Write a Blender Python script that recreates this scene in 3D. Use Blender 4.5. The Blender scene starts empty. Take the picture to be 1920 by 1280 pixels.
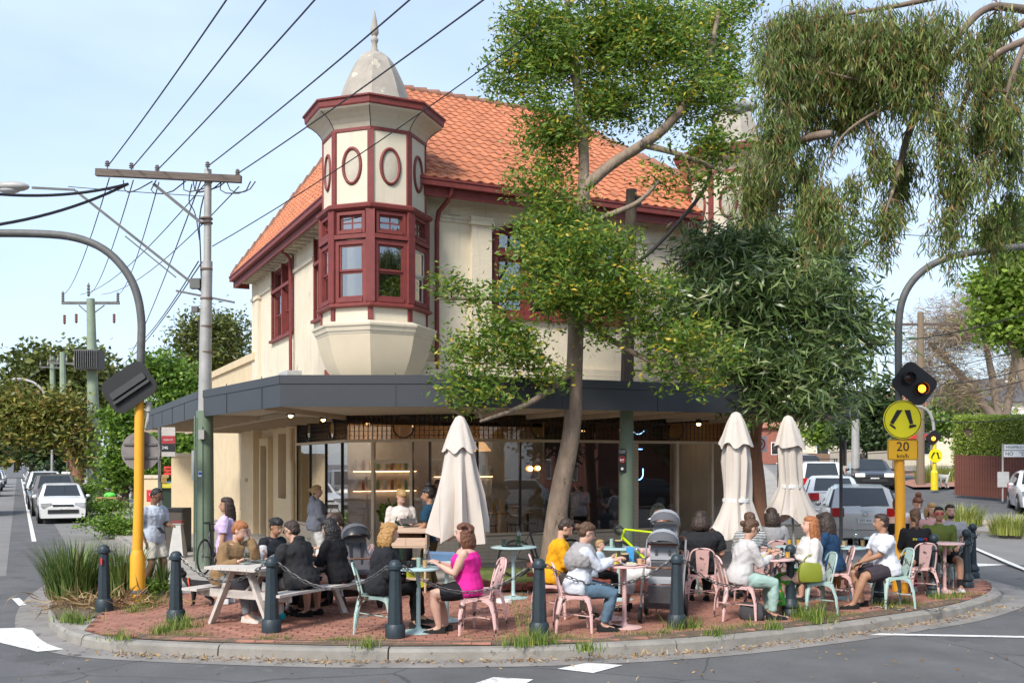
import bpy, math, random
import numpy as np
from mathutils import Vector, Matrix, Euler, noise as mnoise
R = math.radians
rnd = random.Random(7)
sc = bpy.context.scene
COL = sc.collection
# ---------------------------------------------------------------- camera
FPX = 1900.0; HOR = 868.0; CH = 2.1
cam = bpy.data.cameras.new('camera'); camo = bpy.data.objects.new('camera', cam); COL.objects.link(camo)
camo.location = (0, 0, CH); camo.rotation_euler = (R(90), 0, 0)
cam.sensor_width = 36; cam.lens = 36*FPX/1920; cam.shift_y = (HOR-640)/1920
cam.clip_start = .1; cam.clip_end = 2000
sc.camera = camo
# ---------------------------------------------------------------- sky and sun
SUN_EL, SUN_AZ = 42, 208        # azimuth: compass degrees clockwise from +Y where the sun stands
w = bpy.data.worlds.new('World'); sc.world = w; w.use_nodes = True
nt = w.node_tree; nt.nodes.clear()
out = nt.nodes.new('ShaderNodeOutputWorld'); bg = nt.nodes.new('ShaderNodeBackground')
sky = nt.nodes.new('ShaderNodeTexSky'); sky.sky_type = 'NISHITA'; sky.sun_disc = False
sky.sun_elevation = R(SUN_EL); sky.sun_rotation = R(SUN_AZ); sky.air_density = 1.0; sky.dust_density = 1.5; sky.ozone_density = 1.2
tc = nt.nodes.new('ShaderNodeTexCoord'); mp = nt.nodes.new('ShaderNodeMapping'); mp.inputs['Scale'].default_value = (1, 1, 3.0)
nz = nt.nodes.new('ShaderNodeTexNoise'); nz.inputs['Scale'].default_value = 1.6; nz.inputs['Detail'].default_value = 7; nz.inputs['Roughness'].default_value = .55
cr = nt.nodes.new('ShaderNodeMapRange'); cr.inputs['From Min'].default_value = .36; cr.inputs['From Max'].default_value = .72
cr.inputs['To Min'].default_value = .35; cr.inputs['To Max'].default_value = .78
mx = nt.nodes.new('ShaderNodeMix'); mx.data_type = 'RGBA'
mx.inputs[7].default_value = (3.9, 4.7, 5.9, 1)          # thin high overcast
nt.links.new(tc.outputs['Generated'], mp.inputs['Vector']); nt.links.new(mp.outputs[0], nz.inputs['Vector'])
nt.links.new(nz.outputs[0], cr.inputs[0]); nt.links.new(cr.outputs[0], mx.inputs[0])
nt.links.new(sky.outputs[0], mx.inputs[6]); nt.links.new(mx.outputs[2], bg.inputs[0])
bg.inputs[1].default_value = .11; nt.links.new(bg.outputs[0], out.inputs[0])
sun = bpy.data.lights.new('sun', 'SUN'); sun.energy = 2.0; sun.angle = R(13); sun.color = (1, .95, .87)
suno = bpy.data.objects.new('sun', sun); COL.objects.link(suno); suno.location = (0, 0, 30)
_d = Vector((math.sin(R(SUN_AZ))*math.cos(R(SUN_EL)), math.cos(R(SUN_AZ))*math.cos(R(SUN_EL)), math.sin(R(SUN_EL))))
suno.rotation_euler = _d.to_track_quat('Z', 'Y').to_euler()
sc.view_settings.view_transform = 'Standard'; sc.view_settings.look = 'None'; sc.view_settings.exposure = 1.1; sc.view_settings.gamma = 1
sc.cycles.max_bounces = 8; sc.cycles.transparent_max_bounces = 16

# ---------------------------------------------------------------- materials
MATS = {}
def mat(name, c, rough=.7, metal=0, var=.12, scale=6, bump=.0, bscale=60, spec=.5, chip=None, chipamt=.55, chipscale=9,
        emit=None, es=1, trans=0, spots=None, stretch=None, var2=None, coat=0, randv=0):
    if name in MATS: return MATS[name]
    m = bpy.data.materials.new(name); MATS[name] = m; m.use_nodes = True
    t = m.node_tree; N = t.nodes; L = t.links; b = N['Principled BSDF']
    b.inputs['Roughness'].default_value = rough; b.inputs['Metallic'].default_value = metal
    b.inputs['Specular IOR Level'].default_value = spec; b.inputs['Coat Weight'].default_value = coat
    co = N.new('ShaderNodeTexCoord'); src = co.outputs['Object']
    if stretch:
        mpp = N.new('ShaderNodeMapping'); mpp.inputs['Scale'].default_value = stretch; L.new(src, mpp.inputs[0]); src = mpp.outputs[0]
    n = N.new('ShaderNodeTexNoise'); n.inputs['Scale'].default_value = scale; n.inputs['Detail'].default_value = 6; n.inputs['Roughness'].default_value = .6
    L.new(src, n.inputs['Vector'])
    mr = N.new('ShaderNodeMapRange'); mr.inputs[1].default_value = .25; mr.inputs[2].default_value = .75; L.new(n.outputs[0], mr.inputs[0])
    mixc = N.new('ShaderNodeMix'); mixc.data_type = 'RGBA'
    c2 = var2 or tuple(min(1, x*(1+var)) for x in c); c1 = c if var2 else tuple(x*(1-var) for x in c)
    mixc.inputs[6].default_value = (*c1, 1); mixc.inputs[7].default_value = (*c2, 1); L.new(mr.outputs[0], mixc.inputs[0])
    cur = mixc.outputs[2]
    if randv:
        oi = N.new('ShaderNodeObjectInfo'); hs = N.new('ShaderNodeHueSaturation'); m2 = N.new('ShaderNodeMapRange')
        m2.inputs[3].default_value = 1-randv; m2.inputs[4].default_value = 1+randv; L.new(oi.outputs['Random'], m2.inputs[0])
        L.new(m2.outputs[0], hs.inputs['Value']); L.new(cur, hs.inputs['Color']); cur = hs.outputs[0]
    for k, (cc, amt, scl) in enumerate(([(chip, chipamt, chipscale)] if chip else []) + (spots or [])):
        n2 = N.new('ShaderNodeTexNoise'); n2.inputs['Scale'].default_value = scl; n2.inputs['Detail'].default_value = 8; n2.inputs['Roughness'].default_value = .65
        mpo = N.new('ShaderNodeMapping'); mpo.inputs['Location'].default_value = (3.1*k+1.7, 5.3, 2.2); L.new(src, mpo.inputs[0]); L.new(mpo.outputs[0], n2.inputs['Vector'])
        m3 = N.new('ShaderNodeMapRange'); m3.inputs[1].default_value = amt; m3.inputs[2].default_value = amt+.04; L.new(n2.outputs[0], m3.inputs[0])
        mc = N.new('ShaderNodeMix'); mc.data_type = 'RGBA'; mc.inputs[7].default_value = (*cc, 1); L.new(m3.outputs[0], mc.inputs[0]); L.new(cur, mc.inputs[6]); cur = mc.outputs[2]
    L.new(cur, b.inputs['Base Color'])
    if bump:
        n4 = N.new('ShaderNodeTexNoise'); n4.inputs['Scale'].default_value = bscale; n4.inputs['Detail'].default_value = 5; L.new(src, n4.inputs['Vector'])
        bp = N.new('ShaderNodeBump'); bp.inputs['Strength'].default_value = min(1, bump); bp.inputs['Distance'].default_value = .02; L.new(n4.outputs[0], bp.inputs['Height']); L.new(bp.outputs[0], b.inputs['Normal'])
    if emit:
        b.inputs['Emission Color'].default_value = (*emit, 1); b.inputs['Emission Strength'].default_value = es
    if trans:   # thin translucency for leaves and cloth
        tr = N.new('ShaderNodeBsdfTranslucent'); L.new(cur, tr.inputs[0]); ms = N.new('ShaderNodeMixShader'); ms.inputs[0].default_value = trans
        L.new(b.outputs[0], ms.inputs[1]); L.new(tr.outputs[0], ms.inputs[2]); L.new(ms.outputs[0], N['Material Output'].inputs[0])
    return m
def crackle(m, scale, col, width=.012):
    t = m.node_tree; N = t.nodes; L = t.links; b = N['Principled BSDF']; src = b.inputs['Base Color'].links[0].from_socket
    co = N.new('ShaderNodeTexCoord'); nz_ = N.new('ShaderNodeTexNoise'); nz_.inputs['Scale'].default_value = scale*1.5; nz_.inputs['Detail'].default_value = 5; L.new(co.outputs['Object'], nz_.inputs['Vector'])
    ad = N.new('ShaderNodeVectorMath'); ad.operation = 'MULTIPLY_ADD'; ad.inputs[1].default_value = (.5, .5, .5); L.new(nz_.outputs['Color'], ad.inputs[0]); L.new(co.outputs['Object'], ad.inputs[2])
    v = N.new('ShaderNodeTexVoronoi'); v.feature = 'DISTANCE_TO_EDGE'; v.inputs['Scale'].default_value = scale; L.new(ad.outputs[0], v.inputs['Vector'])
    mr = N.new('ShaderNodeMapRange'); mr.inputs[1].default_value = width*.4; mr.inputs[2].default_value = width; mr.inputs[3].default_value = .75; mr.inputs[4].default_value = 0; L.new(v.outputs[0], mr.inputs[0])
    mc = N.new('ShaderNodeMix'); mc.data_type = 'RGBA'; mc.inputs[7].default_value = (*col, 1); L.new(mr.outputs[0], mc.inputs[0]); L.new(src, mc.inputs[6]); L.new(mc.outputs[2], b.inputs['Base Color'])
def streaks(m, col, amt=.6, sx=9, sz=.5):
    t = m.node_tree; N = t.nodes; L = t.links; b = N['Principled BSDF']; src = b.inputs['Base Color'].links[0].from_socket
    co = N.new('ShaderNodeTexCoord'); mp_ = N.new('ShaderNodeMapping'); mp_.inputs['Scale'].default_value = (sx, sx, sz); L.new(co.outputs['Object'], mp_.inputs[0])
    n = N.new('ShaderNodeTexNoise'); n.inputs['Scale'].default_value = 1; n.inputs['Detail'].default_value = 5; L.new(mp_.outputs[0], n.inputs['Vector'])
    mr = N.new('ShaderNodeMapRange'); mr.inputs[1].default_value = amt; mr.inputs[2].default_value = amt+.2; mr.inputs[4].default_value = .4; L.new(n.outputs[0], mr.inputs[0])
    mc = N.new('ShaderNodeMix'); mc.data_type = 'RGBA'; mc.inputs[7].default_value = (*col, 1); L.new(mr.outputs[0], mc.inputs[0]); L.new(src, mc.inputs[6]); L.new(mc.outputs[2], b.inputs['Base Color'])
def glassmat(name, tint=(.8, .85, .85), refl=.12, dirt=.04):
    if name in MATS: return MATS[name]
    m = bpy.data.materials.new(name); MATS[name] = m; m.use_nodes = True; t = m.node_tree; N = t.nodes; L = t.links; N.remove(N['Principled BSDF'])
    g = N.new('ShaderNodeBsdfGlossy'); g.inputs['Roughness'].default_value = .015; tr = N.new('ShaderNodeBsdfTransparent'); tr.inputs[0].default_value = (*tint, 1)
    fr = N.new('ShaderNodeLayerWeight'); fr.inputs[0].default_value = .5
    pw = N.new('ShaderNodeMath'); pw.operation = 'POWER'; pw.inputs[1].default_value = 3; L.new(fr.outputs['Facing'], pw.inputs[0])
    mr = N.new('ShaderNodeMapRange'); mr.inputs[3].default_value = refl; mr.inputs[4].default_value = 1; L.new(pw.outputs[0], mr.inputs[0])
    ms = N.new('ShaderNodeMixShader'); L.new(mr.outputs[0], ms.inputs[0]); L.new(tr.outputs[0], ms.inputs[1]); L.new(g.outputs[0], ms.inputs[2])
    L.new(ms.outputs[0], N['Material Output'].inputs[0]); return m

# ---------------------------------------------------------------- mesh builder
class B:
    def __init__(s): s.v = []; s.f = []; s.mi = []; s.cur = 0
    def add(s, vs, fs):
        o = len(s.v); s.v += [tuple(p) for p in vs]; s.f += [tuple(i+o for i in f) for f in fs]; s.mi += [s.cur]*len(fs); return s
    def box(s, c, d, rot=None, taper=1):
        hx, hy, hz = d[0]/2, d[1]/2, d[2]/2
        P = [Vector((x*hx*(taper if z > 0 else 1), y*hy*(taper if z > 0 else 1), z*hz)) for z in (-1, 1) for x, y in ((-1, -1), (1, -1), (1, 1), (-1, 1))]
        if rot is not None:
            M = rot if isinstance(rot, Matrix) else Euler(rot).to_matrix()
            P = [M @ p for p in P]
        c = Vector(c)
        return s.add([p+c for p in P], [(0, 3, 2, 1), (4, 5, 6, 7), (0, 1, 5, 4), (1, 2, 6, 5), (2, 3, 7, 6), (3, 0, 4, 7)])
    def bb(s, x0, x1, y0, y1, z0, z1): return s.box(((x0+x1)/2, (y0+y1)/2, (z0+z1)/2), (abs(x1-x0), abs(y1-y0), abs(z1-z0)))
    def beam(s, p0, p1, w, h, up=(0, 0, 1)):
        p0 = Vector(p0); p1 = Vector(p1); d = (p1-p0); l = d.length; d.normalize(); sd = d.cross(Vector(up))
        if sd.length < 1e-4: sd = Vector((1, 0, 0))
        sd.normalize(); u = sd.cross(d)
        return s.box((p0+p1)/2, (l, w, h), Matrix((d, -sd if False else sd, u)).transposed())
    def tube(s, pts, r, n=8, cap=True, ell=None):
        pts = [Vector(p) for p in pts]; k = len(pts)
        rs = list(np.interp(np.linspace(0, 1, k), np.linspace(0, 1, len(r)), r)) if isinstance(r, (list, tuple)) else [r]*k
        t0 = (pts[1]-pts[0]).normalized(); a = t0.orthogonal().normalized(); vs = []; pt = t0
        for i, p in enumerate(pts):
            t = ((pts[min(i+1, k-1)]-pts[max(i-1, 0)])).normalized()
            a = (a - t*a.dot(t)).normalized(); b2 = t.cross(a)
            for j in range(n):
                an = 2*math.pi*j/n; vs.append(p+(a*math.cos(an)+b2*math.sin(an))*rs[i])
        fs = [(i*n+j, i*n+(j+1) % n, (i+1)*n+(j+1) % n, (i+1)*n+j) for i in range(k-1) for j in range(n)]
        if cap: fs += [tuple(range(n-1, -1, -1)), tuple((k-1)*n+j for j in range(n))]
        return s.add(vs, fs)
    def cyl(s, p0, p1, r0, r1=None, n=12): return s.tube([p0, p1], [r0, r0 if r1 is None else r1], n)
    def lathe(s, prof, c=(0, 0, 0), n=16, a0=0, M=None):
        vs = []; k = len(prof)
        for r, z in prof:
            for j in range(n):
                an = a0+2*math.pi*j/n; p = Vector((r*math.cos(an), r*math.sin(an), z))
                if M: p = M @ p
                vs.append(p+Vector(c))
        fs = [(i*n+j, i*n+(j+1) % n, (i+1)*n+(j+1) % n, (i+1)*n+j) for i in range(k-1) for j in range(n)]
        fs += [tuple(range(n-1, -1, -1)), tuple((k-1)*n+j for j in range(n))]
        return s.add(vs, fs)
    def ell(s, c, r, n=10, m=7, M=None):
        vs = []; c = Vector(c)
        for i in range(m+1):
            th = math.pi*i/m
            for j in range(n):
                ph = 2*math.pi*j/n; p = Vector((r[0]*math.sin(th)*math.cos(ph), r[1]*math.sin(th)*math.sin(ph), r[2]*math.cos(th)))
                vs.append((M @ p if M else p)+c)
        return s.add(vs, [(i*n+j, (i+1)*n+j, (i+1)*n+(j+1) % n, i*n+(j+1) % n) for i in range(m) for j in range(n)])
    def loft(s, rings, cap=True):
        n = len(rings[0]); vs = [p for r in rings for p in r]; k = len(rings)
        fs = [(i*n+j, i*n+(j+1) % n, (i+1)*n+(j+1) % n, (i+1)*n+j) for i in range(k-1) for j in range(n)]
        if cap: fs += [tuple(range(n-1, -1, -1)), tuple((k-1)*n+j for j in range(n))]
        return s.add(vs, fs)
    def prism(s, poly, z0, z1):
        n = len(poly); a = sum(poly[i][0]*poly[(i+1) % n][1]-poly[(i+1) % n][0]*poly[i][1] for i in range(n))
        if a < 0: poly = poly[::-1]
        vs = [(x, y, z0) for x, y in poly]+[(x, y, z1) for x, y in poly]
        return s.add(vs, [tuple(range(n-1, -1, -1)), tuple(range(n, 2*n))]+[(i, (i+1) % n, n+(i+1) % n, n+i) for i in range(n)])
    def prismM(s, poly, y0, y1, M):   # polygon in a local x,z plane with thickness along y, mapped by M
        n = len(poly); vs = [M @ Vector((x, y0, z)) for x, z in poly]+[M @ Vector((x, y1, z)) for x, z in poly]
        return s.add(vs, [tuple(range(n)), tuple(range(2*n-1, n-1, -1))]+[(i, n+i, n+(i+1) % n, (i+1) % n) for i in range(n)])
    def quad(s, a, b, c, d): return s.add([a, b, c, d], [(0, 1, 2, 3)])
    def torus(s, c, R0, r, n=20, m=6, M=None, a0=0, a1=2*math.pi, sx=1, sz=1):
        pts = []
        full = abs(a1-a0-2*math.pi) < 1e-3
        k = n+1
        for i in range(k):
            a = a0+(a1-a0)*i/n; p = Vector((math.cos(a)*R0*sx, 0, math.sin(a)*R0*sz)); pts.append((M @ p if M else p)+Vector(c))
        return s.tube(pts, r, m, cap=not full)
    def mesh(s, name, mats, smooth=None):
        me = bpy.data.meshes.new(name); me.from_pydata(s.v, [], s.f)
        for m in (mats if isinstance(mats, (list, tuple)) else [mats]): me.materials.append(m)
        if any(s.mi): me.polygons.foreach_set('material_index', s.mi)
        me.update()
        if smooth is not None:
            me.shade_smooth() if hasattr(me, 'shade_smooth') else None
            try: me.set_sharp_from_angle(angle=R(smooth))
            except Exception: pass
        return me
    def build(s, name, mats, parent=None, M=None, smooth=None, **tags):
        return link(name, s.mesh(name, mats, smooth), parent, M, **tags)
def link(name, me, parent=None, M=None, **tags):
    o = bpy.data.objects.new(name, me); COL.objects.link(o)
    if parent: o.parent = parent
    if M is not None: o.matrix_local = M
    for k, v in tags.items(): o[k] = v
    return o
def tag(o, label=None, cat=None, group=None, kind=None):
    if label: o['label'] = label
    if cat: o['category'] = cat
    if group: o['group'] = group
    if kind: o['kind'] = kind
    return o
def thing(name, label, cat, loc=(0, 0, 0), rz=0, group=None, scale=1):
    o = bpy.data.objects.new(name, None); COL.objects.link(o); o.location = loc; o.rotation_euler = (0, 0, rz); o.scale = (scale,)*3
    return tag(o, label, cat, group)
def dup(root, loc, rz, label, group=None, swap=None, scale=1):
    """copy of a thing with copies of its parts and sub-parts"""
    def cp(o, par):
        c = o.copy(); COL.objects.link(c)
        if par: c.parent = par
        for ch in [x for x in o.children]: cp(ch, c)
        return c
    r = cp(root, None); r.location = loc; r.rotation_euler = (0, 0, rz); r.scale = (scale,)*3; r['label'] = label
    if group: r['group'] = group
    return r
def G(px, py, z=0.0):
    """ground point seen at photograph pixel"""
    Y = (CH-z)*FPX/(py-HOR); return Vector(((px-960)*Y/FPX, Y, z))
def W(px, py, Y): return Vector(((px-960)*Y/FPX, Y, CH-(py-HOR)*Y/FPX))
def XA(px, Y): return (px-960)*Y/FPX
def sst(a, b, x): t = max(0, min(1, (x-a)/(b-a))); return t*t*(3-2*t)
def terr(x, y):
    k = sst(1, 8, x)
    if y < 24: return 0
    return k*(.040*(min(y, 60)-24)+.012*max(0, min(y, 300)-60))
# ================================================================ GROUND
m_asph = mat('asphalt', (.115, .113, .112), .9, var=.28, scale=1.1, bump=.5, bscale=90, spots=[((.075, .075, .078), .56, 130), ((.20, .19, .18), .6, 150), ((.085, .083, .08), .6, .5), ((.14, .135, .13), .62, 1.7)])
crackle(m_asph, .35, (.05, .05, .05), .006)
m_asph2 = mat('old_asphalt', (.20, .19, .18), .92, var=.14, scale=.8, bump=.35, bscale=80, spots=[((.10, .10, .10), .66, 1.2)])
m_conc = mat('kerb_concrete', (.27, .25, .22), .9, var=.25, scale=3, bump=.5, bscale=70, spots=[((.09, .085, .075), .63, 5)])
m_path = mat('concrete_path', (.36, .33, .29), .9, var=.18, scale=1.5, bump=.3, bscale=60, spots=[((.2, .18, .16), .64, 3)])
m_gut = mat('gutter_concrete', (.24, .22, .2), .9, var=.28, scale=2.2, bump=.4, spots=[((.1, .09, .08), .6, 4)])
m_brick = mat('paver', (.33, .15, .105), .85, var=.3, scale=2.3, bump=.4, bscale=50, randv=.2, spots=[((.33, .17, .12), .6, 1.4), ((.12, .05, .04), .66, 7)])
m_soil = mat('soil', (.13, .09, .06), 1, var=.35, scale=9, bump=.9, bscale=30, spots=[((.24, .2, .1), .6, 14)])
m_lawn = mat('lawn', (.16, .2, .05), 1, var=.4, scale=5, bump=.8, bscale=60, spots=[((.3, .26, .12), .6, 8)])
m_white = mat('line_paint', (.72, .71, .68), .8, var=.08, scale=5, spots=[((.3, .29, .28), .59, 16), ((.45, .44, .43), .6, 5)])
RZ = -.13
# a single sheet of ground out to the horizon, rising gently on the right
b = B(); xs = [-900, -300, -120, -60, -30, -20, -10, -4, 1, 3, 5, 7, 9, 12, 16, 22, 30, 45, 70, 120, 300, 900]
ys = [-60, -10, 0, 6, 12, 18, 24, 28, 33, 40, 50, 60, 80, 110, 160, 300, 900, 1800]
for y in ys:
    for x in xs: b.v.append((x, y, terr(x, y)+RZ))
n = len(xs)
for j in range(len(ys)-1):
    for i in range(n-1): b.f.append((j*n+i, j*n+i+1, (j+1)*n+i+1, (j+1)*n+i)); b.mi.append(0)
b.build('road', m_asph, kind='structure', smooth=60)
def smooth_poly(P, it=2):
    for _ in range(it):
        Q = [P[0]]
        for i in range(len(P)-1): a, c = Vector(P[i]), Vector(P[i+1]); Q += [a*.75+c*.25, a*.25+c*.75]
        Q.append(P[-1]); P = Q
    return [Vector(p) for p in P]
rd = Vector((.899, .438)); ld = Vector((-.438, .899)); O2 = Vector((-2.74, 20.2))
BANG = math.atan2(.438, .899)
dR = Vector((.226, .974))
def bl(u, v): return O2+rd*u+ld*v       # building-local ground coordinates to world
far = G(166, 971).xy
# kerb line of the whole island, from far along the left street, round the corner, to far along the right street
kp_left = [bl(-3.85, 150), bl(-3.85, 60), bl(-3.85, 20), bl(-3.85, 9), bl(-3.8, 7.0)]
kp_mid = [G(245, 1040).xy, G(170, 1058).xy, G(100, 1100).xy, G(84, 1142).xy, G(109, 1178).xy, G(170, 1197).xy, G(245, 1203).xy, G(380, 1209).xy, G(540, 1214).xy, G(700, 1217).xy,
          G(960, 1215).xy, G(1150, 1209).xy, G(1300, 1200).xy, G(1440, 1187).xy, G(1574, 1171).xy, G(1710, 1152).xy, G(1800, 1138).xy]
kp_right = [Vector((8.0, 16.4)), Vector((8.75, 18.2)), Vector((8.6, 20.5)), Vector((7.9, 23.0))] + [Vector((7.75, 26))+dR*t for t in (0, 8, 20, 34, 60, 120)]
kerb = smooth_poly(kp_left+kp_mid+kp_right, 2)
def offset(L, d):
    out = []
    for i, p in enumerate(L):
        t = (L[min(i+1, len(L)-1)]-L[max(i-1, 0)]).normalized(); out.append(p+Vector((-t.y, t.x))*d)
    return out
kin = offset(kerb, .15)      # inner side of kerb stone (left of travel = island side)
if (kin[len(kin)//2].y < kerb[len(kerb)//2].y): kin = offset(kerb, -.15); SG = -1
else: SG = 1
# island slab
b = B(); ctr = Vector((-2, 60))
poly = [(p.x, p.y) for p in kin]
def zt(p): return terr(p[0], p[1])
def fan(poly, z, rows):      # slab made of strips between left edge and right edge at given y's would be overkill: triangulate via bmesh
    import bmesh
    bm = bmesh.new(); vs = [bm.verts.new((x, y, zt((x, y))+z)) for x, y in poly]; f = bm.faces.new(vs)
    bmesh.ops.triangulate(bm, faces=[f]); return bm
def polymesh(name, poly, z, m, **tags):
    bm = fan(poly, z, 0); me = bpy.data.meshes.new(name); bm.to_mesh(me); bm.free(); me.materials.append(m)
    if me.polygons and me.polygons[0].normal.z < 0: me.flip_normals()
    return link(name, me, **tags)
polymesh('footpath', poly, 0, m_path, kind='structure')
# kerb stones, one after another with open joints
kr = link('kerb', None, kind='structure') if False else thing('kerb', None, None)
kr['kind'] = 'structure'
acc = [0]
for i in range(1, len(kerb)): acc.append(acc[-1]+(kerb[i]-kerb[i-1]).length)
def at_len(s, L=kerb):
    for i in range(1, len(acc)):
        if acc[i] >= s: t = (s-acc[i-1])/max(1e-6, acc[i]-acc[i-1]); return L[i-1].lerp(L[i], t)
    return L[-1]
S = 0; nst = 0
while S < acc[-1]-1:
    mid = at_len(S); far_ = mid.y > 60
    ln = (12 if far_ else rnd.choice([1.1, 1.6, 2.0, 2.3])) ; gap = 0 if far_ else .018
    ramp = False
    q = at_len(S+ln/2); 
    if (q-G(170, 1197).xy).length < .5: ramp = True
    h = .02 if ramp or (q-Vector((8.5, 17.5))).length < 1.3 else .13
    ss = [S+gap+(ln-gap)*k/(3 if far_ else 6) for k in range((3 if far_ else 6)+1)]
    jz = rnd.uniform(-.008, .008)
    rings = []
    for s_ in ss:
        o_ = at_len(s_); i_ = at_len(s_, kin); z = zt(o_)+jz
        dn = (i_-o_).normalized()*.035
        rings.append([(o_.x, o_.y, z-.2), (o_.x-dn.x*.4, o_.y-dn.y*.4, z-.13), (o_.x, o_.y, z-.13+h-.03), (o_.x+dn.x, o_.y+dn.y, z-.13+h+.003), (i_.x, i_.y, z-.13+h+.006 if h > .1 else z+.004), (i_.x, i_.y, z-.2)])
    B().loft(rings).build('kerb_stone', m_conc, kr); S += ln; nst += 1
# gutter apron
go = offset(kerb, -SG*.42)
b = B(); vs = []
for a, c in zip(kerb, go): vs += [(a.x, a.y, zt(a)+RZ+.012), (c.x, c.y, zt(c)+RZ+.005)]
b.add(vs, [(2*i, 2*i+1, 2*i+3, 2*i+2) for i in range(len(kerb)-1)])
b.build('gutter', m_gut, kind='structure')
# ---- brick paving of the plaza, basket of running bond bricks laid as real pieces
def inpoly(x, y, P):
    c = False; j = len(P)-1
    for i in range(len(P)):
        if (P[i][1] > y) != (P[j][1] > y) and x < (P[j][0]-P[i][0])*(y-P[i][1])/(P[j][1]-P[i][1])+P[i][0]: c = not c
        j = i
    return c
kin2 = offset(kerb, SG*.17)
plaza = [(p.x, p.y) for p in kin2 if p.y < 19.5 and p.x > -6.2]
pl_y = 18.4
pk = [(p.x, p.y) for p in kin2 if p.y < 18.4 and (p.x > -5.45 or p.y < 12.9)]
pk = [p for p in pk if not (p[0] < -5.2 and p[1] > 12.9)]
plaza = [G(215, 1118).xy[:], *pk, (8.2, 18.6), (3.2, 18.6), (3.2, 16.3), (-.5, 16.3), (-.8, 17.6), (-4.6, 16.4)]
plaza = [(p[0], p[1]) for p in plaza]
polymesh('paving_bed', plaza, .004, mat('joint_sand', (.12, .06, .045), 1, var=.3, scale=5), kind='structure')
bw, bh, th = .23, .115, .022
cand = []
ang = R(-3); ca, sa = math.cos(ang), math.sin(ang)
for j in range(int(-10/bh), int(12/bh)):
    for i in range(-36, 44):
        lx = (i+(.5 if j % 2 else 0))*bw; ly = 14+j*bh; x = ca*lx-sa*(ly-14); y = 14+sa*lx+ca*(ly-14)
        if y < 10.5 or y > 19: continue
        if all(inpoly(x+dx, y+dy, plaza) for dx, dy in ((.1, .04), (-.1, .04), (.1, -.04), (-.1, -.04))): cand.append((x, y))
cand.sort(key=lambda p: p[1]+abs(p[0])*.05)
def brickb(b, x, y, r, s=1):
    z = .006+.022+mnoise.noise(Vector((x*.5, y*.5, 0)))*.012+r.uniform(-.003, .003); hw, hh = bw/2-.005, bh/2-.005
    rz = ang+r.uniform(-.02, .02); c_, s_ = math.cos(rz), math.sin(rz); tx, ty = r.uniform(-.01, .01), r.uniform(-.01, .01)
    P = []
    for zz, k in ((z-.02, 1), (z-.003, 1), (z, .95)):
        for dx, dy in ((-hw*k, -hh*k), (hw*k, -hh*k), (hw*k, hh*k), (-hw*k, hh*k)):
            P.append((x+c_*dx-s_*dy, y+s_*dx+c_*dy, zz+dx*tx+dy*ty))
    b.add(P, [(8, 9, 10, 11)]+[(4*q+i, 4*q+(i+1) % 4, 4*q+4+(i+1) % 4, 4*q+4+i) for q in (0, 1) for i in range(4)])
pav = thing('brick_paving', None, None); pav['kind'] = 'structure'
b0 = B(); brickb(b0, 0, 0, random.Random(1)); me0 = b0.mesh('brick', m_brick)
for x, y in cand[:290]:
    o = link('brick', me0, pav); o.location = (x, y, .006+rnd.uniform(-.003, .003)+mnoise.noise(Vector((x*.5, y*.5, 0)))*.01); o.rotation_euler = (rnd.uniform(-.012, .012), rnd.uniform(-.01, .01), rnd.uniform(-.02, .02))
b = B()
for x, y in cand[290:]: brickb(b, x, y, rnd)
b.build('paver', mat('paver2', (.32, .145, .10), .85, var=.35, scale=2.3, bump=.4, bscale=50, spots=[((.33, .16, .12), .57, 5), ((.12, .05, .04), .62, 9)]), pav, kind='stuff')
# verge soil + planted bed
polymesh('garden_bed', [tuple(G(*q).xy) for q in ((92, 1140), (112, 1168), (150, 1166), (235, 1140), (300, 1128), (330, 1112), (300, 1080), (240, 1060), (170, 1068), (108, 1104))], .02, m_soil, kind='structure')
lawn_poly = [(-.3, 16.7), (3.0, 16.7), (3.0, 19.3), (-1.0, 20.0), (-.9, 18.0)]
polymesh('lawn', lawn_poly, .06, m_lawn, kind='structure')
b = B(); wa = [p for p in offset(kerb, SG*.165) if p.y < 15.5 and -4.6 < p.x < 7.9]; wb = [p for p in offset(kerb, SG*.44) if p.y < 15.7 and -4.6 < p.x < 7.9]; nn_ = min(len(wa), len(wb)); vs = []
for p, q in zip(wa[:nn_], wb[:nn_]):
    k = 1+.9*mnoise.noise(Vector((q.x*1.7, 1, 0)))+.5*mnoise.noise(Vector((q.x*6, 1, 0))); q = p.lerp(q, max(.15, k)); vs += [(p.x, p.y, .012), (*(p.lerp(q, .5)), .04), (q.x, q.y, .024)]
b.add(vs, [f for i in range(nn_-1) for f in ((3*i, 3*i+3, 3*i+4, 3*i+1), (3*i+1, 3*i+4, 3*i+5, 3*i+2))]); b.build('weed_strip', m_soil, kind='structure')
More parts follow.
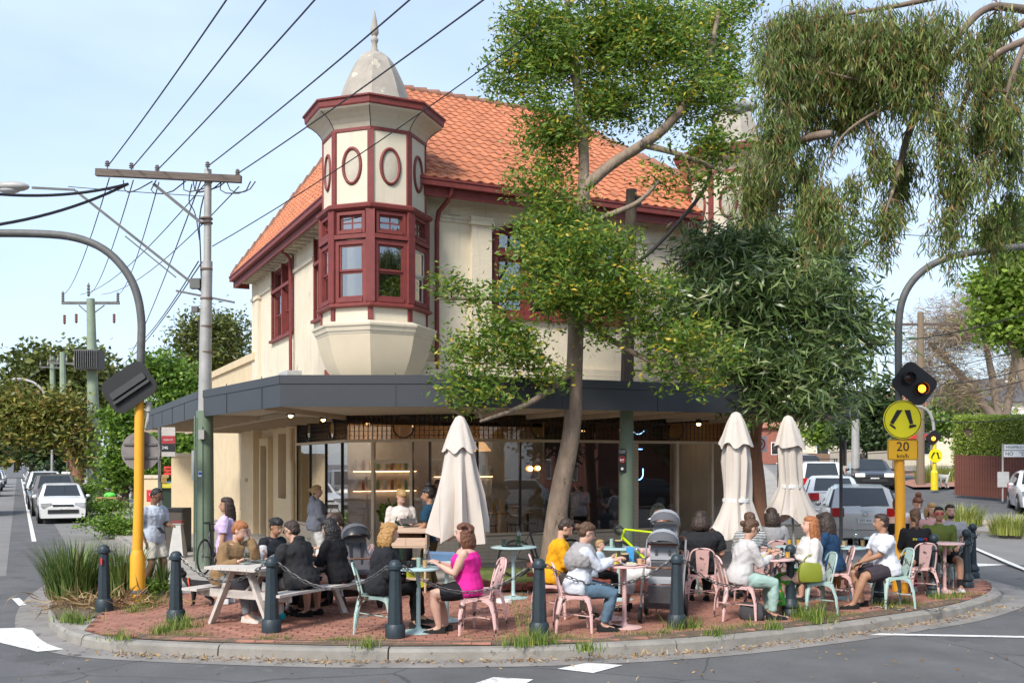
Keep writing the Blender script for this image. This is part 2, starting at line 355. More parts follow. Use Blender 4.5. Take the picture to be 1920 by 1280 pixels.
# road patches and markings
def mark(name, P, m=m_white, z=.008, **k):
    Q = []
    return polymesh(name, P, RZ+z, m, kind='structure')
def GR(px, py): return G(px, py, RZ).xy[:]
mark('zebra_stripe', [GR(-60, 1180), GR(42, 1177), GR(164, 1213), GR(70, 1222), GR(-60, 1190)])
mark('zebra_stripe', [GR(1045, 1254), GR(1100, 1243), GR(1168, 1247), GR(1112, 1262)])
mark('zebra_stripe', [GR(870, 1288), GR(925, 1270), GR(1000, 1274), GR(960, 1295)])
mark('zebra_stripe', [GR(1768, 1042), GR(1838, 1038), GR(1918, 1057), GR(1830, 1062)])
mark('zebra_stripe', [GR(1890, 1038), GR(1960, 1036), GR(1990, 1046), GR(1940, 1050)])
mark('lane_line', [GR(1620, 1190), GR(2100, 1199), GR(2100, 1196), GR(1625, 1187)])
mark('lane_dash', [GR(22, 1122), GR(36, 1121), GR(50, 1133), GR(36, 1136)])
a = bl(-5.98, 12.5); c = bl(-5.98, 140); e = ld.orthogonal().normalized()*.06
mark('parking_line', [tuple(a-e), tuple(a+e), tuple(c+e), tuple(c-e)])
def strip(name, u0, u1, v0, v1, m, z): mark(name, [tuple(bl(u0, v0)), tuple(bl(u1, v0)), tuple(bl(u1, v1)), tuple(bl(u0, v1))], m, z)
strip('old_lane', -16, -6.6, 3, 150, m_asph2, .004)
strip('parking_lane', -5.2, -4.3, 8, 24, m_asph2, .004)
strip('road_patch', -13, -9.6, 9.2, 10.4, m_asph, .009)
strip('road_patch', -12.5, -8.2, 5.2, 5.6, m_asph, .009)
# right hand street: pale road surface, opposite footpath, median
def rl(s, t): p = Vector((7.75, 26))+dR*s+Vector((dR.y, -dR.x))*t; return (p.x, p.y)
polymesh('side_street', [rl(-3, .2), rl(-3, 9.5), rl(10, 9.6), rl(40, 9.6), rl(120, 9.6), rl(120, .2), rl(40, .2), rl(10, .2)], RZ+.006, m_asph2, kind='structure')
far_kerb = smooth_poly([Vector(rl(120, 9.8)), Vector(rl(60, 9.8)), Vector(rl(30, 9.8)), Vector(rl(21, 10.2)), Vector((22.5, 41)), Vector((30, 37.5)), Vector((60, 33))], 2)
pfar = [(p.x, p.y) for p in far_kerb]+[(120, 60), (80, 170)]
polymesh('far_footpath', pfar, .0, mat('far_path', (.33, .29, .25), .9, var=.1, scale=1), kind='structure')
b = B(); vs = []
fk2 = offset(far_kerb, -.0)
for p in far_kerb: vs += [(p.x, p.y, zt(p)-.2), (p.x, p.y, zt(p)+.012)]
b.add(vs, [(2*i, 2*i+2, 2*i+3, 2*i+1) for i in range(len(far_kerb)-1)]); 
for o_ in (0,):
    f2 = offset(far_kerb, .16) if (offset(far_kerb, .16)[10]-Vector((60, 100))).length < (far_kerb[10]-Vector((60, 100))).length else offset(far_kerb, -.16)
    vs = []
    for p, q in zip(far_kerb, f2): vs += [(p.x, p.y, zt(p)+.012), (q.x, q.y, zt(q)+.012)]
    b.add(vs, [(2*i, 2*i+2, 2*i+3, 2*i+1) for i in range(len(far_kerb)-1)])
b.build('far_kerb', m_conc, kind='structure')
fb = [(p.x, p.y) for p in f2 if p.x > 19.2 and p.x < 55]
polymesh('far_brick_path', fb+[(55, 40.0), (30, 44.5), (24, 49), (19, 48)], .012, mat('far_brick', (.36, .17, .12), .9, var=.15, scale=2), kind='structure')
# median with grasses
med = smooth_poly([Vector((13.2, 28.8)), Vector((14.2, 32.5)), Vector((15.5, 33.2)), Vector((18.5, 30.5)), Vector((34, 26)), Vector((34, 21.5)), Vector((20, 22.2)), Vector((14.5, 24.0)), Vector((13.2, 28.8))], 1)
b = B(); b.v = []; P = [(p.x, p.y) for p in med[:-1]]
b.prism(P, RZ-.05, 0.02+.25); b2 = B()
MZ = .2
b = B(); n = len(P); cx, cy = 18, 26.5
inn = [(cx+(x-cx)*.94, cy+(y-cy)*.86) for x, y in P]
vs = [(x, y, terr(x, y)+RZ-.02) for x, y in P]+[(x, y, terr(x, y)+RZ+.14) for x, y in P]+[(x, y, terr(x, y)+RZ+.15) for x, y in inn]
b.add(vs, [(i, (i+1) % n, n+(i+1) % n, n+i) for i in range(n)]+[(n+i, n+(i+1) % n, 2*n+(i+1) % n, 2*n+i) for i in range(n)])
b.build('median_kerb', m_conc, kind='structure')
polymesh('median', inn, RZ+.145, mat('median_dirt', (.42, .33, .24), .95, var=.2, scale=2, bump=.4), kind='structure')
for (p0, p1) in ((Vector((10.3, 19.5)), Vector((12.6, 31.0))), ((Vector((12.9, 21.5)), Vector((30, 17.4))))):
    d = (p1-p0).normalized(); e = Vector((-d.y, d.x))*.06
    polymesh('lane_line', [tuple(p0-e), tuple(p0+e), tuple(p1+e), tuple(p1-e)], RZ+.012, m_white, kind='structure')
# tactile strip (yellow) by the left crossing
polymesh('tactile_strip', [tuple(G(*q).xy) for q in ((302, 1021), (372, 1012), (372, 1016), (302, 1025))], .008, mat('yellow_paint', (.75, .5, .08), .8), kind='structure')
# ================================================================ CORNER BUILDING
m_cream = mat('cream_stucco', (.71, .62, .47), .92, var=.09, scale=1.4, bump=.55, bscale=34, spots=[((.5, .42, .32), .64, 1.7)])
m_creamS = mat('cream_smooth', (.62, .545, .42), .8, var=.07, scale=2.2, bump=.12, bscale=60, spots=[((.3, .25, .19), .71, 12)])
m_creamP = mat('cream_painted_brick', (.66, .52, .33), .8, var=.08, scale=2, bump=.3, bscale=25)
m_red = mat('oxide_red_paint', (.19, .035, .03), .6, var=.22, scale=7, bump=.25, bscale=50, chip=(.4, .3, .26), chipamt=.70, chipscale=22)
m_tile = mat('terracotta_tile', (.50, .175, .08), .85, var=.3, scale=1.8, bump=.3, bscale=30, randv=.16, spots=[((.62, .25, .12), .6, 3.5), ((.24, .10, .06), .6, 7)])
m_cap = mat('ridge_cap', (.26, .13, .085), .9, var=.3, scale=6)
m_dome = mat('dome_render', (.36, .32, .27), .85, var=.2, scale=2.5, bump=.2, spots=[((.13, .12, .11), .66, 6), ((.54, .48, .38), .60, 3)])
m_can = mat('canopy_steel', (.046, .050, .057), .5, var=.09, scale=1.2, metal=.15)
m_soff = mat('soffit_boards', (.50, .40, .29), .8, var=.1, scale=2)
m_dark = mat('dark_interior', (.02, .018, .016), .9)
m_wglass = glassmat('window_glass', (.42, .45, .46), .30)
m_sglass = glassmat('shop_glass', (.9, .9, .9), .075)
m_sash = mat('white_sash', (.6, .57, .52), .6, chip=(.3, .1, .08), chipamt=.6, chipscale=20)
m_tilew = mat('wall_tile', (.60, .50, .38), .35, var=.08, scale=5)
m_blackf = mat('black_frame', (.015, .015, .016), .45)
m_lead = mat('leadlight_bars', (.02, .02, .02), .5)
m_amber = glassmat('amber_glass', (.78, .62, .45), .08)
m_galv = mat('galvanised', (.36, .36, .35), .5, metal=.5, var=.15, scale=9)
streaks(m_cream, (.36, .30, .23), .56); streaks(m_creamS, (.33, .28, .21), .58, 7)
bd = thing('corner_building', 'cream two storey corner cafe with red timber turrets, terracotta roof and dark grey awning', 'building', (O2.x, O2.y, 0), BANG)
BL, BW = 9.3, 11.8
EZ, RGZ = 7.72, 11.9
def panels(b, M, x0, x1, z0, z1, holes, t=.3):
    xs_ = sorted({x0, x1, *[h[0] for h in holes], *[h[1] for h in holes]}); zs_ = sorted({z0, z1, *[h[2] for h in holes], *[h[3] for h in holes]})
    inh = lambda x, z: any(h[0] < x < h[1] and h[2] < z < h[3] for h in holes)
    def q(*P): b.add([M @ Vector(p) for p in P], [(0, 1, 2, 3)])
    for i in range(len(xs_)-1):
        for j in range(len(zs_)-1):
            a, c, e, f = xs_[i], xs_[i+1], zs_[j], zs_[j+1]
            if inh((a+c)/2, (e+f)/2): continue
            q((a, 0, e), (c, 0, e), (c, 0, f), (a, 0, f)); q((c, t, e), (a, t, e), (a, t, f), (c, t, f))
    for a, c, e, f in holes:
        q((a, 0, e), (a, 0, f), (a, t, f), (a, t, e)); q((c, 0, f), (c, 0, e), (c, t, e), (c, t, f))
        q((a, 0, f), (c, 0, f), (c, t, f), (a, t, f)); q((c, 0, e), (a, 0, e), (a, t, e), (c, t, e))
def vp(ang, ox, oy): return Matrix.Translation((ox, oy, 0)) @ Matrix.Rotation(ang, 4, 'Z')
MR = vp(0, 0, 0)                       # front wall: x=u
ML = vp(R(-90), 0, BW)                 # left wall: x runs from far end (0) to the corner (BW)
LV = lambda v: BW-v
# upper walls
W1 = (LV(9.0), LV(6.65), 5.5, 7.45); W2 = (LV(4.5), LV(3.2), 5.5, 7.45)
AW = (2.58, 5.9, 5.2, 7.3)            # big arched window
b = B(); panels(b, MR, 0, BL, 3.2, EZ, [AW]); b.build('wall', m_cream, bd)
b = B(); panels(b, ML, 0, BW, 3.2, EZ, [W1, W2]); b.build('wall', m_cream, bd)
b = B(); b.bb(BL-.3, BL-.003, .31, BW-.003, 0, EZ); b.bb(.31, BL-.31, BW-.3, BW, 0, EZ); b.build('wall', m_cream, bd)
# arch spandrels above the big window
b = B(); cx = (AW[0]+AW[1])/2; hw = (AW[1]-AW[0])/2
for sgn in (-1, 1):
    P = [(cx+sgn*hw, 7.3), (cx, 7.3)]
    for k in range(9): t = k/8*math.pi/2; P.append((cx+sgn*hw*math.sin(t), 6.9+.4*math.cos(t)))
    b.prismM(P if sgn > 0 else P, .02, .28, MR)
b.build('arch_spandrel', m_cream, bd)
# mouldings, pilasters, bands
b = B()
b.bb(.85, 2.5, -.05, 0, 7.14, 7.2); b.bb(.85, 2.5, -.035, 0, 7.07, 7.135); b.bb(6.0, BL-.9, -.05, 0, 7.1, 7.2)
b.bb(.9, BL, -.12, 0, 4.02, 4.16); b.bb(.9, BL, -.18, 0, 3.86, 4.01); b.bb(.9, BL, -.10, 0, 3.70, 3.855)
b.build('string_course', m_creamS, bd)
for u0, u1 in ((2.08, 2.53), (5.98, 6.4)):
    b = B(); b.bb(u0, u1, -.10, -.003, 4.2, 7.05); b.bb(u0-.05, u1+.05, -.16, -.003, 7.05, 7.12); b.bb(u0-.03, u1+.03, -.13, -.003, 7.12, 7.22); b.build('pilaster', m_cream, bd)
for v0, v1 in ((6.55, 4.6), (3.1, 1.0), (11.8, 10.95), (10.5, 9.1)): B().bb(-.05, 0, v1, v0, 6.98, 7.06).build('string_course', m_creamS, bd)
b = B(); b.bb(-.09, -.003, 10.5, 10.95, 4.0, 6.9); b.bb(-.13, -.003, 10.45, 11.0, 6.9, 7.0); b.build('pilaster', m_cream, bd)
b = B(); b.bb(1.6, 1.85, -.012, 0, 7.1, 7.22)
for i in range(5):
    for j in range(2): b.bb(1.615+.045*i, 1.645+.045*i, -.02, -.013, 7.115+.05*j, 7.15+.05*j)
b.build('air_vent', mat('vent_dark', (.1, .09, .08)), bd)
def sash(M, x0, x1, z0, z1, grid=None, split=None, fw=.07, d=.06, white=False, arch=None):
    """part window (frame) with sub-parts sash and pane"""
    b = B(); Q = lambda a, c, y0, y1, e, f: b.prismM([(a, e), (c, e), (c, f), (a, f)], y0, y1, M)
    Q(x0, x0+fw, -.01, d, z0, z1); Q(x1-fw, x1, -.01, d, z0, z1); Q(x0+fw, x1-fw, -.01, d, z1-fw, z1); Q(x0+fw, x1-fw, -.03, d, z0, z0+fw)
    w_ = b.build('window', m_red, bd)
    X0, X1, Z0, Z1 = x0+fw, x1-fw, z0+fw, z1-fw
    b = B(); sw = .04
    def Q2(a, c, y0, y1, e, f): b.prismM([(a, e), (c, e), (c, f), (a, f)], y0, y1, M)
    segs = [(Z0, Z1)]
    if split: zm = Z0+(Z1-Z0)*split; segs = [(Z0, zm), (zm, Z1)]
    for k, (e, f) in enumerate(segs):
        y = .02+.03*k*0+(.0 if k == len(segs)-1 and split else .025)
        Q2(X0, X0+sw, y, y+.03, e, f); Q2(X1-sw, X1, y, y+.03, e, f); Q2(X0+sw, X1-sw, y, y+.03, e, e+sw); Q2(X0+sw, X1-sw, y, y+.03, f-sw, f)
        if grid:
            for g in range(1, grid[0]): xx = X0+(X1-X0)*g/grid[0]; Q2(xx-.012, xx+.012, y+.002, y+.028, e+sw, f-sw)
            for g in range(1, grid[1]): zz = e+(f-e)*g/grid[1]; Q2(X0+sw, X1-sw, y+.004, y+.026, zz-.012, zz+.012)
        p = B(); nx, nz_ = grid or (1, 1)
        p.prismM([(X0+sw, e+sw), (X1-sw, e+sw), (X1-sw, f-sw), (X0+sw, f-sw)], y+.012, y+.018, M); p.build('pane', m_wglass, w_)
    b.build('sash', m_sash if white else m_red, w_)
    return w_
def curtain(M, x0, x1, z0, z1, d=.12, m=None):
    b = B(); n = 24; P = []
    for i in range(n+1):
        x = x0+(x1-x0)*i/n; P.append((x, d+.02*math.sin(i*1.9)))
    vs = [M @ Vector((x, y, z)) for z in (z0, z1) for x, y in P]; b.add(vs, [(i, i+1, n+2+i, n+1+i) for i in range(n)])
    return b.build('curtain', m or mat('curtain_cloth', (.5, .5, .5), .9), bd)
# near-black panels behind upper glass, the shade of unlit rooms put into their colour
b = B(); b.bb(.9, BL-.35, .9, .95, 4.3, 7.4); b.bb(.9, .95, 1.0, BW-.4, 4.3, 7.4); b.build('room_shade_panel', m_dark, bd)
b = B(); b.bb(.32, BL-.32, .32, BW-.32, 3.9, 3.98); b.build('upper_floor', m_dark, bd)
for (x0, x1, z0, z1) in (W1, W2):
    xm = (x0+x1)/2; MM = ML @ Matrix.Translation((0, .06, 0))
    for a, c in ((x0+.02, xm-.02), (xm+.02, x1-.02)):
        sash(MM, a, c, z0+.02, z0+1.3, split=.5); sash(MM, a, c, z0+1.36, z1-.02, split=None)
    b = B(); b.prismM([(xm-.05, z0), (xm+.05, z0), (xm+.05, z1), (xm-.05, z1)], -.03, .1, ML); b.prismM([(x0-.06, z0-.07), (x1+.06, z0-.07), (x1+.06, z0), (x0-.06, z0)], -.1, .1, ML)
    b.prismM([(x0-.02, z0+1.29), (x1+.02, z0+1.29), (x1+.02, z0+1.37), (x0-.02, z0+1.37)], -.05, .1, ML)
    b.prismM([(x0-.06, z0), (x0, z0), (x0, z1), (x0-.06, z1)], -.03, .05, ML); b.prismM([(x1, z0), (x1+.06, z0), (x1+.06, z1), (x1, z1)], -.03, .05, ML)
    b.build('window_trim', m_red, bd); curtain(ML, x0+.05, x1-.05, z0+.1, z1-.1, .22)
# big arched window of seven lights
n = 4; xw = (AW[1]-AW[0]-.2)/n; MA = MR @ Matrix.Translation((0, .1, 0))
for i in range(n):
    a = AW[0]+.1+xw*i; t = abs((a+xw/2-cx)/hw); zt_ = 6.86+.4*math.sqrt(max(0, 1-t*t))-.05
    sash(MA, a+.03, a+xw-.03, 5.27, 6.5, split=.5 if i % 2 else None); sash(MA, a+.03, a+xw-.03, 6.58, max(6.75, zt_-.03))
b = B()
for i in range(n+1): x = AW[0]+.1+xw*i; b.prismM([(x-.05, 5.25), (x+.05, 5.25), (x+.05, 7.0), (x-.05, 7.0)], -.06, .16, MA)
b.prismM([(AW[0], 6.5), (AW[1], 6.5), (AW[1], 6.58), (AW[0], 6.58)], -.09, .15, MA); b.prismM([(AW[0]-.08, 5.15), (AW[1]+.08, 5.15), (AW[1]+.08, 5.26), (AW[0]-.08, 5.26)], -.2, .15, MA)
P = []; P2 = []
for k in range(21): t = -math.pi/2+math.pi*k/20; P.append((cx+(hw)*math.sin(t), 6.9+.4*math.cos(t))); P2.append((cx+(hw-.1)*math.sin(t), 6.9+.3*math.cos(t)))
for k in range(20): b.prismM([P[k], P[k+1], P2[k+1], P2[k]], -.13, .12, MA)
b.build('window_trim', m_red, bd)
# ---- roof
e0, e1 = -.5, BL+.5; f0, f1 = -.5, BW+.4; ru0, ru1, rv = 2.2, 7.0, 5.85
b = B()
V = {'a': (e0, f0, EZ+.06), 'b': (e1, f0, EZ+.06), 'c': (e1, f1, EZ+.06), 'd': (e0, f1, EZ+.06), 'r': (ru0, rv, RGZ), 's': (ru1, rv, RGZ)}
b.add([V['a'], V['b'], V['s'], V['r']], [(0, 1, 2, 3)]); b.add([V['d'], V['a'], V['r']], [(0, 1, 2)]); b.add([V['b'], V['c'], V['s']], [(0, 1, 2)]); b.add([V['c'], V['d'], V['r'], V['s']], [(0, 1, 2, 3)])
roof = b.build('roof', m_tile, bd)
def tilemesh(w=.27, l=.42):
    b = B(); pr = [(0, .0), (.12, .018), (.28, .030), (.44, .018), (.56, .0), (.78, -.004), (1.0, .0)]
    top = []
    for y in (0, l): top.append([((x-.5)*w*1.04, y, z+.02+(.022 if y == 0 else 0)) for x, z in pr])
    low = [(x, y, z-.03) for x, y, z in top[0]]
    k = len(pr); vs = low+top[0]+top[1]
    b.add(vs, [(i, i+1, k+i+1, k+i) for i in range(k-1)]+[(k+i, k+i+1, 2*k+i+1, 2*k+i) for i in range(k-1)]); return b
tb = tilemesh(); tme = tb.mesh('roof_tile', m_tile, 40)
def tile_slope(A, Bp, Cp, Dp, rows, tw, big):
    """A,B eave left/right; D,C top left/right"""
    A, Bp, Cp, Dp = map(Vector, (A, Bp, Cp, Dp)); ex = (Bp-A).normalized(); L_ = (Bp-A).length; up = (Dp-A)-ex*(Dp-A).dot(ex); H = up.length; up.normalize(); nn = ex.cross(up)
    out = []
    x_tl = (Dp-A).dot(ex); x_tr = (Cp-A).dot(ex)
    for r in range(rows):
        h = H*r/rows; t = (h+H/rows*.5)/H; xl = x_tl*t; xr = L_+(x_tr-L_)*t; k0 = int(xl/tw)+1; k1 = int(xr/tw)
        for k in range(k0, k1+1):
            x = (k-.5)*tw
            if x < xl+.05 or x > xr-.05: continue
            p = A+ex*(x+rnd.uniform(-.006, .006))+up*(h-.04)+nn*.012; out.append((p, Matrix((ex, up, nn)).transposed(), h))
    return out
front = tile_slope(V['a'], V['b'], V['s'], V['r'], 22, .25, True); left = tile_slope(V['d'], V['a'], V['r'], V['r'], 17, .27, True); right = tile_slope(V['b'], V['c'], V['s'], V['s'], 17, .27, True)
front.sort(key=lambda q: abs(q[0].x-2.6)+.12*q[2]); vis = [q for q in front if q[0].x > .9]; objt = vis[:300]; rest = vis[300:]+[q for q in front if q[0].x <= .9]+left+right
def tm(q): return Matrix.Translation(q[0]) @ q[1].to_4x4() @ Matrix.Rotation(rnd.uniform(-.015, .015), 4, 'X')
for q in objt: link('roof_tile', tme, roof, tm(q))
b = B()
for q in rest:
    M_ = tm(q); b.add([M_ @ Vector(v) for v in tb.v], tb.f)
b.build('roof_tiles', mat('terracotta_tile2', (.48, .165, .075), .85, var=.35, scale=3.4, bump=.3, bscale=30, spots=[((.62, .25, .12), .58, 5), ((.2, .09, .06), .66, 9)]), roof, kind='stuff', smooth=40)
b = B()
def caps(p0, p1):
    p0, p1 = Vector(p0), Vector(p1); n_ = int((p1-p0).length/.36)
    for i in range(n_):
        a = p0.lerp(p1, i/n_); c = p0.lerp(p1, (i+1.12)/n_); b.tube([a+Vector((0, 0, .02)), c+Vector((0, 0, .05))], [.1, .125], 8)
caps(V['r'], V['s']); caps(V['a'], V['r']); caps(V['d'], V['r']); caps(V['b'], V['s'])
b.build('ridge_capping', m_cap, roof, smooth=50)
# gutters, fascia, soffit, brackets
b = B()
for (x0, x1, y0, y1) in ((e0+1.2, e1-1.2, f0-.1, f0+.02), ): b.bb(x0, x1, y0, y1, EZ-.10, EZ+.04); b.bb(x0, x1, y0-.02, y0, EZ+.01, EZ+.05)
b.bb(e0-.1, e0+.02, f0+1.2, f1, EZ-.10, EZ+.04); b.bb(e0-.12, e0-.10, f0+1.2, f1, EZ+.01, EZ+.05); b.bb(e0+.02, e0+.5, f1-.05, f1, EZ-.28, EZ+.06)
b.build('gutter_pipe', m_red, bd)
b = B(); b.bb(e0+1.2, e1-1.2, f0+.03, f0+.09, EZ-.28, EZ-.02); b.bb(e0+.03, e0+.09, f0+1.2, f1-.06, EZ-.28, EZ-.02); b.build('fascia_board', m_red, bd)
b = B(); b.bb(e0+1, e1, f0+.1, 0, EZ-.13, EZ-.10); b.bb(e0+.1, 0, f0+1, f1-.06, EZ-.13, EZ-.10); b.build('eave_soffit', m_creamS, bd)
for k in range(24):
    v = 1.6+k*.42; 
    B().bb(-.33, -.003, v, v+.07, EZ-.27, EZ-.14).build('eave_bracket', m_creamS, bd)
# ---- turrets
def octo(Rr, z, a0=R(22.5), n=8): return [(Rr*math.cos(a0+k*2*math.pi/n), Rr*math.sin(a0+k*2*math.pi/n), z) for k in range(n)]
m_pan = mat('turret_panel', (.66, .59, .46), .8, var=.07, scale=2, bump=.1, spots=[((.2, .18, .15), .74, 14)]); streaks(m_pan, (.4, .34, .26), .6, 7)
streaks(m_dome, (.2, .18, .15), .55, 8)
def turret(ox, oy, dz):
    T = Matrix.Translation((ox, oy, dz)); tm_ = lambda b, name, m, par=bd, smooth=None: b.build(name, m, par, T, smooth)
    b = B(); b.loft([octo(.30, 3.45), octo(.50, 3.52), octo(.68, 3.63), octo(.82, 3.76), octo(.93, 3.91), octo(1.01, 4.07), octo(1.07, 4.24), octo(1.115, 4.4), octo(1.145, 4.55)]); t_ = tm_(b, 'bay_corbel', mat('corbel', (.60, .51, .37), .75, var=.08, scale=1.5, spots=[((.35, .3, .22), .7, 7)]), smooth=24)
    b = B(); b.loft([octo(1.15, 4.553), octo(1.17, 4.60), octo(1.19, 4.61), octo(1.21, 4.68), octo(1.24, 4.70), octo(1.245, 4.74), octo(1.1, 4.80)]); tm_(b, 'bay_ledge', m_creamS)
    b = B(); b.loft([octo(1.04, 4.78), octo(1.04, 5.06)]); tm_(b, 'bay_panel', m_pan)
    b = B(); b.loft([octo(1.10, 5.06), octo(1.15, 5.08), octo(1.15, 5.12), octo(1.07, 5.16)]); b.loft([octo(1.07, 6.90), octo(1.15, 6.94), octo(1.16, 7.00), octo(1.04, 7.05)]); tm_(b, 'bay_sill', m_red)
    Rw = 1.07; ap = Rw*math.cos(R(22.5)); fw_ = 2*Rw*math.sin(R(22.5))
    vis_ = [k for k in range(8) if k in (3, 4, 5, 6, 7)]
    # corner posts
    for k in range(8):
        if k in (0, 1): continue
        a = R(22.5+45*k); c_, s_ = math.cos(a), math.sin(a); rot = (0, 0, a)
        b = B(); b.box(((Rw-.045)*c_, (Rw-.045)*s_, 6.03), (.14, .17, 1.75), rot); b.box((1.035*c_, 1.035*s_, 4.94), (.05, .10, .24), rot); b.box((.995*c_, .995*s_, 7.74), (.07, .12, 1.37), rot); tm_(b, 'corner_post', m_red)
    for k in (3, 4, 5, 6, 7):      # faces between vertices k-1 and k: normal at 45*k
        a = R(45*k); M_ = Matrix.Translation((ox+ap*math.cos(a), oy+ap*math.sin(a), dz)) @ Matrix.Rotation(a+R(90), 4, 'Z')
        h = fw_/2-.07
        sash(M_, -h, h, 5.16, 6.34, split=.5, fw=.085, white=(k == 7)); sash(M_, -h+.04, h-.04, 6.46, 6.88, grid=(2, 2), fw=.06)
        b = B(); b.prismM([(-h-.02, 6.36), (h+.02, 6.36), (h+.02, 6.44), (-h-.02, 6.44)], -.05, .06, M_); b.build('transom', m_red, bd)
        # upper panel with oval moulding
        M2 = Matrix.Translation((ox+.93*math.cos(a), oy+.93*math.sin(a), dz)) @ Matrix.Rotation(a+R(90), 4, 'Z')
        b = B(); b.prismM([(-.37, 7.05), (.37, 7.05), (.37, 8.44), (-.37, 8.44)], -.012, .05, M2); pn = b.build('turret_panel', m_pan, bd)
        b = B(); b.torus((0, 0, 0), 1, .032, 26, 8, sx=.185, sz=.335)
        b.build('oval_moulding', m_red, bd, M2 @ Matrix.Translation((0, -.02, 7.76)), 50)
        b = B(); b.ell((0, 0, 0), (.16, .02, .31), 20, 10); b.build('oval_inset', mat('oval_inset', (.5, .45, .36), .8, spots=[((.12, .1, .09), .68, 12)]), bd, M2 @ Matrix.Translation((0, -.005, 7.76)), 50)
    b = B(); b.loft([octo(.95, 7.0), octo(.95, 8.45)]); tm_(b, 'turret_core', m_dark)
    b = B(); b.loft([octo(1.0, 8.41), octo(1.04, 8.42), octo(1.04, 8.48), octo(1.0, 8.49)]); tm_(b, 'turret_band', m_red)
    b = B(); b.loft([octo(1.02, 8.485), octo(1.06, 8.56), octo(1.13, 8.64), octo(1.22, 8.71), octo(1.33, 8.77), octo(1.36, 8.80)]); tm_(b, 'turret_cove', m_creamS)
    b = B()
    for k in range(8): a = R(22.5+45*k); b.tube([Vector((r_*math.cos(a), r_*math.sin(a), z_)) for r_, z_ in ((1.025, 8.485), (1.065, 8.56), (1.135, 8.64), (1.225, 8.71), (1.335, 8.77))], .008, 4)
    tm_(b, 'cove_seam', m_lead)
    b = B(); b.loft([octo(1.36, 8.80), octo(1.38, 8.83), octo(1.39, 8.92), octo(1.425, 8.94), octo(1.425, 8.97), octo(1.35, 8.975)]); tm_(b, 'turret_gutter', m_red)
    b = B(); b.loft([octo(1.38, 8.95), octo(.80, 9.1)]); tm_(b, 'turret_roof', m_galv)
    prof = [(.80, 9.05), (.72, 9.20), (.66, 9.36), (.61, 9.53), (.55, 9.69), (.48, 9.84), (.42, 9.97), (.36, 10.08), (.29, 10.17), (.19, 10.24), (.07, 10.28)]
    b = B(); b.loft([octo(r_*1.03, z_) for r_, z_ in prof]); dm = tm_(b, 'dome', m_dome, smooth=30)
    prof = [(.085, 10.26), (.085, 10.31), (.06, 10.34), (.052, 10.46), (.07, 10.49), (.08, 10.53), (.055, 10.57), (.045, 10.60), (.06, 10.62), (.085, 10.66), (.08, 10.74), (.06, 10.82), (.05, 10.9), (.03, 11.0), (.003, 11.12)]
    b = B(); b.lathe(prof, n=12); b2 = b.build('finial', m_dome, bd, T, 50)
turret(0, 0, 0); turret(8.55, -.45, .18)
# flashing beside the turret
b = B(); b.add([(.95, -.5, 7.80), (1.35, -.52, 7.83), (1.5, .1, 8.2), (.9, .3, 8.3)], [(0, 1, 2, 3)]); b.build('lead_flashing', m_galv, bd)
# downpipes
def pipe(name, pts, r, m, par=bd, brk=True): b = B(); b.tube(pts, r, 8); return b.build(name, m, par, smooth=50)
pipe('downpipe', [(1.45, -.52, 7.64), (1.45, -.50, 7.52), (1.42, -.3, 7.38), (1.32, -.14, 7.22), (1.3, -.09, 7.0), (1.3, -.09, 3.75)], .05, m_red)
pipe('downpipe', [(-.35, 6.5, 7.55), (-.12, 6.5, 7.35), (-.1, 6.5, 4.0)], .045, m_red)
pipe('downpipe', [(-.1, 3.0, 4.2), (-.1, 3.0, 3.4)], .09, m_red)
# ---- ground floor
CV = 1.9
Z1 = 2.55; ZS = 3.16
# left wall masonry from v=6.3 to far end; window recess, black door, slots
H1 = [(LV(8.35), LV(7.45), 1.15, 2.9), (LV(9.95), LV(9.15), .0, 2.55)]
b = B(); panels(b, ML, 0, LV(6.3), 0, 3.2, H1, .35); b.build('wall', m_creamP, bd)
b = B(); b.prismM([(H1[1][0], .05), (H1[1][1], .05), (H1[1][1], 2.5), (H1[1][0], 2.5)], .12, .17, ML); b.build('side_door', m_blackf, bd)
sash(ML @ Matrix.Translation((0, .22, 0)), H1[0][0], H1[0][1], 1.2, 2.88, split=.6, white=True)
b = B(); b.bb(-.14, -.003, 9.0, 9.15, 0, 2.6); b.bb(-.14, -.003, 9.95, 10.1, 0, 2.6); b.bb(-.14, -.003, 9.0, 10.1, 2.6, 2.8); b.build('door_surround', m_creamP, bd)
b = B(); b.bb(.36, .6, 6.4, 11.4, .0, 3.1); b.build('room_shade_panel', m_dark, bd)  # near-black block, the shade of the unlit room given as colour
pipe('downpipe', [(-.08, 6.55, 3.0), (-.08, 6.55, 2.2), (-.07, 6.45, 2.1), (-.07, 6.45, .0)], .06, m_creamP)
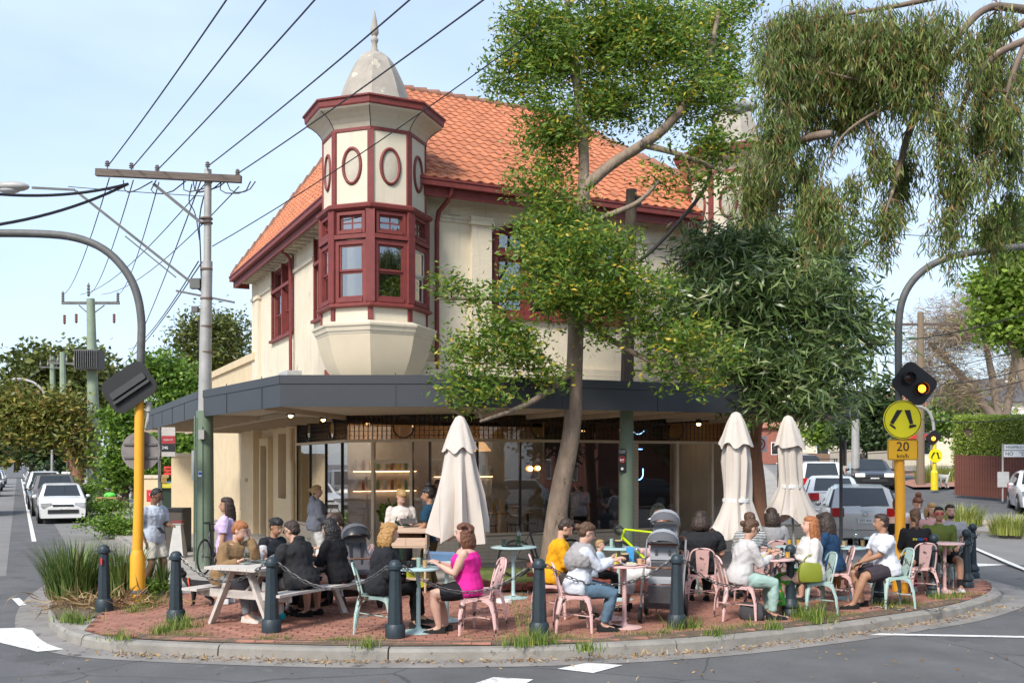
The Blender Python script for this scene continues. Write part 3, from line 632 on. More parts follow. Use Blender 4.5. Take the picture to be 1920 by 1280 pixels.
# shopfront segments: (start u,v) -> (end u,v)
segs = [((0, 6.3), (0, CV)), ((0, CV), (CV, 0)), ((CV, 0), (BL, 0))]
def segM(p, q): d = Vector(q)-Vector(p); return Matrix.Translation((p[0], p[1], 0)) @ Matrix.Rotation(math.atan2(d.y, d.x), 4, 'Z'), d.length
m_frame = mat('shop_frame', (.60, .49, .36), .6)
def shop(seg, posts, plinths, doors=(), pillars=(), wood=False):
    M_, L_ = segM(*seg)
    for (a, c) in plinths:
        b = B(); b.prismM([(a, 0), (c, 0), (c, .58), (a, .58)], .0, .14, M_); o = b.build('plinth', mat('grout', (.3, .24, .18)), bd)
        b = B()
        for r in range(7):
            x = a+.004
            while x < c-.02: x2 = min(x+.15, c-.004); b.prismM([(x, .01+r*.078), (x2-.004, .01+r*.078), (x2-.004, .082+r*.078), (x, .082+r*.078)], -.008, 0, M_); x = x2
        b.build('plinth_tiles', m_tilew, bd, kind='stuff')
        b = B(); b.prismM([(a, .585), (c, .585), (c, .63), (a, .63)], -.03, .12, M_); b.build('sill', m_frame, bd)
    for (a, c) in pillars:
        b = B(); b.prismM([(a, .0), (c, .0), (c, Z1), (a, Z1)], -.02, .3, M_); b.build('pillar', mat('grout', (.3, .24, .18)), bd)
        b = B()
        for r in range(32):
            x = a+(.0 if r % 2 else -.075)
            while x < c-.01: x0 = max(x, a+.003); x2 = min(x+.15, c-.003); b.prismM([(x0, .01+r*.079), (x2-.004, .01+r*.079), (x2-.004, .084+r*.079), (x0, .084+r*.079)], -.028, -.02, M_) if x2-x0 > .01 else None; x += .15
        b.build('pillar_tiles', m_tilew, bd, kind='stuff')
    b = B(); b.prismM([(0, Z1), (L_, Z1), (L_, Z1+.06), (0, Z1+.06)], -.03, .1, M_); b.build('transom', m_frame, bd)
    for x in posts:
        wt = .018; b = B(); b.prismM([(x-wt, .63), (x+wt, .63), (x+wt, Z1), (x-wt, Z1)], -.01, .05, M_); b.build('glazing_post', m_blackf if not wood else m_frame, bd)
    cuts = [0]+[d for p in pillars for d in p]+[d for p in doors for d in p]+[L_]; cuts.sort()
    for k in range(0, len(cuts)-1, 2):
        a, c = cuts[k], cuts[k+1]
        if c-a < .05: continue
        xs_ = [a]+[x for x in posts if a < x < c]+[c]
        for i in range(len(xs_)-1):
            b = B(); b.prismM([(xs_[i]+.01, .63), (xs_[i+1]-.01, .63), (xs_[i+1]-.01, Z1), (xs_[i]+.01, Z1)], .02, .028, M_); b.build('shop_window', m_sglass, bd)
    # leadlight band above the transom
    b = B(); b.prismM([(0, Z1+.06), (L_, Z1+.06), (L_, ZS), (0, ZS)], .03, .036, M_); ll = b.build('leadlight', m_amber, bd)
    b = B(); x = 0; zc = (Z1+.06+ZS)/2
    circ = [L_*t for t in ([.5] if L_ < 4 else [.25, .72])]
    for x in np.arange(.06, L_, .11):
        near = [c for c in circ if abs(c-x) < .26]
        if near: hh = math.sqrt(.26**2-(near[0]-x)**2); b.prismM([(x-.004, Z1+.06), (x+.004, Z1+.06), (x+.004, max(Z1+.061, zc-hh)), (x-.004, max(Z1+.061, zc-hh))], .01, .03, M_); b.prismM([(x-.004, min(ZS-.001, zc+hh)), (x+.004, min(ZS-.001, zc+hh)), (x+.004, ZS), (x-.004, ZS)], .01, .03, M_)
        else: b.prismM([(x-.004, Z1+.06), (x+.004, Z1+.06), (x+.004, ZS), (x-.004, ZS)], .01, .03, M_)
    for z in np.arange(Z1+.14, ZS, .1):
        xs_ = sorted([0, L_]+[c+s_*math.sqrt(max(0, .26**2-(z-zc)**2)) for c in circ for s_ in (-1, 1)])
        for k in range(0, len(xs_)-1, 2): b.prismM([(xs_[k], z-.004), (xs_[k+1], z-.004), (xs_[k+1], z+.004), (xs_[k], z+.004)], .012, .028, M_)
    for c in circ:
        for q in range(20):
            a0_, a1_ = q*math.pi/10, (q+1)*math.pi/10; b.prismM([(c+.26*math.cos(a0_), zc+.26*math.sin(a0_)), (c+.26*math.cos(a1_), zc+.26*math.sin(a1_)), (c+.235*math.cos(a1_), zc+.235*math.sin(a1_)), (c+.235*math.cos(a0_), zc+.235*math.sin(a0_))], .0, .03, M_)
    x = 0
    while x < L_-1.6:        # swag lines
        if not any(x < c+.3 and x+1.6 > c-.3 for c in circ):
            for s_ in (0, 1): b.beam(M_ @ Vector((x+.8*s_, .02, ZS-.12-.3*s_)), M_ @ Vector((x+.8*(s_+1), .02, ZS-.42+.3*s_)), .02, .02)
        x += 1.7
    b.build('lead_bars', m_lead, ll)
shop(segs[0], [1.3, 2.7, 4.0], [(0, 4.4)])
shop(segs[1], [.62, 1.55, 1.95, 2.3], [(0, .62), (1.5, 2.68)], doors=[(.66, 1.5)], wood=False)
shop(segs[2], [.35, 1.35, 2.55, 6.9, 7.6, 8.4, 9.0], [(0, 5.4), (6.4, 9.3)], doors=[(5.42, 6.35)], pillars=[(3.98, 4.32)])
M_, L_ = segM(*segs[1]); b = B()
for x in (.6, 1.5): b.prismM([(x, 0), (x+.06, 0), (x+.06, Z1), (x, Z1)], -.03, .07, M_)
b.prismM([(.66, 2.1), (1.5, 2.1), (1.5, 2.17), (.66, 2.17)], -.02, .06, M_); b.build('door_frame', m_frame, bd)
M_, L_ = segM(*segs[2]); b = B()
for x in (5.36, 6.35): b.prismM([(x, 0), (x+.06, 0), (x+.06, Z1), (x, Z1)], -.03, .07, M_)
b.build('door_frame', m_frame, bd)
# interior shell of the cafe
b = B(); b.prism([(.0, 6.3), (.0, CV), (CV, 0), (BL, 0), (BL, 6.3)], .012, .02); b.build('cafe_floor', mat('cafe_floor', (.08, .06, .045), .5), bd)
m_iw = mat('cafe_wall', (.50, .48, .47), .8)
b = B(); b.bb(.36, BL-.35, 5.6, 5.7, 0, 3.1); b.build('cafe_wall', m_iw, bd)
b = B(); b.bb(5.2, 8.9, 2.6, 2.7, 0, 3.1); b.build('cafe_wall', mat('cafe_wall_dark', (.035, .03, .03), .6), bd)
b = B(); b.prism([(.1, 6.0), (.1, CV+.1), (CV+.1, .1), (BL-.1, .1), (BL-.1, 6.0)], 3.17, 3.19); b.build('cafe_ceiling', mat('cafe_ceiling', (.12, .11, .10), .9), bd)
# right hand end panels of shopfront
# ---- awning
m_can2 = mat('canopy_steel_rib', (.045, .048, .055), .5, metal=.15)
def wl(p): d = Vector(p)-O2; return (d.dot(rd), d.dot(ld))
def cy(px, py): Y = .93*FPX/(HOR-py); return Vector((XA(px, Y), Y))
edge = [bl(-3.35, 14.2), cy(369, 782), cy(525, 762), cy(860, 762), Vector((6.3, 19.75)), Vector((6.9, 20.3)), Vector((7.25, 21.2)), Vector((7.9, 24.6))]
edge[0] = cy(369, 782)+ld*9.3
el = [Vector(wl(p)) for p in edge]
aw = B()
for i in range(len(el)-1):
    a, c = el[i], el[i+1]; d = (c-a).normalized(); n_ = Vector((-d.y, d.x))
    if (n_.dot(Vector((3, 5))-a)) < 0: n_ = -n_
    z0, z1 = 3.03, 3.55
    def slab(za, zb, o0, o1, a=a, c=c, n_=n_, d=d): aw.add([(*(a+n_*o0), za), (*(c+n_*o0), za), (*(c+n_*o1), za), (*(a+n_*o1), za), (*(a+n_*o0), zb), (*(c+n_*o0), zb), (*(c+n_*o1), zb), (*(a+n_*o1), zb)], [(0, 3, 2, 1), (4, 5, 6, 7), (0, 1, 5, 4), (1, 2, 6, 5), (2, 3, 7, 6), (3, 0, 4, 7)])
    slab(z0, 3.40, 0, .05); slab(3.405, z1, -.012, .06)
awn = aw.build('awning', m_can, bd)
b = B()
for i in range(len(el)-1):
    a, c = el[i], el[i+1]; d = (c-a); L_ = d.length; d.normalize(); n_ = Vector((d.y, -d.x)); 
    if n_.dot(Vector((3, 5))-a) > 0: n_ = -n_
    k = 1
    while k*1.9 < L_: p = a+d*k*1.9+n_*.004; b.box((p.x, p.y, 3.31), (.012, .012, .55), (0, 0, math.atan2(d.y, d.x))); k += 1
b.build('panel_joint', m_can2, awn)
inner = [(0, 14.0), (0, CV), (CV, 0), (BL, 0), (BL, 3.0)]
pl = [tuple(p) for p in el]+inner[::-1]
import bmesh
def flat(name, pl, z, m, par, flip=False):
    bm = bmesh.new(); f = bm.faces.new([bm.verts.new((x, y, z)) for x, y in pl]); bmesh.ops.triangulate(bm, faces=[f]); me = bpy.data.meshes.new(name); bm.to_mesh(me); bm.free(); me.materials.append(m); return link(name, me, par)
flat('awning_soffit', pl, 3.13, m_soff, awn); flat('awning_deck', pl, 3.5, m_galv, awn)
b = B()
for v in np.arange(3.0, 14, 1.1): b.beam((-.02, v, 3.08), (-3.0, v, 3.08), .06, .09)
for u in np.arange(2.2, 9.3, 1.2): b.beam((u, -.02, 3.08), (u, -3.7, 3.08), .06, .09)
b.beam((.0, 2.0, 3.09), (-2.4, -1.2, 3.09), .07, .1); b.beam((1.9, -.02, 3.09), (-.2, -4.3, 3.09), .07, .1); b.beam((-1.6, 14, 3.07), (-1.6, .2, 3.07), .09, .1)
b.build('awning_beam', m_soff, awn)
# globe lights and spot lamps under the awning
m_bulb = mat('warm_bulb', (1, .7, .4), emit=(1, .62, .25), es=6)
def spot(x, y, z):
    b = B(); b.lathe([(.05, 0), (.07, -.04), (.09, -.09)], (x, y, z), 12); o = b.build('lamp_shade', m_blackf, awn); B().ell((x, y, z-.1), (.045, .045, .04)).build('bulb', m_bulb, o)
for px, py, Y in ((545, 770, 19.2), (606, 782, 21), (1310, 790, 20.8), (1372, 790, 21.4)):
    p = W(px, py, Y); q = wl(p.xy); spot(q[0], q[1], min(3.1, p.z+.05))
# rear wing wall
b = B(); b.bb(0.02, 4, BW+.02, 19.0, 0, 5.35); b.bb(-.06, .02, BW-.5, 19.0, 5.2, 5.42); b.build('rear_wing', m_creamP, bd)
b = B(); b.bb(-.25, .02, 10.4, 12.2, 0.0, 3.1); b.build('wall_pier', m_creamP, bd)
for v0, z0, z1 in ((12.5, .9, 2.4), (13.3, .6, 1.6), (12.1, 1.7, 2.7)): B().bb(-.005, .02, v0, v0+.35, z0, z1).build('slot_shade_panel', mat('slot_shadow', (.45, .35, .22)), bd)  # flat slabs on the wall, coloured as the shade inside narrow slots
B().bb(-.27, -.252, 11.2, 11.5, 1.55, 1.65).build('name_plate', mat('brass_plate', (.35, .28, .15)), bd)
# ================================================================ TREES AND PLANTS
def leafmat(name, cols, trans=.3, rough=.45, spec=.4):
    """cols: list of (position, colour) picked at random for every leaf"""
    m = bpy.data.materials.new(name); m.use_nodes = True; t = m.node_tree; N = t.nodes; L = t.links; b = N['Principled BSDF']
    g = N.new('ShaderNodeNewGeometry'); cr_ = N.new('ShaderNodeValToRGB'); cr_.color_ramp.interpolation = 'LINEAR'
    while len(cr_.color_ramp.elements) > 1: cr_.color_ramp.elements.remove(cr_.color_ramp.elements[0])
    cr_.color_ramp.elements[0].position = cols[0][0]; cr_.color_ramp.elements[0].color = (*cols[0][1], 1)
    for p, c in cols[1:]: e = cr_.color_ramp.elements.new(p); e.color = (*c, 1)
    L.new(g.outputs['Random Per Island'], cr_.inputs[0]); L.new(cr_.outputs[0], b.inputs['Base Color'])
    b.inputs['Roughness'].default_value = rough; b.inputs['Specular IOR Level'].default_value = spec
    tr = N.new('ShaderNodeBsdfTranslucent'); L.new(cr_.outputs[0], tr.inputs[0]); ms = N.new('ShaderNodeMixShader'); ms.inputs[0].default_value = trans
    L.new(b.outputs[0], ms.inputs[1]); L.new(tr.outputs[0], ms.inputs[2]); L.new(ms.outputs[0], N['Material Output'].inputs[0]); return m
m_bark = mat('bark_grey_brown', (.26, .195, .145), .95, var=.35, scale=9, bump=.9, bscale=26, stretch=(1, 1, .35), spots=[((.34, .27, .2), .6, 7), ((.07, .055, .045), .64, 5)])
m_bark2 = mat('bark_dark', (.09, .065, .05), .95, var=.35, scale=6, bump=.7, bscale=20, stretch=(1, 1, .3))
m_barkr = mat('bark_red_brown', (.26, .13, .08), .9, var=.35, scale=6, bump=.5, bscale=20, stretch=(1, 1, .3))
NR = np.random.default_rng(5)
def leaves(name, pts, L_, Wd, m, parent=None, up=.35, droop=None, bend=.25, lvar=.35, flat=False, **tags):
    """a leaf blade (two bent quads) at every point"""
    n = len(pts); pts = np.asarray(pts, dtype=np.float64)
    d = NR.normal(size=(n, 3)); d[:, 2] = d[:, 2]*.6+up
    if droop is not None: d = d*droop[1]+np.array([0, 0, -droop[0]])
    d /= np.linalg.norm(d, axis=1)[:, None]
    s = np.cross(d, NR.normal(size=(n, 3))); s /= np.linalg.norm(s, axis=1)[:, None]+1e-9
    nn = np.cross(d, s); l = L_*(1+lvar*NR.uniform(-1, 1, n))[:, None]; w_ = Wd*(1+.3*NR.uniform(-1, 1, n))[:, None]
    a = pts; mid = pts+d*l*.5+nn*l*bend*.5; tip = pts+d*l+nn*l*bend*-.1
    V_ = np.stack([a, mid-s*w_*.5, mid+s*w_*.5, tip], 1).reshape(-1, 3)
    i = np.arange(n)[:, None]*4; F = np.concatenate([i+np.array([[0, 1, 2]]), i+np.array([[1, 3, 2]])], 1).reshape(-1, 3)
    me = bpy.data.meshes.new(name); me.vertices.add(len(V_)); me.vertices.foreach_set('co', V_.ravel()); me.loops.add(F.size); me.loops.foreach_set('vertex_index', F.ravel().astype(np.int32))
    me.polygons.add(len(F)); me.polygons.foreach_set('loop_start', np.arange(0, F.size, 3, dtype=np.int32)); me.materials.append(m); me.update(calc_edges=True); me.validate()
    return link(name, me, parent, **tags)
def blobpts(blobs, n, shell=.55):
    """n random cluster centres in ellipsoids (c, r)"""
    vol = [r[0]*r[1]*r[2] for c, r in blobs]; tot = sum(vol); out = []
    for (c, r), v in zip(blobs, vol):
        for _ in range(max(1, round(n*v/tot))):
            q = Vector((rnd.gauss(0, 1), rnd.gauss(0, 1), rnd.gauss(0, 1))).normalized()*(shell+(1-shell)*rnd.random() if rnd.random() < .75 else rnd.random()*shell)
            out.append(Vector((c[0]+q.x*r[0], c[1]+q.y*r[1], c[2]+q.z*r[2])))
    return out
def skeleton(b, nodes, pts, r0=.02, sag=.08, maxr=.07):
    """grow a twig from the nearest wood to every cluster point"""
    nodes = [(Vector(p), r) for p, r in nodes]; base = nodes[0][0]
    arr = np.array([n_[0][:] for n_ in nodes])
    order = sorted(pts, key=lambda p: min((p-n_[0]).length for n_ in nodes[:40]))
    kids = []
    for p in order:
        dd = np.linalg.norm(arr-np.array(p[:]), axis=1); i = int(np.argmin(dd)); q, rq = nodes[i]; L_ = (p-q).length
        if L_ < .02: continue
        r1 = min(rq*.8, max(r0, .012+L_*.018)); mid = q.lerp(p, .5)+Vector((rnd.uniform(-1, 1), rnd.uniform(-1, 1), rnd.uniform(-.3, 1)))*L_*sag*1.6
        kids.append((q, mid, p, r1)); nodes += [(mid, r1*.85), (p, r1*.6)]
        arr = np.vstack([arr, mid[:], p[:]])
    for q, mid, p, r1 in kids: b.tube([q, mid, p], [r1, r1*.8, r1*.45], 5, cap=False)
def pxblob(px, py, rx, ry, Y, rd_=None, dY=0):
    c = W(px, py, Y+dY); k = (Y+dY)/FPX; return (c, (rx*k, (rd_ if rd_ else rx*k*.9), ry*k))
def cluster(pts, per, rad):
    P = np.repeat(np.array([p[:] for p in pts]), per, axis=0); return P+NR.normal(size=P.shape)*rad*np.array([1, 1, .75])
def trunk(b, pts, rs, n=12, rough=.04):
    P = smooth3(pts); k = len(P); R_ = np.interp(np.linspace(0, 1, k), np.linspace(0, 1, len(rs)), rs)
    rings = []; a = None
    for i, p in enumerate(P):
        t = (P[min(i+1, k-1)]-P[max(i-1, 0)]).normalized()
        if a is None: a = t.orthogonal().normalized()
        a = (a-t*a.dot(t)).normalized(); c = t.cross(a)
        rings.append([p+(a*math.cos(2*math.pi*j/n)+c*math.sin(2*math.pi*j/n))*R_[i]*(1+rough*3*mnoise.noise(p*1.3+Vector((j*.6, 0, 0)))) for j in range(n)])
    b.loft(rings); return [(p, float(r)) for p, r in zip(P, R_)]
def smooth3(P, it=3):
    P = [Vector(p) for p in P]
    for _ in range(it):
        Q = [P[0]]
        for i in range(len(P)-1): Q += [P[i]*.75+P[i+1]*.25, P[i]*.25+P[i+1]*.75]
        Q.append(P[-1]); P = Q
    return P
# ---- central footpath tree
TY = 17.6
lm1 = leafmat('leaf_bright_green', [(0, (.045, .10, .015)), (.4, (.13, .24, .03)), (.72, (.24, .36, .05)), (.90, (.28, .34, .06)), (.94, (.6, .46, .04)), (1, (.7, .52, .08))], .4)
t = thing('footpath_tree', 'tall leaning tree with yellow blossom growing from the footpath before the cafe', 'tree', (XA(1032, TY), TY, 0))
base = t.location.copy()
def loc_(P, base): return [Vector(p)-base for p in P]
b = B(); tp = [W(1028, 1110, TY), W(1040, 1000, TY), W(1048, 930, TY), W(1072, 820, TY), W(1077, 700, TY), W(1079, 600, TY), W(1088, 480, TY), W(1096, 350, TY), W(1092, 220, TY+.1), W(1070, 90, TY+.2), W(1060, -40, TY+.3)]
nodes = trunk(b, loc_(tp, base), [.25, .21, .185, .16, .145, .135, .12, .10, .08, .055, .035])
n2 = trunk(b, loc_([W(1098, 350, TY), W(1150, 305, TY), W(1200, 275, TY-.1), W(1250, 240, TY-.3), W(1290, 190, TY-.4), W(1330, 110, TY-.4), W(1350, 10, TY-.3)], base), [.10, .10, .09, .08, .06, .045, .03], 8)
n3 = trunk(b, loc_([W(1210, 272, TY-.1), W(1260, 285, TY-.2), W(1320, 305, TY-.3), W(1370, 330, TY-.3)], base), [.07, .05, .04, .02], 8)
n4 = trunk(b, loc_([W(1079, 690, TY), W(1050, 715, TY-.5), W(990, 760, TY-1.2), W(900, 790, TY-1.6)], base), [.06, .06, .045, .02], 8)
n5 = trunk(b, loc_([W(1086, 540, TY), W(980, 560, TY-.6), W(880, 560, TY-1), W(820, 560, TY-1.1)], base), [.06, .04, .03, .015], 8)
n6 = trunk(b, loc_([W(1084, 600, TY), W(1150, 640, TY-.4), W(1240, 690, TY-.8), W(1330, 700, TY-.9)], base), [.06, .05, .035, .02], 8)
n7 = trunk(b, loc_([W(1100, 420, TY), W(1150, 400, TY-.2), W(1200, 380, TY-.3), W(1235, 340, TY-.3)], base), [.06, .05, .04, .02], 8)
b.build('trunk', m_bark, t, smooth=80)
blobs = [pxblob(*q, TY+dy) for q, dy in (((1010, 110, 105, 105), 0), ((1130, 60, 130, 110), .5), ((1255, 80, 120, 110), -.2), ((1350, 40, 75, 70), 1.8), ((955, 120, 50, 80), 0), ((985, 30, 60, 50), 0), ((1040, 250, 90, 80), 0), ((1010, 350, 55, 70), 0),
        ((1150, 200, 95, 85), .3), ((1290, 180, 110, 55), -.3), ((1360, 150, 60, 70), 2.2), ((1325, 270, 90, 40), -.3), ((1340, 340, 60, 35), -.3), ((1080, 470, 130, 60), -.6), ((1010, 500, 80, 55), -.8), ((1170, 540, 110, 60), -.8), ((1060, 560, 110, 55), -.9),
        ((850, 530, 60, 30), -1), ((910, 560, 60, 30), -1), ((900, 650, 80, 42), -1.3), ((900, 725, 80, 42), -1.6), ((985, 660, 75, 50), -1), ((1030, 700, 50, 35), -1), ((1290, 640, 95, 50), -.9), ((1330, 700, 55, 38), -.9), ((1210, 620, 50, 60), -.8), ((1000, 430, 60, 45), -.3), ((1245, 340, 45, 30), -.2), ((1060, 400, 70, 60), -.3), ((940, 620, 70, 40), -1.2), ((860, 690, 50, 35), -1.4), ((1130, 620, 50, 40), -.8), ((1260, 700, 60, 30), -.9))]
cl = [p-base for p in blobpts(blobs, 1250, .4)]
b = B(); skeleton(b, nodes[12:]+n2+n3+n4+n5+n6+n7, cl, .010); b.build('branches', m_bark2, t)
P = cluster(cl, 48, .15); leaves('crown', P, .115, .038, lm1, t, up=.0, bend=.3)
# ---- dense gum with long drooping leaves, right
GY = 20.3
lm2 = leafmat('leaf_gum_long', [(0, (.04, .075, .02)), (.5, (.10, .165, .045)), (.85, (.22, .30, .09)), (.97, (.28, .33, .13)), (1, (.55, .5, .32))], .22, .35, .6)
t = thing('gum_tree', 'dense dark gum tree with long drooping leaves right of the cafe front', 'tree', (XA(1428, GY), GY, 0)); base = t.location.copy()
b = B(); nodes = trunk(b, loc_([W(1430, 1064, GY), W(1424, 900, GY), W(1412, 830, GY), W(1430, 740, GY), W(1450, 640, GY), W(1440, 540, GY), W(1450, 440, GY)], base), [.16, .13, .12, .11, .09, .06, .03])
n2 = trunk(b, loc_([W(1430, 740, GY), W(1500, 690, GY-.5), W(1590, 650, GY-.7)], base), [.09, .06, .03], 8)
n3 = trunk(b, loc_([W(1440, 700, GY), W(1370, 640, GY-.5), W(1300, 560, GY-.6)], base), [.08, .06, .03], 8); b.build('trunk', m_barkr, t, smooth=80)
blobs = [pxblob(*q, GY+dy) for q, dy in (((1390, 455, 120, 55), -.3), ((1530, 470, 105, 75), 0), ((1440, 560, 170, 90), -.6), ((1570, 580, 80, 100), 0), ((1310, 560, 70, 90), -.2), ((1400, 680, 110, 80), -1.2), ((1520, 680, 110, 80), -1), ((1610, 640, 45, 85), -.4), ((1470, 750, 110, 45), -1.4), ((1580, 710, 60, 40), -.8), ((1330, 470, 60, 40), -.2))]
cl = [p-base for p in blobpts(blobs, 520, .45)]
b = B(); skeleton(b, nodes[8:]+n2+n3, cl, .012); b.build('branches', m_bark2, t)
P = cluster(cl, 46, .22); leaves('crown', P, .30, .042, lm2, t, droop=(.75, .8), bend=.28)
P = blobpts(blobs, 26, .95); b = B()
for p in P:
    if p.y < GY: b.ell(p-base, (.035, .035, .03), 6, 4)
b.build('blossom', mat('cream_blossom', (.6, .55, .4), .9), t, kind='stuff')
# ---- hanging eucalypt whose limbs reach in from the right, standing on the near corner
EY = 12.5
lm3 = leafmat('leaf_weeping', [(0, (.07, .11, .025)), (.4, (.13, .20, .045)), (.75, (.30, .36, .10)), (.9, (.28, .22, .07)), (1, (.32, .16, .06))], .35, .45)
t = thing('weeping_gum', 'weeping gum with fine hanging foliage reaching in over the road from the right', 'tree', (11.5, 7.5, 0)); base = t.location.copy()
m_gumb = mat('bark_smooth_gum', (.19, .135, .10), .7, var=.3, scale=5, bump=.2, spots=[((.36, .28, .22), .6, 3)])
b = B(); nodes = trunk(b, loc_([(11.5, 7.5, -.1), (11.3, 7.8, 2.5), (10.8, 8.6, 5), (10.3, 9.4, 7)], base), [.36, .3, .26, .2])
limbs = [[(1990, -10), (1900, 60), (1840, 75), (1790, 100), (1730, 175), (1640, 210), (1580, 250), (1560, 290)], [(1990, 30), (1900, 15), (1850, 10), (1800, 60), (1760, 130), (1700, 160), (1600, 150), (1500, 120)],
         [(1990, 60), (1920, 75), (1850, 110), (1800, 200), (1790, 300), (1800, 380)], [(1990, -60), (1850, -30), (1700, 10), (1560, 30), (1470, 60)], [(1730, 175), (1700, 260), (1680, 340), (1660, 400)], [(1990, 40), (1930, 60), (1890, 160), (1860, 300), (1850, 380)], [(1560, 250), (1500, 260), (1450, 300), (1420, 330)]]
ns = list(nodes)
for k, l in enumerate(limbs):
    P = [W(px, py, EY+.4*math.sin(k*2+i*.7)) for i, (px, py) in enumerate(l)]
    if l[0][0] > 1950: P = [Vector((10.5, 9.1, 6.0))]+P
    ns += trunk(b, loc_(P, base), [.10 if l[0][0] > 1950 else .035, .06, .05, .038, .026, .016, .01], 8)
b.build('trunk', m_gumb, t, smooth=80)
hb = [(1470, 50, 60, 80), (1550, 60, 80, 90), (1650, 50, 90, 70), (1740, 50, 70, 60), (1500, 150, 70, 60), (1600, 140, 80, 55), (1700, 110, 60, 60), (1460, 230, 45, 70), (1430, 320, 55, 45), (1500, 310, 50, 55), (1545, 360, 55, 50), (1640, 260, 35, 45), (1690, 300, 45, 55), (1660, 390, 38, 55), (1770, 200, 50, 50), (1850, 110, 55, 60), (1840, 210, 50, 50), (1800, 300, 55, 50), (1780, 395, 40, 45), (1850, 400, 40, 40), (1890, 300, 35, 40), (1890, 190, 35, 60), (1600, 330, 35, 30), (1550, 200, 40, 30), (1750, 140, 40, 35), (1820, 60, 40, 30), (1870, 25, 50, 30), (1910, 110, 35, 50), (1900, 240, 40, 40), (1440, 110, 35, 50), (1590, 60, 50, 50), (1910, 380, 25, 30)]
blobs = [pxblob(*q, EY, dY=.5*math.sin(i*1.7)) for i, q in enumerate(hb)]
cl = [p-base for p in blobpts(blobs, 1060, .3)]
b = B(); skeleton(b, ns[20:], cl, .007, maxr=.02)
strand = []
for p in cl:
    L_ = rnd.uniform(.25, .8); q = p+Vector((rnd.uniform(-.1, .1), rnd.uniform(-.1, .1), -L_)); b.tube([p, q], [.004, .002], 3, cap=False)
    for k in range(62): s = rnd.random(); strand.append(p.lerp(q, s)+Vector((rnd.gauss(0, .06), rnd.gauss(0, .06), rnd.gauss(0, .03))))
b.build('branches', mat('bark_twig', (.2, .12, .08), .9), t)
leaves('crown', np.array([p[:] for p in strand]), .13, .017, lm3, t, droop=(1.2, .45), bend=.22)
# ---- generic trees further away
def bgtree(name, label, px, Y, base_py, trunks, blobs_, ncl, per, rad, L_, Wd, lm, bark=m_bark2, group=None, tr=.25, up=.1, droop=None, gz=None):
    z = terr(XA(px, Y), Y) if gz is None else gz
    t = thing(name, label, 'tree', (XA(px, Y), Y, z), group=group); base = t.location.copy(); b = B(); nd = []
    for tk in trunks: nd += trunk(b, loc_([W(x, y, Y+(d_[0] if d_ else 0)) for x, y, *d_ in tk], base), [tr, tr*.8, tr*.5, tr*.25], 8)
    b.build('trunk', bark, t, smooth=80)
    blobs = [pxblob(*q[:4], Y, dY=(q[4] if len(q) > 4 else 0)) for q in blobs_]; cl = [p-base for p in blobpts(blobs, ncl, .45)]
    b = B(); skeleton(b, nd[len(nd)//3:], cl, tr*.09); b.build('branches', bark, t)
    if per: leaves('crown', cluster(cl, per, rad), L_, Wd, lm, t, up=up, droop=droop)
    return t
lmA = leafmat('leaf_olive', [(0, (.05, .07, .015)), (.6, (.12, .15, .03)), (1, (.22, .23, .06))], .25)
lmB = leafmat('leaf_autumn_olive', [(0, (.08, .10, .02)), (.45, (.17, .20, .035)), (.8, (.32, .30, .06)), (1, (.30, .15, .05))], .25)
lmC = leafmat('leaf_fresh', [(0, (.06, .12, .015)), (.5, (.13, .24, .03)), (1, (.27, .40, .06))], .35)
lmD = leafmat('leaf_lime', [(0, (.1, .18, .02)), (.5, (.2, .32, .04)), (1, (.35, .45, .08))], .4)
lmE = leafmat('leaf_dark', [(0, (.015, .035, .01)), (.6, (.04, .075, .02)), (1, (.09, .13, .04))], .2)
bgtree('street_tree', 'broad rounded dark olive tree far down the left street', 150, 85, 0, [[(150, 905), (150, 800), (140, 740), (130, 700)]], [(110, 690, 90, 45), (60, 700, 50, 35), (180, 700, 50, 35), (60, 740, 60, 40), (140, 750, 90, 50)], 260, 40, .7, .55, .3, lmA, tr=.4)
bgtree('street_tree', 'brown and yellow tinged paperbark leaning over the left street beside the transformer pole', 150, 50, 0, [[(150, 950), (142, 880), (130, 840), (95, 815), (60, 800)], [(146, 900), (140, 850), (120, 800), (90, 770)]], [(60, 775, 60, 35), (120, 770, 40, 35), (140, 810, 30, 40), (30, 800, 45, 35), (15, 750, 35, 30), (90, 820, 45, 20), (155, 855, 18, 50)], 260, 44, .4, .3, .12, lmB, m_barkr, tr=.3)
bgtree('street_tree', 'dark leaved tree beyond the paperbark above the row of parked cars', 60, 70, 0, [[(62, 905), (60, 870), (55, 830)]], [(60, 820, 60, 30), (20, 820, 45, 30), (90, 850, 40, 22), (130, 870, 30, 25), (0, 780, 40, 40)], 200, 40, .5, .45, .2, lmE, tr=.3)
bgtree('street_tree', 'slim green tree at the far end of the left street', 30, 150, 0, [[(30, 885), (30, 860), (30, 840)]], [(30, 840, 30, 22), (5, 845, 22, 18), (55, 850, 22, 15)], 90, 30, 1., 1., .6, lmB, tr=.4)
bgtree('street_tree', 'fresh green tree rising behind the transformer pole and the signal board', 235, 46, 0, [[(235, 955), (235, 880), (240, 800)], [(235, 900), (280, 800), (320, 700)]], [(230, 800, 30, 45), (235, 870, 35, 45), (300, 700, 38, 32), (335, 740, 40, 50), (215, 905, 20, 25), (310, 800, 45, 50)], 330, 44, .38, .26, .14, lmC, tr=.2)
bgtree('street_tree', 'loose tall tree behind the rear wing of the cafe', 400, 56, 0, [[(400, 940), (400, 800), (395, 700)]], [(400, 620, 55, 40), (360, 640, 40, 35), (440, 640, 30, 40), (400, 680, 70, 40), (350, 700, 30, 40)], 240, 36, .5, .3, .12, lmA, tr=.25)
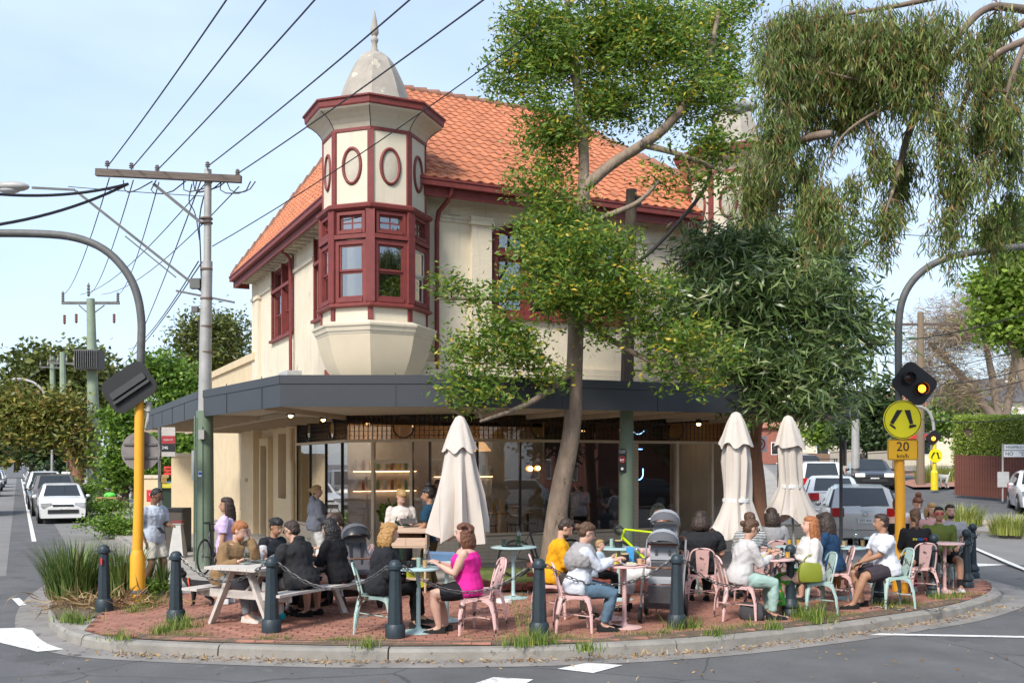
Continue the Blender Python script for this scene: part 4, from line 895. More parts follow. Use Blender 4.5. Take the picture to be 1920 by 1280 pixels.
bgtree('street_tree', 'leafy green tree behind the bus stop seen under the awning', 320, 40, 0, [[(322, 960), (322, 900), (322, 850)]], [(320, 850, 40, 35), (350, 840, 30, 35), (300, 880, 25, 30)], 150, 44, .3, .2, .13, lmC, tr=.15)
# right-hand trees
bgtree('street_tree', 'tall bare branched tree with pinkish brown twigs behind the hedge', 1850, 66, 0, [[(1880, 850), (1870, 760), (1850, 650), (1830, 560)], [(1878, 830), (1900, 700), (1915, 560)], [(1876, 800), (1800, 700), (1740, 640)]], [(1800, 620, 90, 60), (1740, 680, 50, 70), (1860, 560, 60, 40), (1900, 700, 40, 80), (1800, 730, 60, 50)], 900, 12, .5, 1.0, .035, leafmat('bare_twigs', [(0, (.20, .15, .11)), (.8, (.36, .28, .2)), (1, (.5, .4, .15))], .1, .8), mat('bare_twig', (.23, .18, .14), .9), tr=.35)
bgtree('street_tree', 'bright spring green tree at the right edge above the road', 1925, 36, 0, [[(1940, 880), (1935, 760), (1925, 620), (1915, 520)], [(1938, 760), (1890, 620), (1870, 560)]], [(1900, 440, 60, 60), (1880, 540, 55, 50), (1930, 520, 60, 90), (1900, 610, 50, 40), (1860, 600, 35, 30), (1950, 640, 40, 50)], 300, 50, .3, .22, .15, lmD, m_bark, tr=.25)
bgtree('street_tree', 'bright yellow green tree over the stone wall of the right street', 1590, 75, 0, [[(1590, 868), (1590, 830), (1590, 790)]], [(1570, 790, 45, 25), (1620, 780, 40, 25), (1540, 815, 30, 18)], 140, 40, .5, .4, .25, lmD, tr=.2)
bgtree('street_tree', 'dark green shrubby tree behind the stone wall', 1610, 66, 0, [[(1612, 872), (1612, 830)]+[(1612, 800)]], [(1610, 815, 45, 28), (1650, 770, 30, 60), (1660, 830, 25, 25), (1700, 790, 30, 50)], 190, 42, .5, .35, .2, lmE, tr=.15)
bgtree('street_tree', 'green tree closing the far end of the right street', 1480, 150, 0, [[(1480, 868), (1480, 820), (1480, 790)]], [(1480, 790, 40, 35), (1540, 790, 40, 30), (1430, 800, 40, 30)], 120, 36, 1, .8, .5, lmC, tr=.3)
bgtree('street_tree', 'small green tree between the bare tree and the house', 1800, 80, 0, [[(1800, 860), (1800, 800), (1800, 760)]], [(1800, 760, 30, 35), (1760, 790, 30, 30), (1850, 790, 40, 30)], 110, 36, .6, .45, .3, lmC, tr=.15)
# ---- strappy grass clumps
lmG = leafmat('blade_green', [(0, (.05, .10, .02)), (.6, (.11, .18, .04)), (.9, (.2, .26, .07)), (1, (.35, .3, .14))], .25, .4)
lmH = leafmat('blade_lime', [(0, (.15, .2, .03)), (.6, (.3, .34, .06)), (1, (.5, .5, .2))], .3, .5)
def blades(name, label, x, y, z, r, h, n, m, wd=.018, group=None, parts=True, cat='grass clump', lean=.55):
    t = thing(name, label, cat, (x, y, z), group=group); vs = []; fs = []
    for i in range(n):
        a = rnd.uniform(0, 2*math.pi); rr = r*.45*math.sqrt(rnd.random()); hh = h*rnd.uniform(.55, 1.08); ln = lean*rnd.uniform(.2, 1.1)*hh; da = a+rnd.uniform(-.7, .7)
        sx, sy = -math.sin(da)*wd/2, math.cos(da)*wd/2; o = len(vs)
        for s in (0, .35, .7, 1):
            k = (1-s**2*.95); cx_, cy_ = rr*math.cos(a)+math.cos(da)*ln*s**1.7, rr*math.sin(a)+math.sin(da)*ln*s**1.7; zz = hh*(s-.18*s**3*(ln/hh))
            vs += [(cx_-sx*k, cy_-sy*k, zz), (cx_+sx*k, cy_+sy*k, zz)]
        fs += [(o+2*j, o+2*j+1, o+2*j+3, o+2*j+2) for j in range(3)]
    me = bpy.data.meshes.new(name); me.from_pydata(vs, [], fs); me.materials.append(m); link('blades', me, t); return t
p = G(150, 1120); q = G(205, 1125)
blades('grass_clump', 'large strappy green clump at the left kerb beside the first bollard', p.x-.05, p.y-.1, .02, .85, .95, 620, lmG, .022, lean=.55)
blades('grass_clump', 'strappy green clump between the left bollard and the yellow pole', q.x+.1, q.y+.3, .02, .6, .85, 380, lmG, .022, lean=.5)
p = G(305, 1108); blades('grass_clump', 'small upright strappy clump right of the yellow pole base', p.x, p.y, .02, .2, .62, 40, lmG, .03, lean=.35)
for px, py, Y, r, h, lb in ((1805, 955, 30.0, 1.2, .7, 'yellow green strappy clump on the median, the left one'), (1893, 970, 27.5, 1.1, .65, 'yellow green strappy clump on the median near the right edge')):
    blades('grass_clump', lb, XA(px, Y), Y, terr(XA(px, Y), Y)+.02, r, h, 420, lmH, .03, 'grass clumps on the median', lean=.6)
for px, Y, r, h in ((1745, 52, 1.6, 1.0), (1775, 53, 1.4, .8)):
    blades('shrub_clump', 'lime green clump by the bus shelter, %s' % ('behind the far yellow pole' if px > 1760 else 'next to the timber pole'), XA(px, Y), Y, terr(XA(px, Y), Y), r, h, 400, lmH, .05, 'lime clumps by the shelter', lean=.5)
# weeds and tufts on the kerb verge
def tufts(name, spots, m, n, h, r, label_kind='stuff', wd=.007):
    b = B(); vs = []; fs = []
    for (x, y, k) in spots:
        for i in range(int(n*k)):
            a = rnd.uniform(0, 6.283); rr = r*k*abs(rnd.gauss(0, .6)); da = rnd.uniform(0, 6.283); hh = h*rnd.uniform(.3, 1.1)*k; ln = hh*rnd.uniform(.2, .9); o = len(vs)
            x0, y0 = x+rr*math.cos(a), y+rr*math.sin(a); sx, sy = -math.sin(da)*wd/2, math.cos(da)*wd/2
            for s in (0, .5, 1): vs += [(x0+math.cos(da)*ln*s*s-sx*(1-s*.9), y0+math.sin(da)*ln*s*s-sy*(1-s*.9), .015+hh*s), (x0+math.cos(da)*ln*s*s+sx*(1-s*.9), y0+math.sin(da)*ln*s*s+sy*(1-s*.9), .015+hh*s)]
            fs += [(o, o+1, o+3, o+2), (o+2, o+3, o+5, o+4)]
    me = bpy.data.meshes.new(name); me.from_pydata(vs, [], fs); me.materials.append(m); o = link(name, me); o['kind'] = 'stuff'; return o
lmW = leafmat('weed_green', [(0, (.08, .13, .02)), (.4, (.18, .24, .04)), (.7, (.34, .3, .12)), (1, (.5, .4, .22))], .3, .6)
vr = offset(kerb, SG*.32); sp = []
for i in range(1500):
    k = rnd.randrange(len(vr)); p = vr[k]
    if p.y > 16 or p.x < -4.5 or p.x > 8: continue
    if mnoise.noise(Vector((p.x*1.3, p.y, 2))) > -.05: sp.append((p.x+rnd.gauss(0, .12), p.y+abs(rnd.gauss(0, .12)), rnd.uniform(.3, 1)))
o = tufts('verge_grass', sp, lmW, 26, .085, .12, wd=.010); tag(o, 'yellowing grass and weeds along the inside of the kerb', 'grass')
sp = [(*G(px, py).xy, k) for px, py, k in ((325, 1185, 1.6), (350, 1180, 1.5), (300, 1192, 1.2), (1005, 1205, 1.4), (1020, 1208, 1.2), (1275, 1182, 1.5), (1300, 1180, 1.2), (1500, 1160, 1.6), (1530, 1162, 1.8), (1520, 1168, 1.6), (1660, 1140, 1.2), (1695, 1135, 1.2), (225, 1200, 1.1), (1100, 1222, 1.2), (980, 1212, 1.4), (1790, 1122, 1.0), (1760, 1125, 1.2), (690, 1215, 1.1), (270, 1140, 1.3), (290, 1133, 1.3), (250, 1150, 1.1), (130, 1165, 1.4), (150, 1170, 1.2), (1340, 1192, 1.1), (1450, 1180, 1.1))]
o = tufts('weed_tuft', sp, leafmat('weed_fresh', [(0, (.07, .14, .02)), (.7, (.2, .3, .05)), (1, (.4, .42, .1))], .3, .6), 90, .13, .16, wd=.012); tag(o, 'fresh green weed tufts at the feet of the bollards', 'weeds')
sp = [(rnd.uniform(-.8, 2.9), rnd.uniform(16.8, 19.2), rnd.uniform(.6, 1)) for _ in range(420)]
o = tufts('lawn_grass', sp, lmG, 14, .09, .14); tag(o, 'short lawn inside the brick edging around the tree', 'grass')
# tall spindly weed by the middle bollard
t = thing('tall_weed', 'spindly pale green weed standing beside the bollard under the leaning tree', 'plant', (G(985, 1190).x, G(985, 1190).y, 0)); b = B()
pts = []
for i in range(9):
    x, y = rnd.uniform(-.08, .08), rnd.uniform(-.08, .08); h = rnd.uniform(.4, .75); q = Vector((x*2.6, y*2, h)); b.tube([(x, y, 0), (x*1.5, y*1.5, h*.5), q], [.004, .003, .002], 4)
    for k in range(26): s = rnd.uniform(.25, 1); pts.append((x+(q.x-x)*s*s, y+(q.y-y)*s*s, h*s))
b.build('stem', mat('weed_stem', (.25, .3, .1), .8), t); leaves('foliage', pts, .05, .012, lmW, t, up=.5)
# left street shrubs on the nature strip
for px, Y, r, h, lb in ((160, 47, 1.3, 1.5, 'leafy green bush behind the small timber table'), (215, 30, 1.1, .45, 'low green ground cover at the kerb of the left street'), (195, 40, 1.4, .7, 'green bush at the kerb by the parked white hatchback')):
    t = thing('street_bush', lb, 'bush', (XA(px, Y), Y, 0)); pts = blobpts([((0, 0, h*.5), (r, r, h*.55))], 60, .3); b = B(); b2 = [(Vector((0, 0, 0)), .03), (Vector((0, 0, h*.4)), .02)]; skeleton(b, b2, pts, .006); b.build('stem', m_bark2, t); leaves('foliage', cluster(pts, 45, .13), .12, .06, lmC, t)
for px, py, lb in ((285, 1118, 'weedy green plant at the foot of the yellow pole'), (268, 1108, 'leafy weed right behind the yellow pole base')):
    p = G(px, py); t = thing('street_bush', lb, 'bush', (p.x, p.y, 0)); pts = blobpts([((0, 0, .12), (.3, .25, .14))], 24, .3); b = B(); skeleton(b, [(Vector((0, 0, 0)), .01), (Vector((0, 0, .06)), .01)], pts, .004); b.build('stem', m_bark2, t); leaves('foliage', cluster(pts, 24, .05), .07, .035, lmC, t)
# litter leaves
pts = [(p.x+rnd.gauss(0, .1), p.y+rnd.gauss(0, .05)-.18, RZ+.02) for p in [kerb[rnd.randrange(len(kerb))] for _ in range(5200)] if p.y < 16 and p.x > -4.6]
ll_ = leafmat('leaf_litter', [(0, (.2, .1, .04)), (.5, (.34, .22, .1)), (1, (.5, .38, .22))], .1, .8)
o = leaves('leaf_litter', pts[:1100], .065, .02, ll_, up=0, kind='stuff'); tag(o, 'dry fallen gum leaves lying along the gutter', 'leaves')
pts = [(rnd.uniform(-6, 9), rnd.uniform(8.5, 16), RZ+.012) for _ in range(500)]+[(rnd.uniform(-4.5, 8), rnd.uniform(11.9, 18), .04) for _ in range(500)]
o = leaves('leaf_litter', [p for p in pts if (p[2] > 0) == (p[1] > 12.5)], .06, .02, ll_, up=0, kind='stuff'); tag(o, 'scattered dry leaves on the road and the brick paving', 'leaves')
pts = []
b = B()
# dry dead leaves under the strappy clump
pts = [(G(200, 1140).x+rnd.gauss(0, .45), G(200, 1140).y+rnd.gauss(0, .16), .05+abs(rnd.gauss(0, .03))) for _ in range(420)]
o = leaves('dead_blades', pts, .35, .02, ll_, up=0.02, kind='stuff'); tag(o, 'dry brown dead blades under the strappy clump', 'leaves')
# ================================================================ POLES, WIRES, SIGNS
m_yel = mat('yellow_pole_paint', (.80, .37, .02), .55, var=.06, scale=3, chip=(.3, .16, .06), chipamt=.7, chipscale=12)
m_gpole = mat('galvanised_pole', (.13, .13, .125), .65, metal=.3, var=.25, scale=6, spots=[((.12, .09, .07), .66, 5)])
m_gpole2 = mat('pale_galvanised_pole', (.38, .37, .35), .6, metal=.2, var=.22, scale=3, spots=[((.25, .14, .09), .66, 2.6)])
m_green = mat('green_pole_paint', (.14, .19, .13), .6, var=.15, scale=2, bump=.15)
m_wood = mat('weathered_pole_wood', (.12, .09, .07), .95, var=.35, scale=5, bump=.7, bscale=14, stretch=(6, 6, .5))
m_blk = mat('matt_black', (.012, .012, .013), .5)
m_cable = mat('cable_black', (.015, .015, .017), .6)
m_ins = mat('insulator_ceramic', (.16, .15, .15), .35)
m_sign = mat('sign_yellow', (.83, .72, .01), .45, var=.03)
m_signo = mat('sign_amber', (.80, .42, .015), .45, var=.05)
m_signback = mat('sign_back_grey', (.20, .18, .17), .7, var=.22, scale=8, spots=[((.12, .1, .09), .62, 9)])
m_red2 = mat('signal_red', (.6, .03, .03), .5); m_whitep = mat('white_enamel', (.78, .78, .77), .4, var=.03)
m_blue = mat('blue_plate', (.02, .10, .45), .5)
FONT = {}
def text(s, size, M, m, parent, name='lettering', ext=.002, align='CENTER'):
    c = bpy.data.curves.new('t', 'FONT'); c.body = s; c.size = size; c.extrude = ext; c.align_x = align; c.align_y = 'CENTER'; c.resolution_u = 3
    o = bpy.data.objects.new('t', c); me = bpy.data.meshes.new_from_object(o); bpy.data.objects.remove(o); bpy.data.curves.remove(c)
    me.materials.clear(); me.materials.append(m); return link(name, me, parent, M)
UP = Matrix.Rotation(R(90), 4, 'X')          # text plane facing -Y
def face(x, y, z, rz=0, roll=0): return Matrix.Translation((x, y, z)) @ Matrix.Rotation(rz, 4, 'Z') @ Matrix.Rotation(roll, 4, 'Y') @ UP
def rbox(w_, h, r, n=5):
    P = []
    for cx_, cz, a0 in ((w_/2-r, h/2-r, 0), (-w_/2+r, h/2-r, 90), (-w_/2+r, -h/2+r, 180), (w_/2-r, -h/2+r, 270)):
        for k in range(n+1): a = R(a0+90*k/n); P.append((cx_+r*math.cos(a), cz+r*math.sin(a)))
    return P
def disc(r, n=32): return [(r*math.cos(2*math.pi*k/n), r*math.sin(2*math.pi*k/n)) for k in range(n)]
# left signal mast
Y0 = 15.2; q = G(258, 1128)
t = thing('signal_pole', 'tall yellow and grey mast at the left kerb, its arm curving out over the road', 'pole', (q.x, q.y, 0)); bs = t.location.copy()
b = B(); x0 = q.x
def w2(px, py): return W(px, py, q.y)-bs
b.tube([(0, 0, 0), (0, 0, .68), (0.0, 0, .8)], [.115, .11, .075], 14); b.tube([(0, 0, .78), (.02, 0, 1.6), w2(262, 722)], [.078, .072, .07], 14); b.build('pole_base', m_yel, t, smooth=50)
b = B(); b.tube(smooth3([w2(262, 722), w2(265, 640), w2(266, 600), w2(258, 550), w2(238, 508), w2(200, 468), w2(150, 446), w2(90, 438), w2(-40, 437), w2(-300, 436)], 2), [.062]*30 if False else .06, 12); b.build('mast_arm', m_gpole, t, smooth=60)
b = B(); c = w2(262, 724); b.lathe([(.08, -.03), (.085, 0), (.08, .03)], c, 14); b.lathe([(.12, 0), (.125, .03), (.12, .06)], (0, 0, .13), 14); b.build('band', m_gpole, t)
t2 = thing('signal_board', 'black backing board of the flashing signal seen from behind on the left mast', 'traffic signal', (q.x, q.y, W(252, 727, q.y).z)); M_ = Matrix.Translation((-.08, -.12, 0)) @ Matrix.Rotation(R(-34), 4, 'Y')
b = B(); b.prismM(rbox(.76, .56, .14), -.012, .012, M_); b.build('board', m_blk, t2)
b = B(); b.prismM(rbox(.60, .10, .02), -.05, -.013, M_ @ Matrix.Translation((0, 0, .02))); b.prismM(rbox(.64, .04, .01), -.07, -.013, M_ @ Matrix.Translation((0, 0, -.09))); b.build('bracket', mat('dark_grey_metal', (.05, .05, .05), .5), t2)
b = B(); b.prismM(rbox(.5, .3, .1), .013, .2, M_); b.build('signal_housing', m_blk, t2)
t2 = thing('round_sign', 'round grey back of a sign fixed to the yellow mast', 'road sign', (q.x+.01, q.y, W(260, 845, q.y).z)); b = B(); b.prismM(disc(.30), .10, .106, Matrix.Identity(4)); b.build('sign_plate', m_signback, t2); b = B(); b.box((0, .09, .1), (.5, .025, .03)); b.box((0, .09, -.1), (.5, .025, .03)); b.build('rail', m_gpole, t2)
t2 = thing('signal_sensor', 'small grey sensor hanging beside the left mast under the black board', 'sensor', (q.x+.17, q.y, W(280, 765, q.y).z)); b = B(); b.cyl((0, 0, -.05), (0, 0, .1), .045); b.tube([(0, 0, -.05), (-.02, 0, -.2), (-.05, 0, -.3)], [.02, .03, .015], 8); b.build('housing', m_gpole2, t2); b = B(); b.beam((-.12, 0, .06), (0, 0, .06), .02, .03); b.build('arm', m_blk, t2)
# right signal mast
q = Vector((XA(1688, 16.3), 16.3, 0)); t = thing('signal_pole', 'orange and grey mast on the right with curved arm behind the diners', 'pole', q[:]); bs = t.location.copy()
b = B(); b.tube([(0, 0, 0), (0, 0, .7), (0, 0, .8), (0, 0, 1.6), w2(1686, 862)], [.125, .12, .085, .08, .08], 14); b.build('pole_base', m_yel, t, smooth=50)
b = B(); b.tube(smooth3([w2(1686, 862), w2(1685, 720), w2(1684, 620), w2(1688, 570), w2(1706, 530), w2(1742, 497), w2(1790, 478), w2(1860, 468), w2(1960, 458), w2(2200, 440)], 2), .058, 12); b.build('mast_arm', m_gpole, t, smooth=60)
t2 = thing('signal_board', 'black diamond signal on the right mast with its lower amber lamp lit', 'traffic signal', (q.x+.18, q.y-.12, W(1708, 720, q.y).z)); M_ = Matrix.Rotation(R(38), 4, 'Y')
b = B(); b.prismM(rbox(.62, .52, .12), -.012, .012, M_); b.build('board', m_blk, t2)
for s_, lit in ((-1, 0), (1, 1)):
    c = M_ @ Vector((s_*.135, -.02, 0)); b = B(); b.lathe([(.10, 0), (.105, .03), (.10, .10), (.094, .10), (.094, .02)], (0, 0, 0), 16, M=Matrix.Rotation(R(90), 3, 'X')); v = b.build('visor', m_blk, t2, Matrix.Translation(c))
    b = B(); b.ell((0, 0, 0), (.085, .03, .085), 14, 8); b.build('lens', mat('amber_lit', (1, .3, .02), emit=(1, .22, .01), es=5) if lit else mat('lens_dark', (.05, .015, .01), .2), t2, Matrix.Translation(c), 60)
t2 = thing('crossing_sign', 'round yellow sign with black walking legs on the right mast', 'road sign', (q.x, q.y-.1, W(1687, 787, q.y).z))
b = B(); b.prismM(disc(.31, 40), -.004, .004, Matrix.Identity(4)); b.build('sign_plate', m_sign, t2); b = B(); b.torus((0, -.006, 0), .292, .006, 40, 4); b.build('sign_border', m_blk, t2)
def legs(par, s):
    b = B(); I = Matrix.Scale(s, 4)
    for k in (-1, 1):
        b.prismM([(k*.025, .155), (k*.115, .155), (k*.165, -.06), (k*.115, -.075)] if k > 0 else [(-.005, .155), (-.095, .155), (-.205, -.05), (-.155, -.075)], -.012, -.005, I)
        b.prismM([(.10, -.09), (.165, -.075), (.215, -.085), (.21, -.11), (.105, -.14)] if k > 0 else [(-.155, -.09), (-.205, -.065), (-.215, -.085), (-.12, -.155), (-.115, -.125)], -.012, -.005, I)
    b.build('legs_symbol', m_blk, par)
legs(t2, 1)
t2 = thing('speed_sign', 'amber plate reading 20 km/h under the round legs sign', 'road sign', (q.x, q.y-.1, W(1687, 843, q.y).z))
b = B(); b.prismM(rbox(.49, .33, .03), -.004, .004, Matrix.Identity(4)); b.build('sign_plate', m_signo, t2); P = rbox(.47, .31, .025); b = B(); b.tube([Vector((x, -.006, z)) for x, z in P+P[:1]], .004, 4, cap=False); b.build('sign_border', m_blk, t2)
text('20', .21, face(0, -.007, .045), m_blk, t2); text('km/h', .095, face(0, -.007, -.1), m_blk, t2)
# far crossing pole
Yf = 46; zf = terr(XA(1752, Yf), Yf); q = Vector((XA(1752, Yf), Yf, zf)); t = thing('signal_pole', 'slim far yellow pole across the right street with white curved arm', 'pole', q[:]); bs = t.location.copy()
b = B(); b.tube([(0, 0, 0), (0, 0, .8), (0, 0, .9), w2(1752, 820)], [.16, .16, .09, .09], 10); b.build('pole_base', mat('yellow_bright', (.8, .6, .02), .5), t); b = B(); b.tube(smooth3([w2(1752, 820), w2(1750, 790), w2(1742, 770), w2(1722, 760), w2(1700, 762)], 2), .07, 8); b.build('mast_arm', m_gpole2, t)
t2 = thing('crossing_sign', 'small far round yellow legs sign on the slim yellow pole', 'road sign', (q.x, q.y-.12, W(1751, 854, Yf).z)); b = B(); b.prismM(disc(.31), -.004, .004, Matrix.Identity(4)); b.build('sign_plate', m_sign, t2); legs(t2, 1)
t2 = thing('signal_board', 'small far black signal with amber lamps above the far legs sign', 'traffic signal', (q.x-.1, q.y-.12, W(1749, 820, Yf).z)); b = B(); b.prismM(rbox(.62, .5, .12), -.01, .01, Matrix.Rotation(R(-38), 4, 'Y')); b.build('board', m_blk, t2); b = B(); b.ell((0, -.03, -.05), (.09, .03, .09)); b.build('lens', mat('amber_lit', (1, .3, .02)), t2)
# power pole by the awning
PY = 20.3; q = Vector((XA(384, PY), PY, 0)); t = thing('power_pole', 'tall grey pole with green foot rising through the awning edge, timber crossarm on top', 'power pole', q[:]); bs = t.location.copy()
b = B(); b.tube([(0, 0, 0), (0, 0, 1.6), w2(384, 770)], [.185, .175, .165], 16); b.build('pole_foot', m_green, t, smooth=50)
b = B(); b.tube([w2(384, 770), w2(386, 600), w2(389, 490)], [.13, .115, .10], 14); b.tube([w2(389, 490), w2(390, 318)], [.075, .07], 12); b.build('pole_shaft', m_gpole2, t, smooth=50)
b = B()
for y_ in (612, 560, 505, 418, 410, 660): c = w2(387, y_); b.lathe([(.10, -.02), (.125, -.015), (.125, .015), (.10, .02)], c, 14)
b.build('band', mat('rust_band', (.16, .1, .07), .8), t, kind='stuff')
b = B(); b.beam(w2(184, 326)+Vector((0, -.1, 0)), w2(455, 339)+Vector((0, -.1, 0)), .11, .14); b.build('crossarm', mat('crossarm_wood', (.15, .12, .10), .95, var=.35, scale=9, stretch=(.3, 3, 3), bump=.5), t)
b = B(); b.beam(w2(288, 345), w2(380, 420), .05, .06); b.build('brace', m_gpole, t)
ins_px = [(205, 310), (250, 314), (298, 318), (392, 312), (448, 326)]
for px, py in ins_px: c = w2(px, py+6)+Vector((0, -.1, 0)); b = B(); b.lathe([(.012, -.05), (.012, .02), (.05, .02), (.03, .05), (.055, .06), (.03, .09), (.045, .1), (.02, .13)], c, 8); b.build('insulator', m_ins, t)
b = B()
for i in range(7): x_ = rnd.randint(200, 430); b.tube(smooth3([w2(x_, 338), w2(x_+rnd.randint(-15, 15), 362), w2(x_+rnd.randint(20, 50), 350+rnd.randint(-5, 15)), w2(x_+55, 340)], 1), .012, 4)
b.tube(smooth3([w2(395, 330), w2(372, 400), w2(376, 470), w2(378, 560)], 2), .014, 5); b.tube(smooth3([w2(360, 345), w2(352, 380), w2(366, 395), w2(374, 450)], 2), .012, 5); b.tube(smooth3([w2(381, 560), w2(372, 620), w2(380, 720)], 1), .03, 6)
b.build('cable_loops', m_cable, t, kind='stuff')
b = B(); c = w2(367, 532); b.box(c, (.2, .15, .2)); b.box(w2(366, 580), (.12, .12, .12)); b.build('junction_box', m_gpole, t)
b = B(); b.beam(w2(142, 358), w2(378, 545), .05, .05); b.beam(w2(330, 545), w2(440, 567), .03, .04); b.beam(w2(235, 443), w2(330, 520), .025, .025); b.build('lamp_arm', m_gpole, t)
def streetlamp(par, M_): 
    b = B(); b.ell((0, 0, 0), (.36, .15, .10), 14, 8); o = b.build('lamp_head', m_gpole2, par, M_, 50); b = B(); b.ell((-.05, 0, -.07), (.22, .12, .07), 12, 6); b.build('lamp_glass', mat('lamp_glass', (.45, .45, .44), .2), par, M_, 50)
b = B(); b.beam(w2(140, 356), w2(60, 352), .04, .04); b.build('lamp_arm', m_gpole, t); streetlamp(t, Matrix.Translation(w2(22, 350)))
# small street name plate/ID plates
b = B(); b.box(w2(381, 888)+Vector((0, -.185, 0)), (.09, .01, .11)); b.build('id_plate', m_whitep, t); b = B(); b.box(w2(381, 887)+Vector((0, -.192, 0)), (.07, .006, .05)); b.build('id_mark', m_blue, t)
b = B(); b.tube([w2(372, 780)+Vector((-.02, -.16, 0)), w2(371, 1050)+Vector((-.02, -.18, 0))], .02, 6); b.tube([w2(384, 800)+Vector((0, -.17, 0)), w2(385, 1050)+Vector((0, -.19, 0))], .018, 6); b.build('conduit', m_green, t)
b = B(); b.box(w2(385, 815)+Vector((0, -.22, 0)), (.11, .1, .18)); b.build('meter_box', m_gpole2, t)
b = B(); b.box(w2(366, 872)+Vector((.02, -.1, 0)), (.12, .02, .6)); b.build('notice_board', mat('grey_plate', (.35, .36, .36), .6), t)
# second pole with transformer
Y2 = 52; q = Vector((XA(178, Y2), Y2, 0)); t = thing('power_pole', 'pale green pole carrying a grey ribbed transformer down the left street', 'power pole', q[:]); bs = t.location.copy()
b = B(); b.tube([(0, 0, 0), w2(176, 820), w2(170, 560)], [.36, .31, .2], 12); b.build('pole_shaft', mat('pale_green_pole', (.24, .30, .21), .7, var=.15, scale=2), t, smooth=50)
b = B(); b.beam(w2(116, 568), w2(224, 568), .12, .14); b.beam(w2(148, 572), w2(168, 590), .05, .05); b.beam(w2(196, 572), w2(172, 590), .05, .05); b.build('crossarm', m_gpole, t)
for px, py, h in ((118, 566, .55), (166, 556, .7), (221, 566, .5), (121, 590, -.5), (143, 588, -.5), (214, 588, -.5)):
    c = w2(px, py); b = B(); b.lathe([(.03, 0), *[((.09 if k % 2 else .05), h*k/9) for k in range(1, 9)], (.03, h)], c, 8); b.build('insulator', m_ins if h > 0 else mat('fuse_brown', (.2, .08, .06), .5), t)
b = B(); c = w2(175, 676); b.box(c+Vector((0, -.45, 0)), (1.2, .8, .98)); tr_ = b.build('transformer', m_gpole, t); 
for i in range(11): b = B(); b.box(c+Vector((-.55+i*.11, -.92, 0)), (.03, .14, .86)); b.build('fin', m_gpole, tr_)
b = B(); b.box(w2(176, 884)+Vector((0, -.36, 0)), (.2, .02, .3)); b.build('id_plate', m_whitep, t); b = B(); b.box(w2(176, 884)+Vector((0, -.385, 0)), (.1, .02, .12)); b.build('id_mark', m_blue, t)
for px, top, Y_, lb in ((98, 668, 82, 'left one of the two thin pale green poles beyond the transformer'), (117, 660, 74, 'right one of the two thin pale green poles beyond the transformer')):
    q = Vector((XA(px+4, Y_), Y_, 0)); t = thing('power_pole', lb, 'power pole', q[:]); bs = t.location.copy(); b = B(); b.tube([(0, 0, 0), w2(px, top)], [.32, .2], 8); b.build('pole_shaft', mat('pale_green_pole', (.2, .25, .18), .7), t)
    b = B(); b.beam(w2(px-25, top+20), w2(px+25, top+22), .14, .14); b.build('crossarm', m_gpole, t)
    for dx in (-22, -8, 8, 22): c = w2(px+dx, top+20); b = B(); b.lathe([(.04, 0), (.1, .2), (.05, .4), (.03, .6)], c, 6); b.build('insulator', m_ins, t)
q = Vector((XA(62, 60), 60, 0)); t = thing('street_lamp', 'curved arm street lamp far down the left street', 'street lamp', q[:]); bs = t.location.copy(); b = B(); b.tube(smooth3([(1.1, 0, 0), w2(98, 790), w2(92, 750), w2(70, 718), w2(40, 710)], 2), .07, 8); b.build('lamp_post', m_gpole2, t); b = B(); b.ell(w2(32, 711), (.4, .2, .1)); b.build('lamp_head', m_gpole2, t)
# shop front pole (timber above, green below) with bracket lamp
PY = 18.7; q = Vector((XA(1174, PY), PY, 0)); t = thing('timber_pole', 'timber pole painted green below, standing before the cafe door, with lamp bracket', 'power pole', q[:]); bs = t.location.copy()
b = B(); b.tube([(0, 0, 0), w2(1175, 748)], [.145, .125], 16); b.build('pole_foot', m_green, t, smooth=50); b = B(); b.tube([w2(1175, 748), w2(1184, 356)], [.122, .10], 16); b.build('pole_shaft', m_wood, t, smooth=50)
b = B(); b.tube(smooth3([w2(1184, 500), w2(1230, 465), w2(1300, 385), w2(1328, 345), w2(1337, 290), w2(1338, 215)], 2), .035, 8); b.tube([w2(1338, 215), w2(1360, 208)], .03, 8); b.beam(w2(1200, 440), w2(1212, 492), .02, .02); b.build('lamp_arm', mat('dark_bracket', (.04, .035, .03), .7), t, smooth=60)
streetlamp(t, Matrix.Translation(w2(1385, 200)))
b = B(); b.cyl(w2(1196, 380)+Vector((0, -.05, -.08)), w2(1196, 380)+Vector((0, -.05, .1)), .06); b.build('insulator', m_blk, t)
t2 = thing('no_dog_sign', 'black notice with a red barred dog circle strapped to the green pole', 'sign', (q.x-.09, q.y-.15, W(1167, 863, PY).z)); b = B(); b.prismM(rbox(.15, .42, .01), -.004, .004, Matrix.Identity(4)); b.build('sign_plate', m_blk, t2)
b = B(); b.torus((0, -.008, .02), .055, .007, 20, 4); b.beam((-.04, -.008, .06), (.04, -.008, -.02), .006, .012); b.build('ban_circle', m_red2, t2); b = B(); b.prismM([(-.035, .0), (.02, .0), (.035, .03), (.02, .035), (-.02, .02), (-.04, .035)], -.007, -.005, Matrix.Identity(4)); b.prismM([(-.03, -.03), (-.02, -.03), (-.02, .0), (-.03, .0)], -.007, -.005, Matrix.Identity(4)); b.prismM([(.01, -.03), (.02, -.03), (.02, .0), (.01, .0)], -.007, -.005, Matrix.Identity(4)); b.build('dog_symbol', m_whitep, t2)
text('IT\'S RUDE', .028, face(0, -.006, .175), m_whitep, t2); text('to be loose', .024, face(0, -.006, .145), m_whitep, t2); b = B(); b.prismM(disc(.025, 14), -.007, -.005, Matrix.Translation((0, 0, -.15))); b.build('logo_dot', m_whitep, t2)
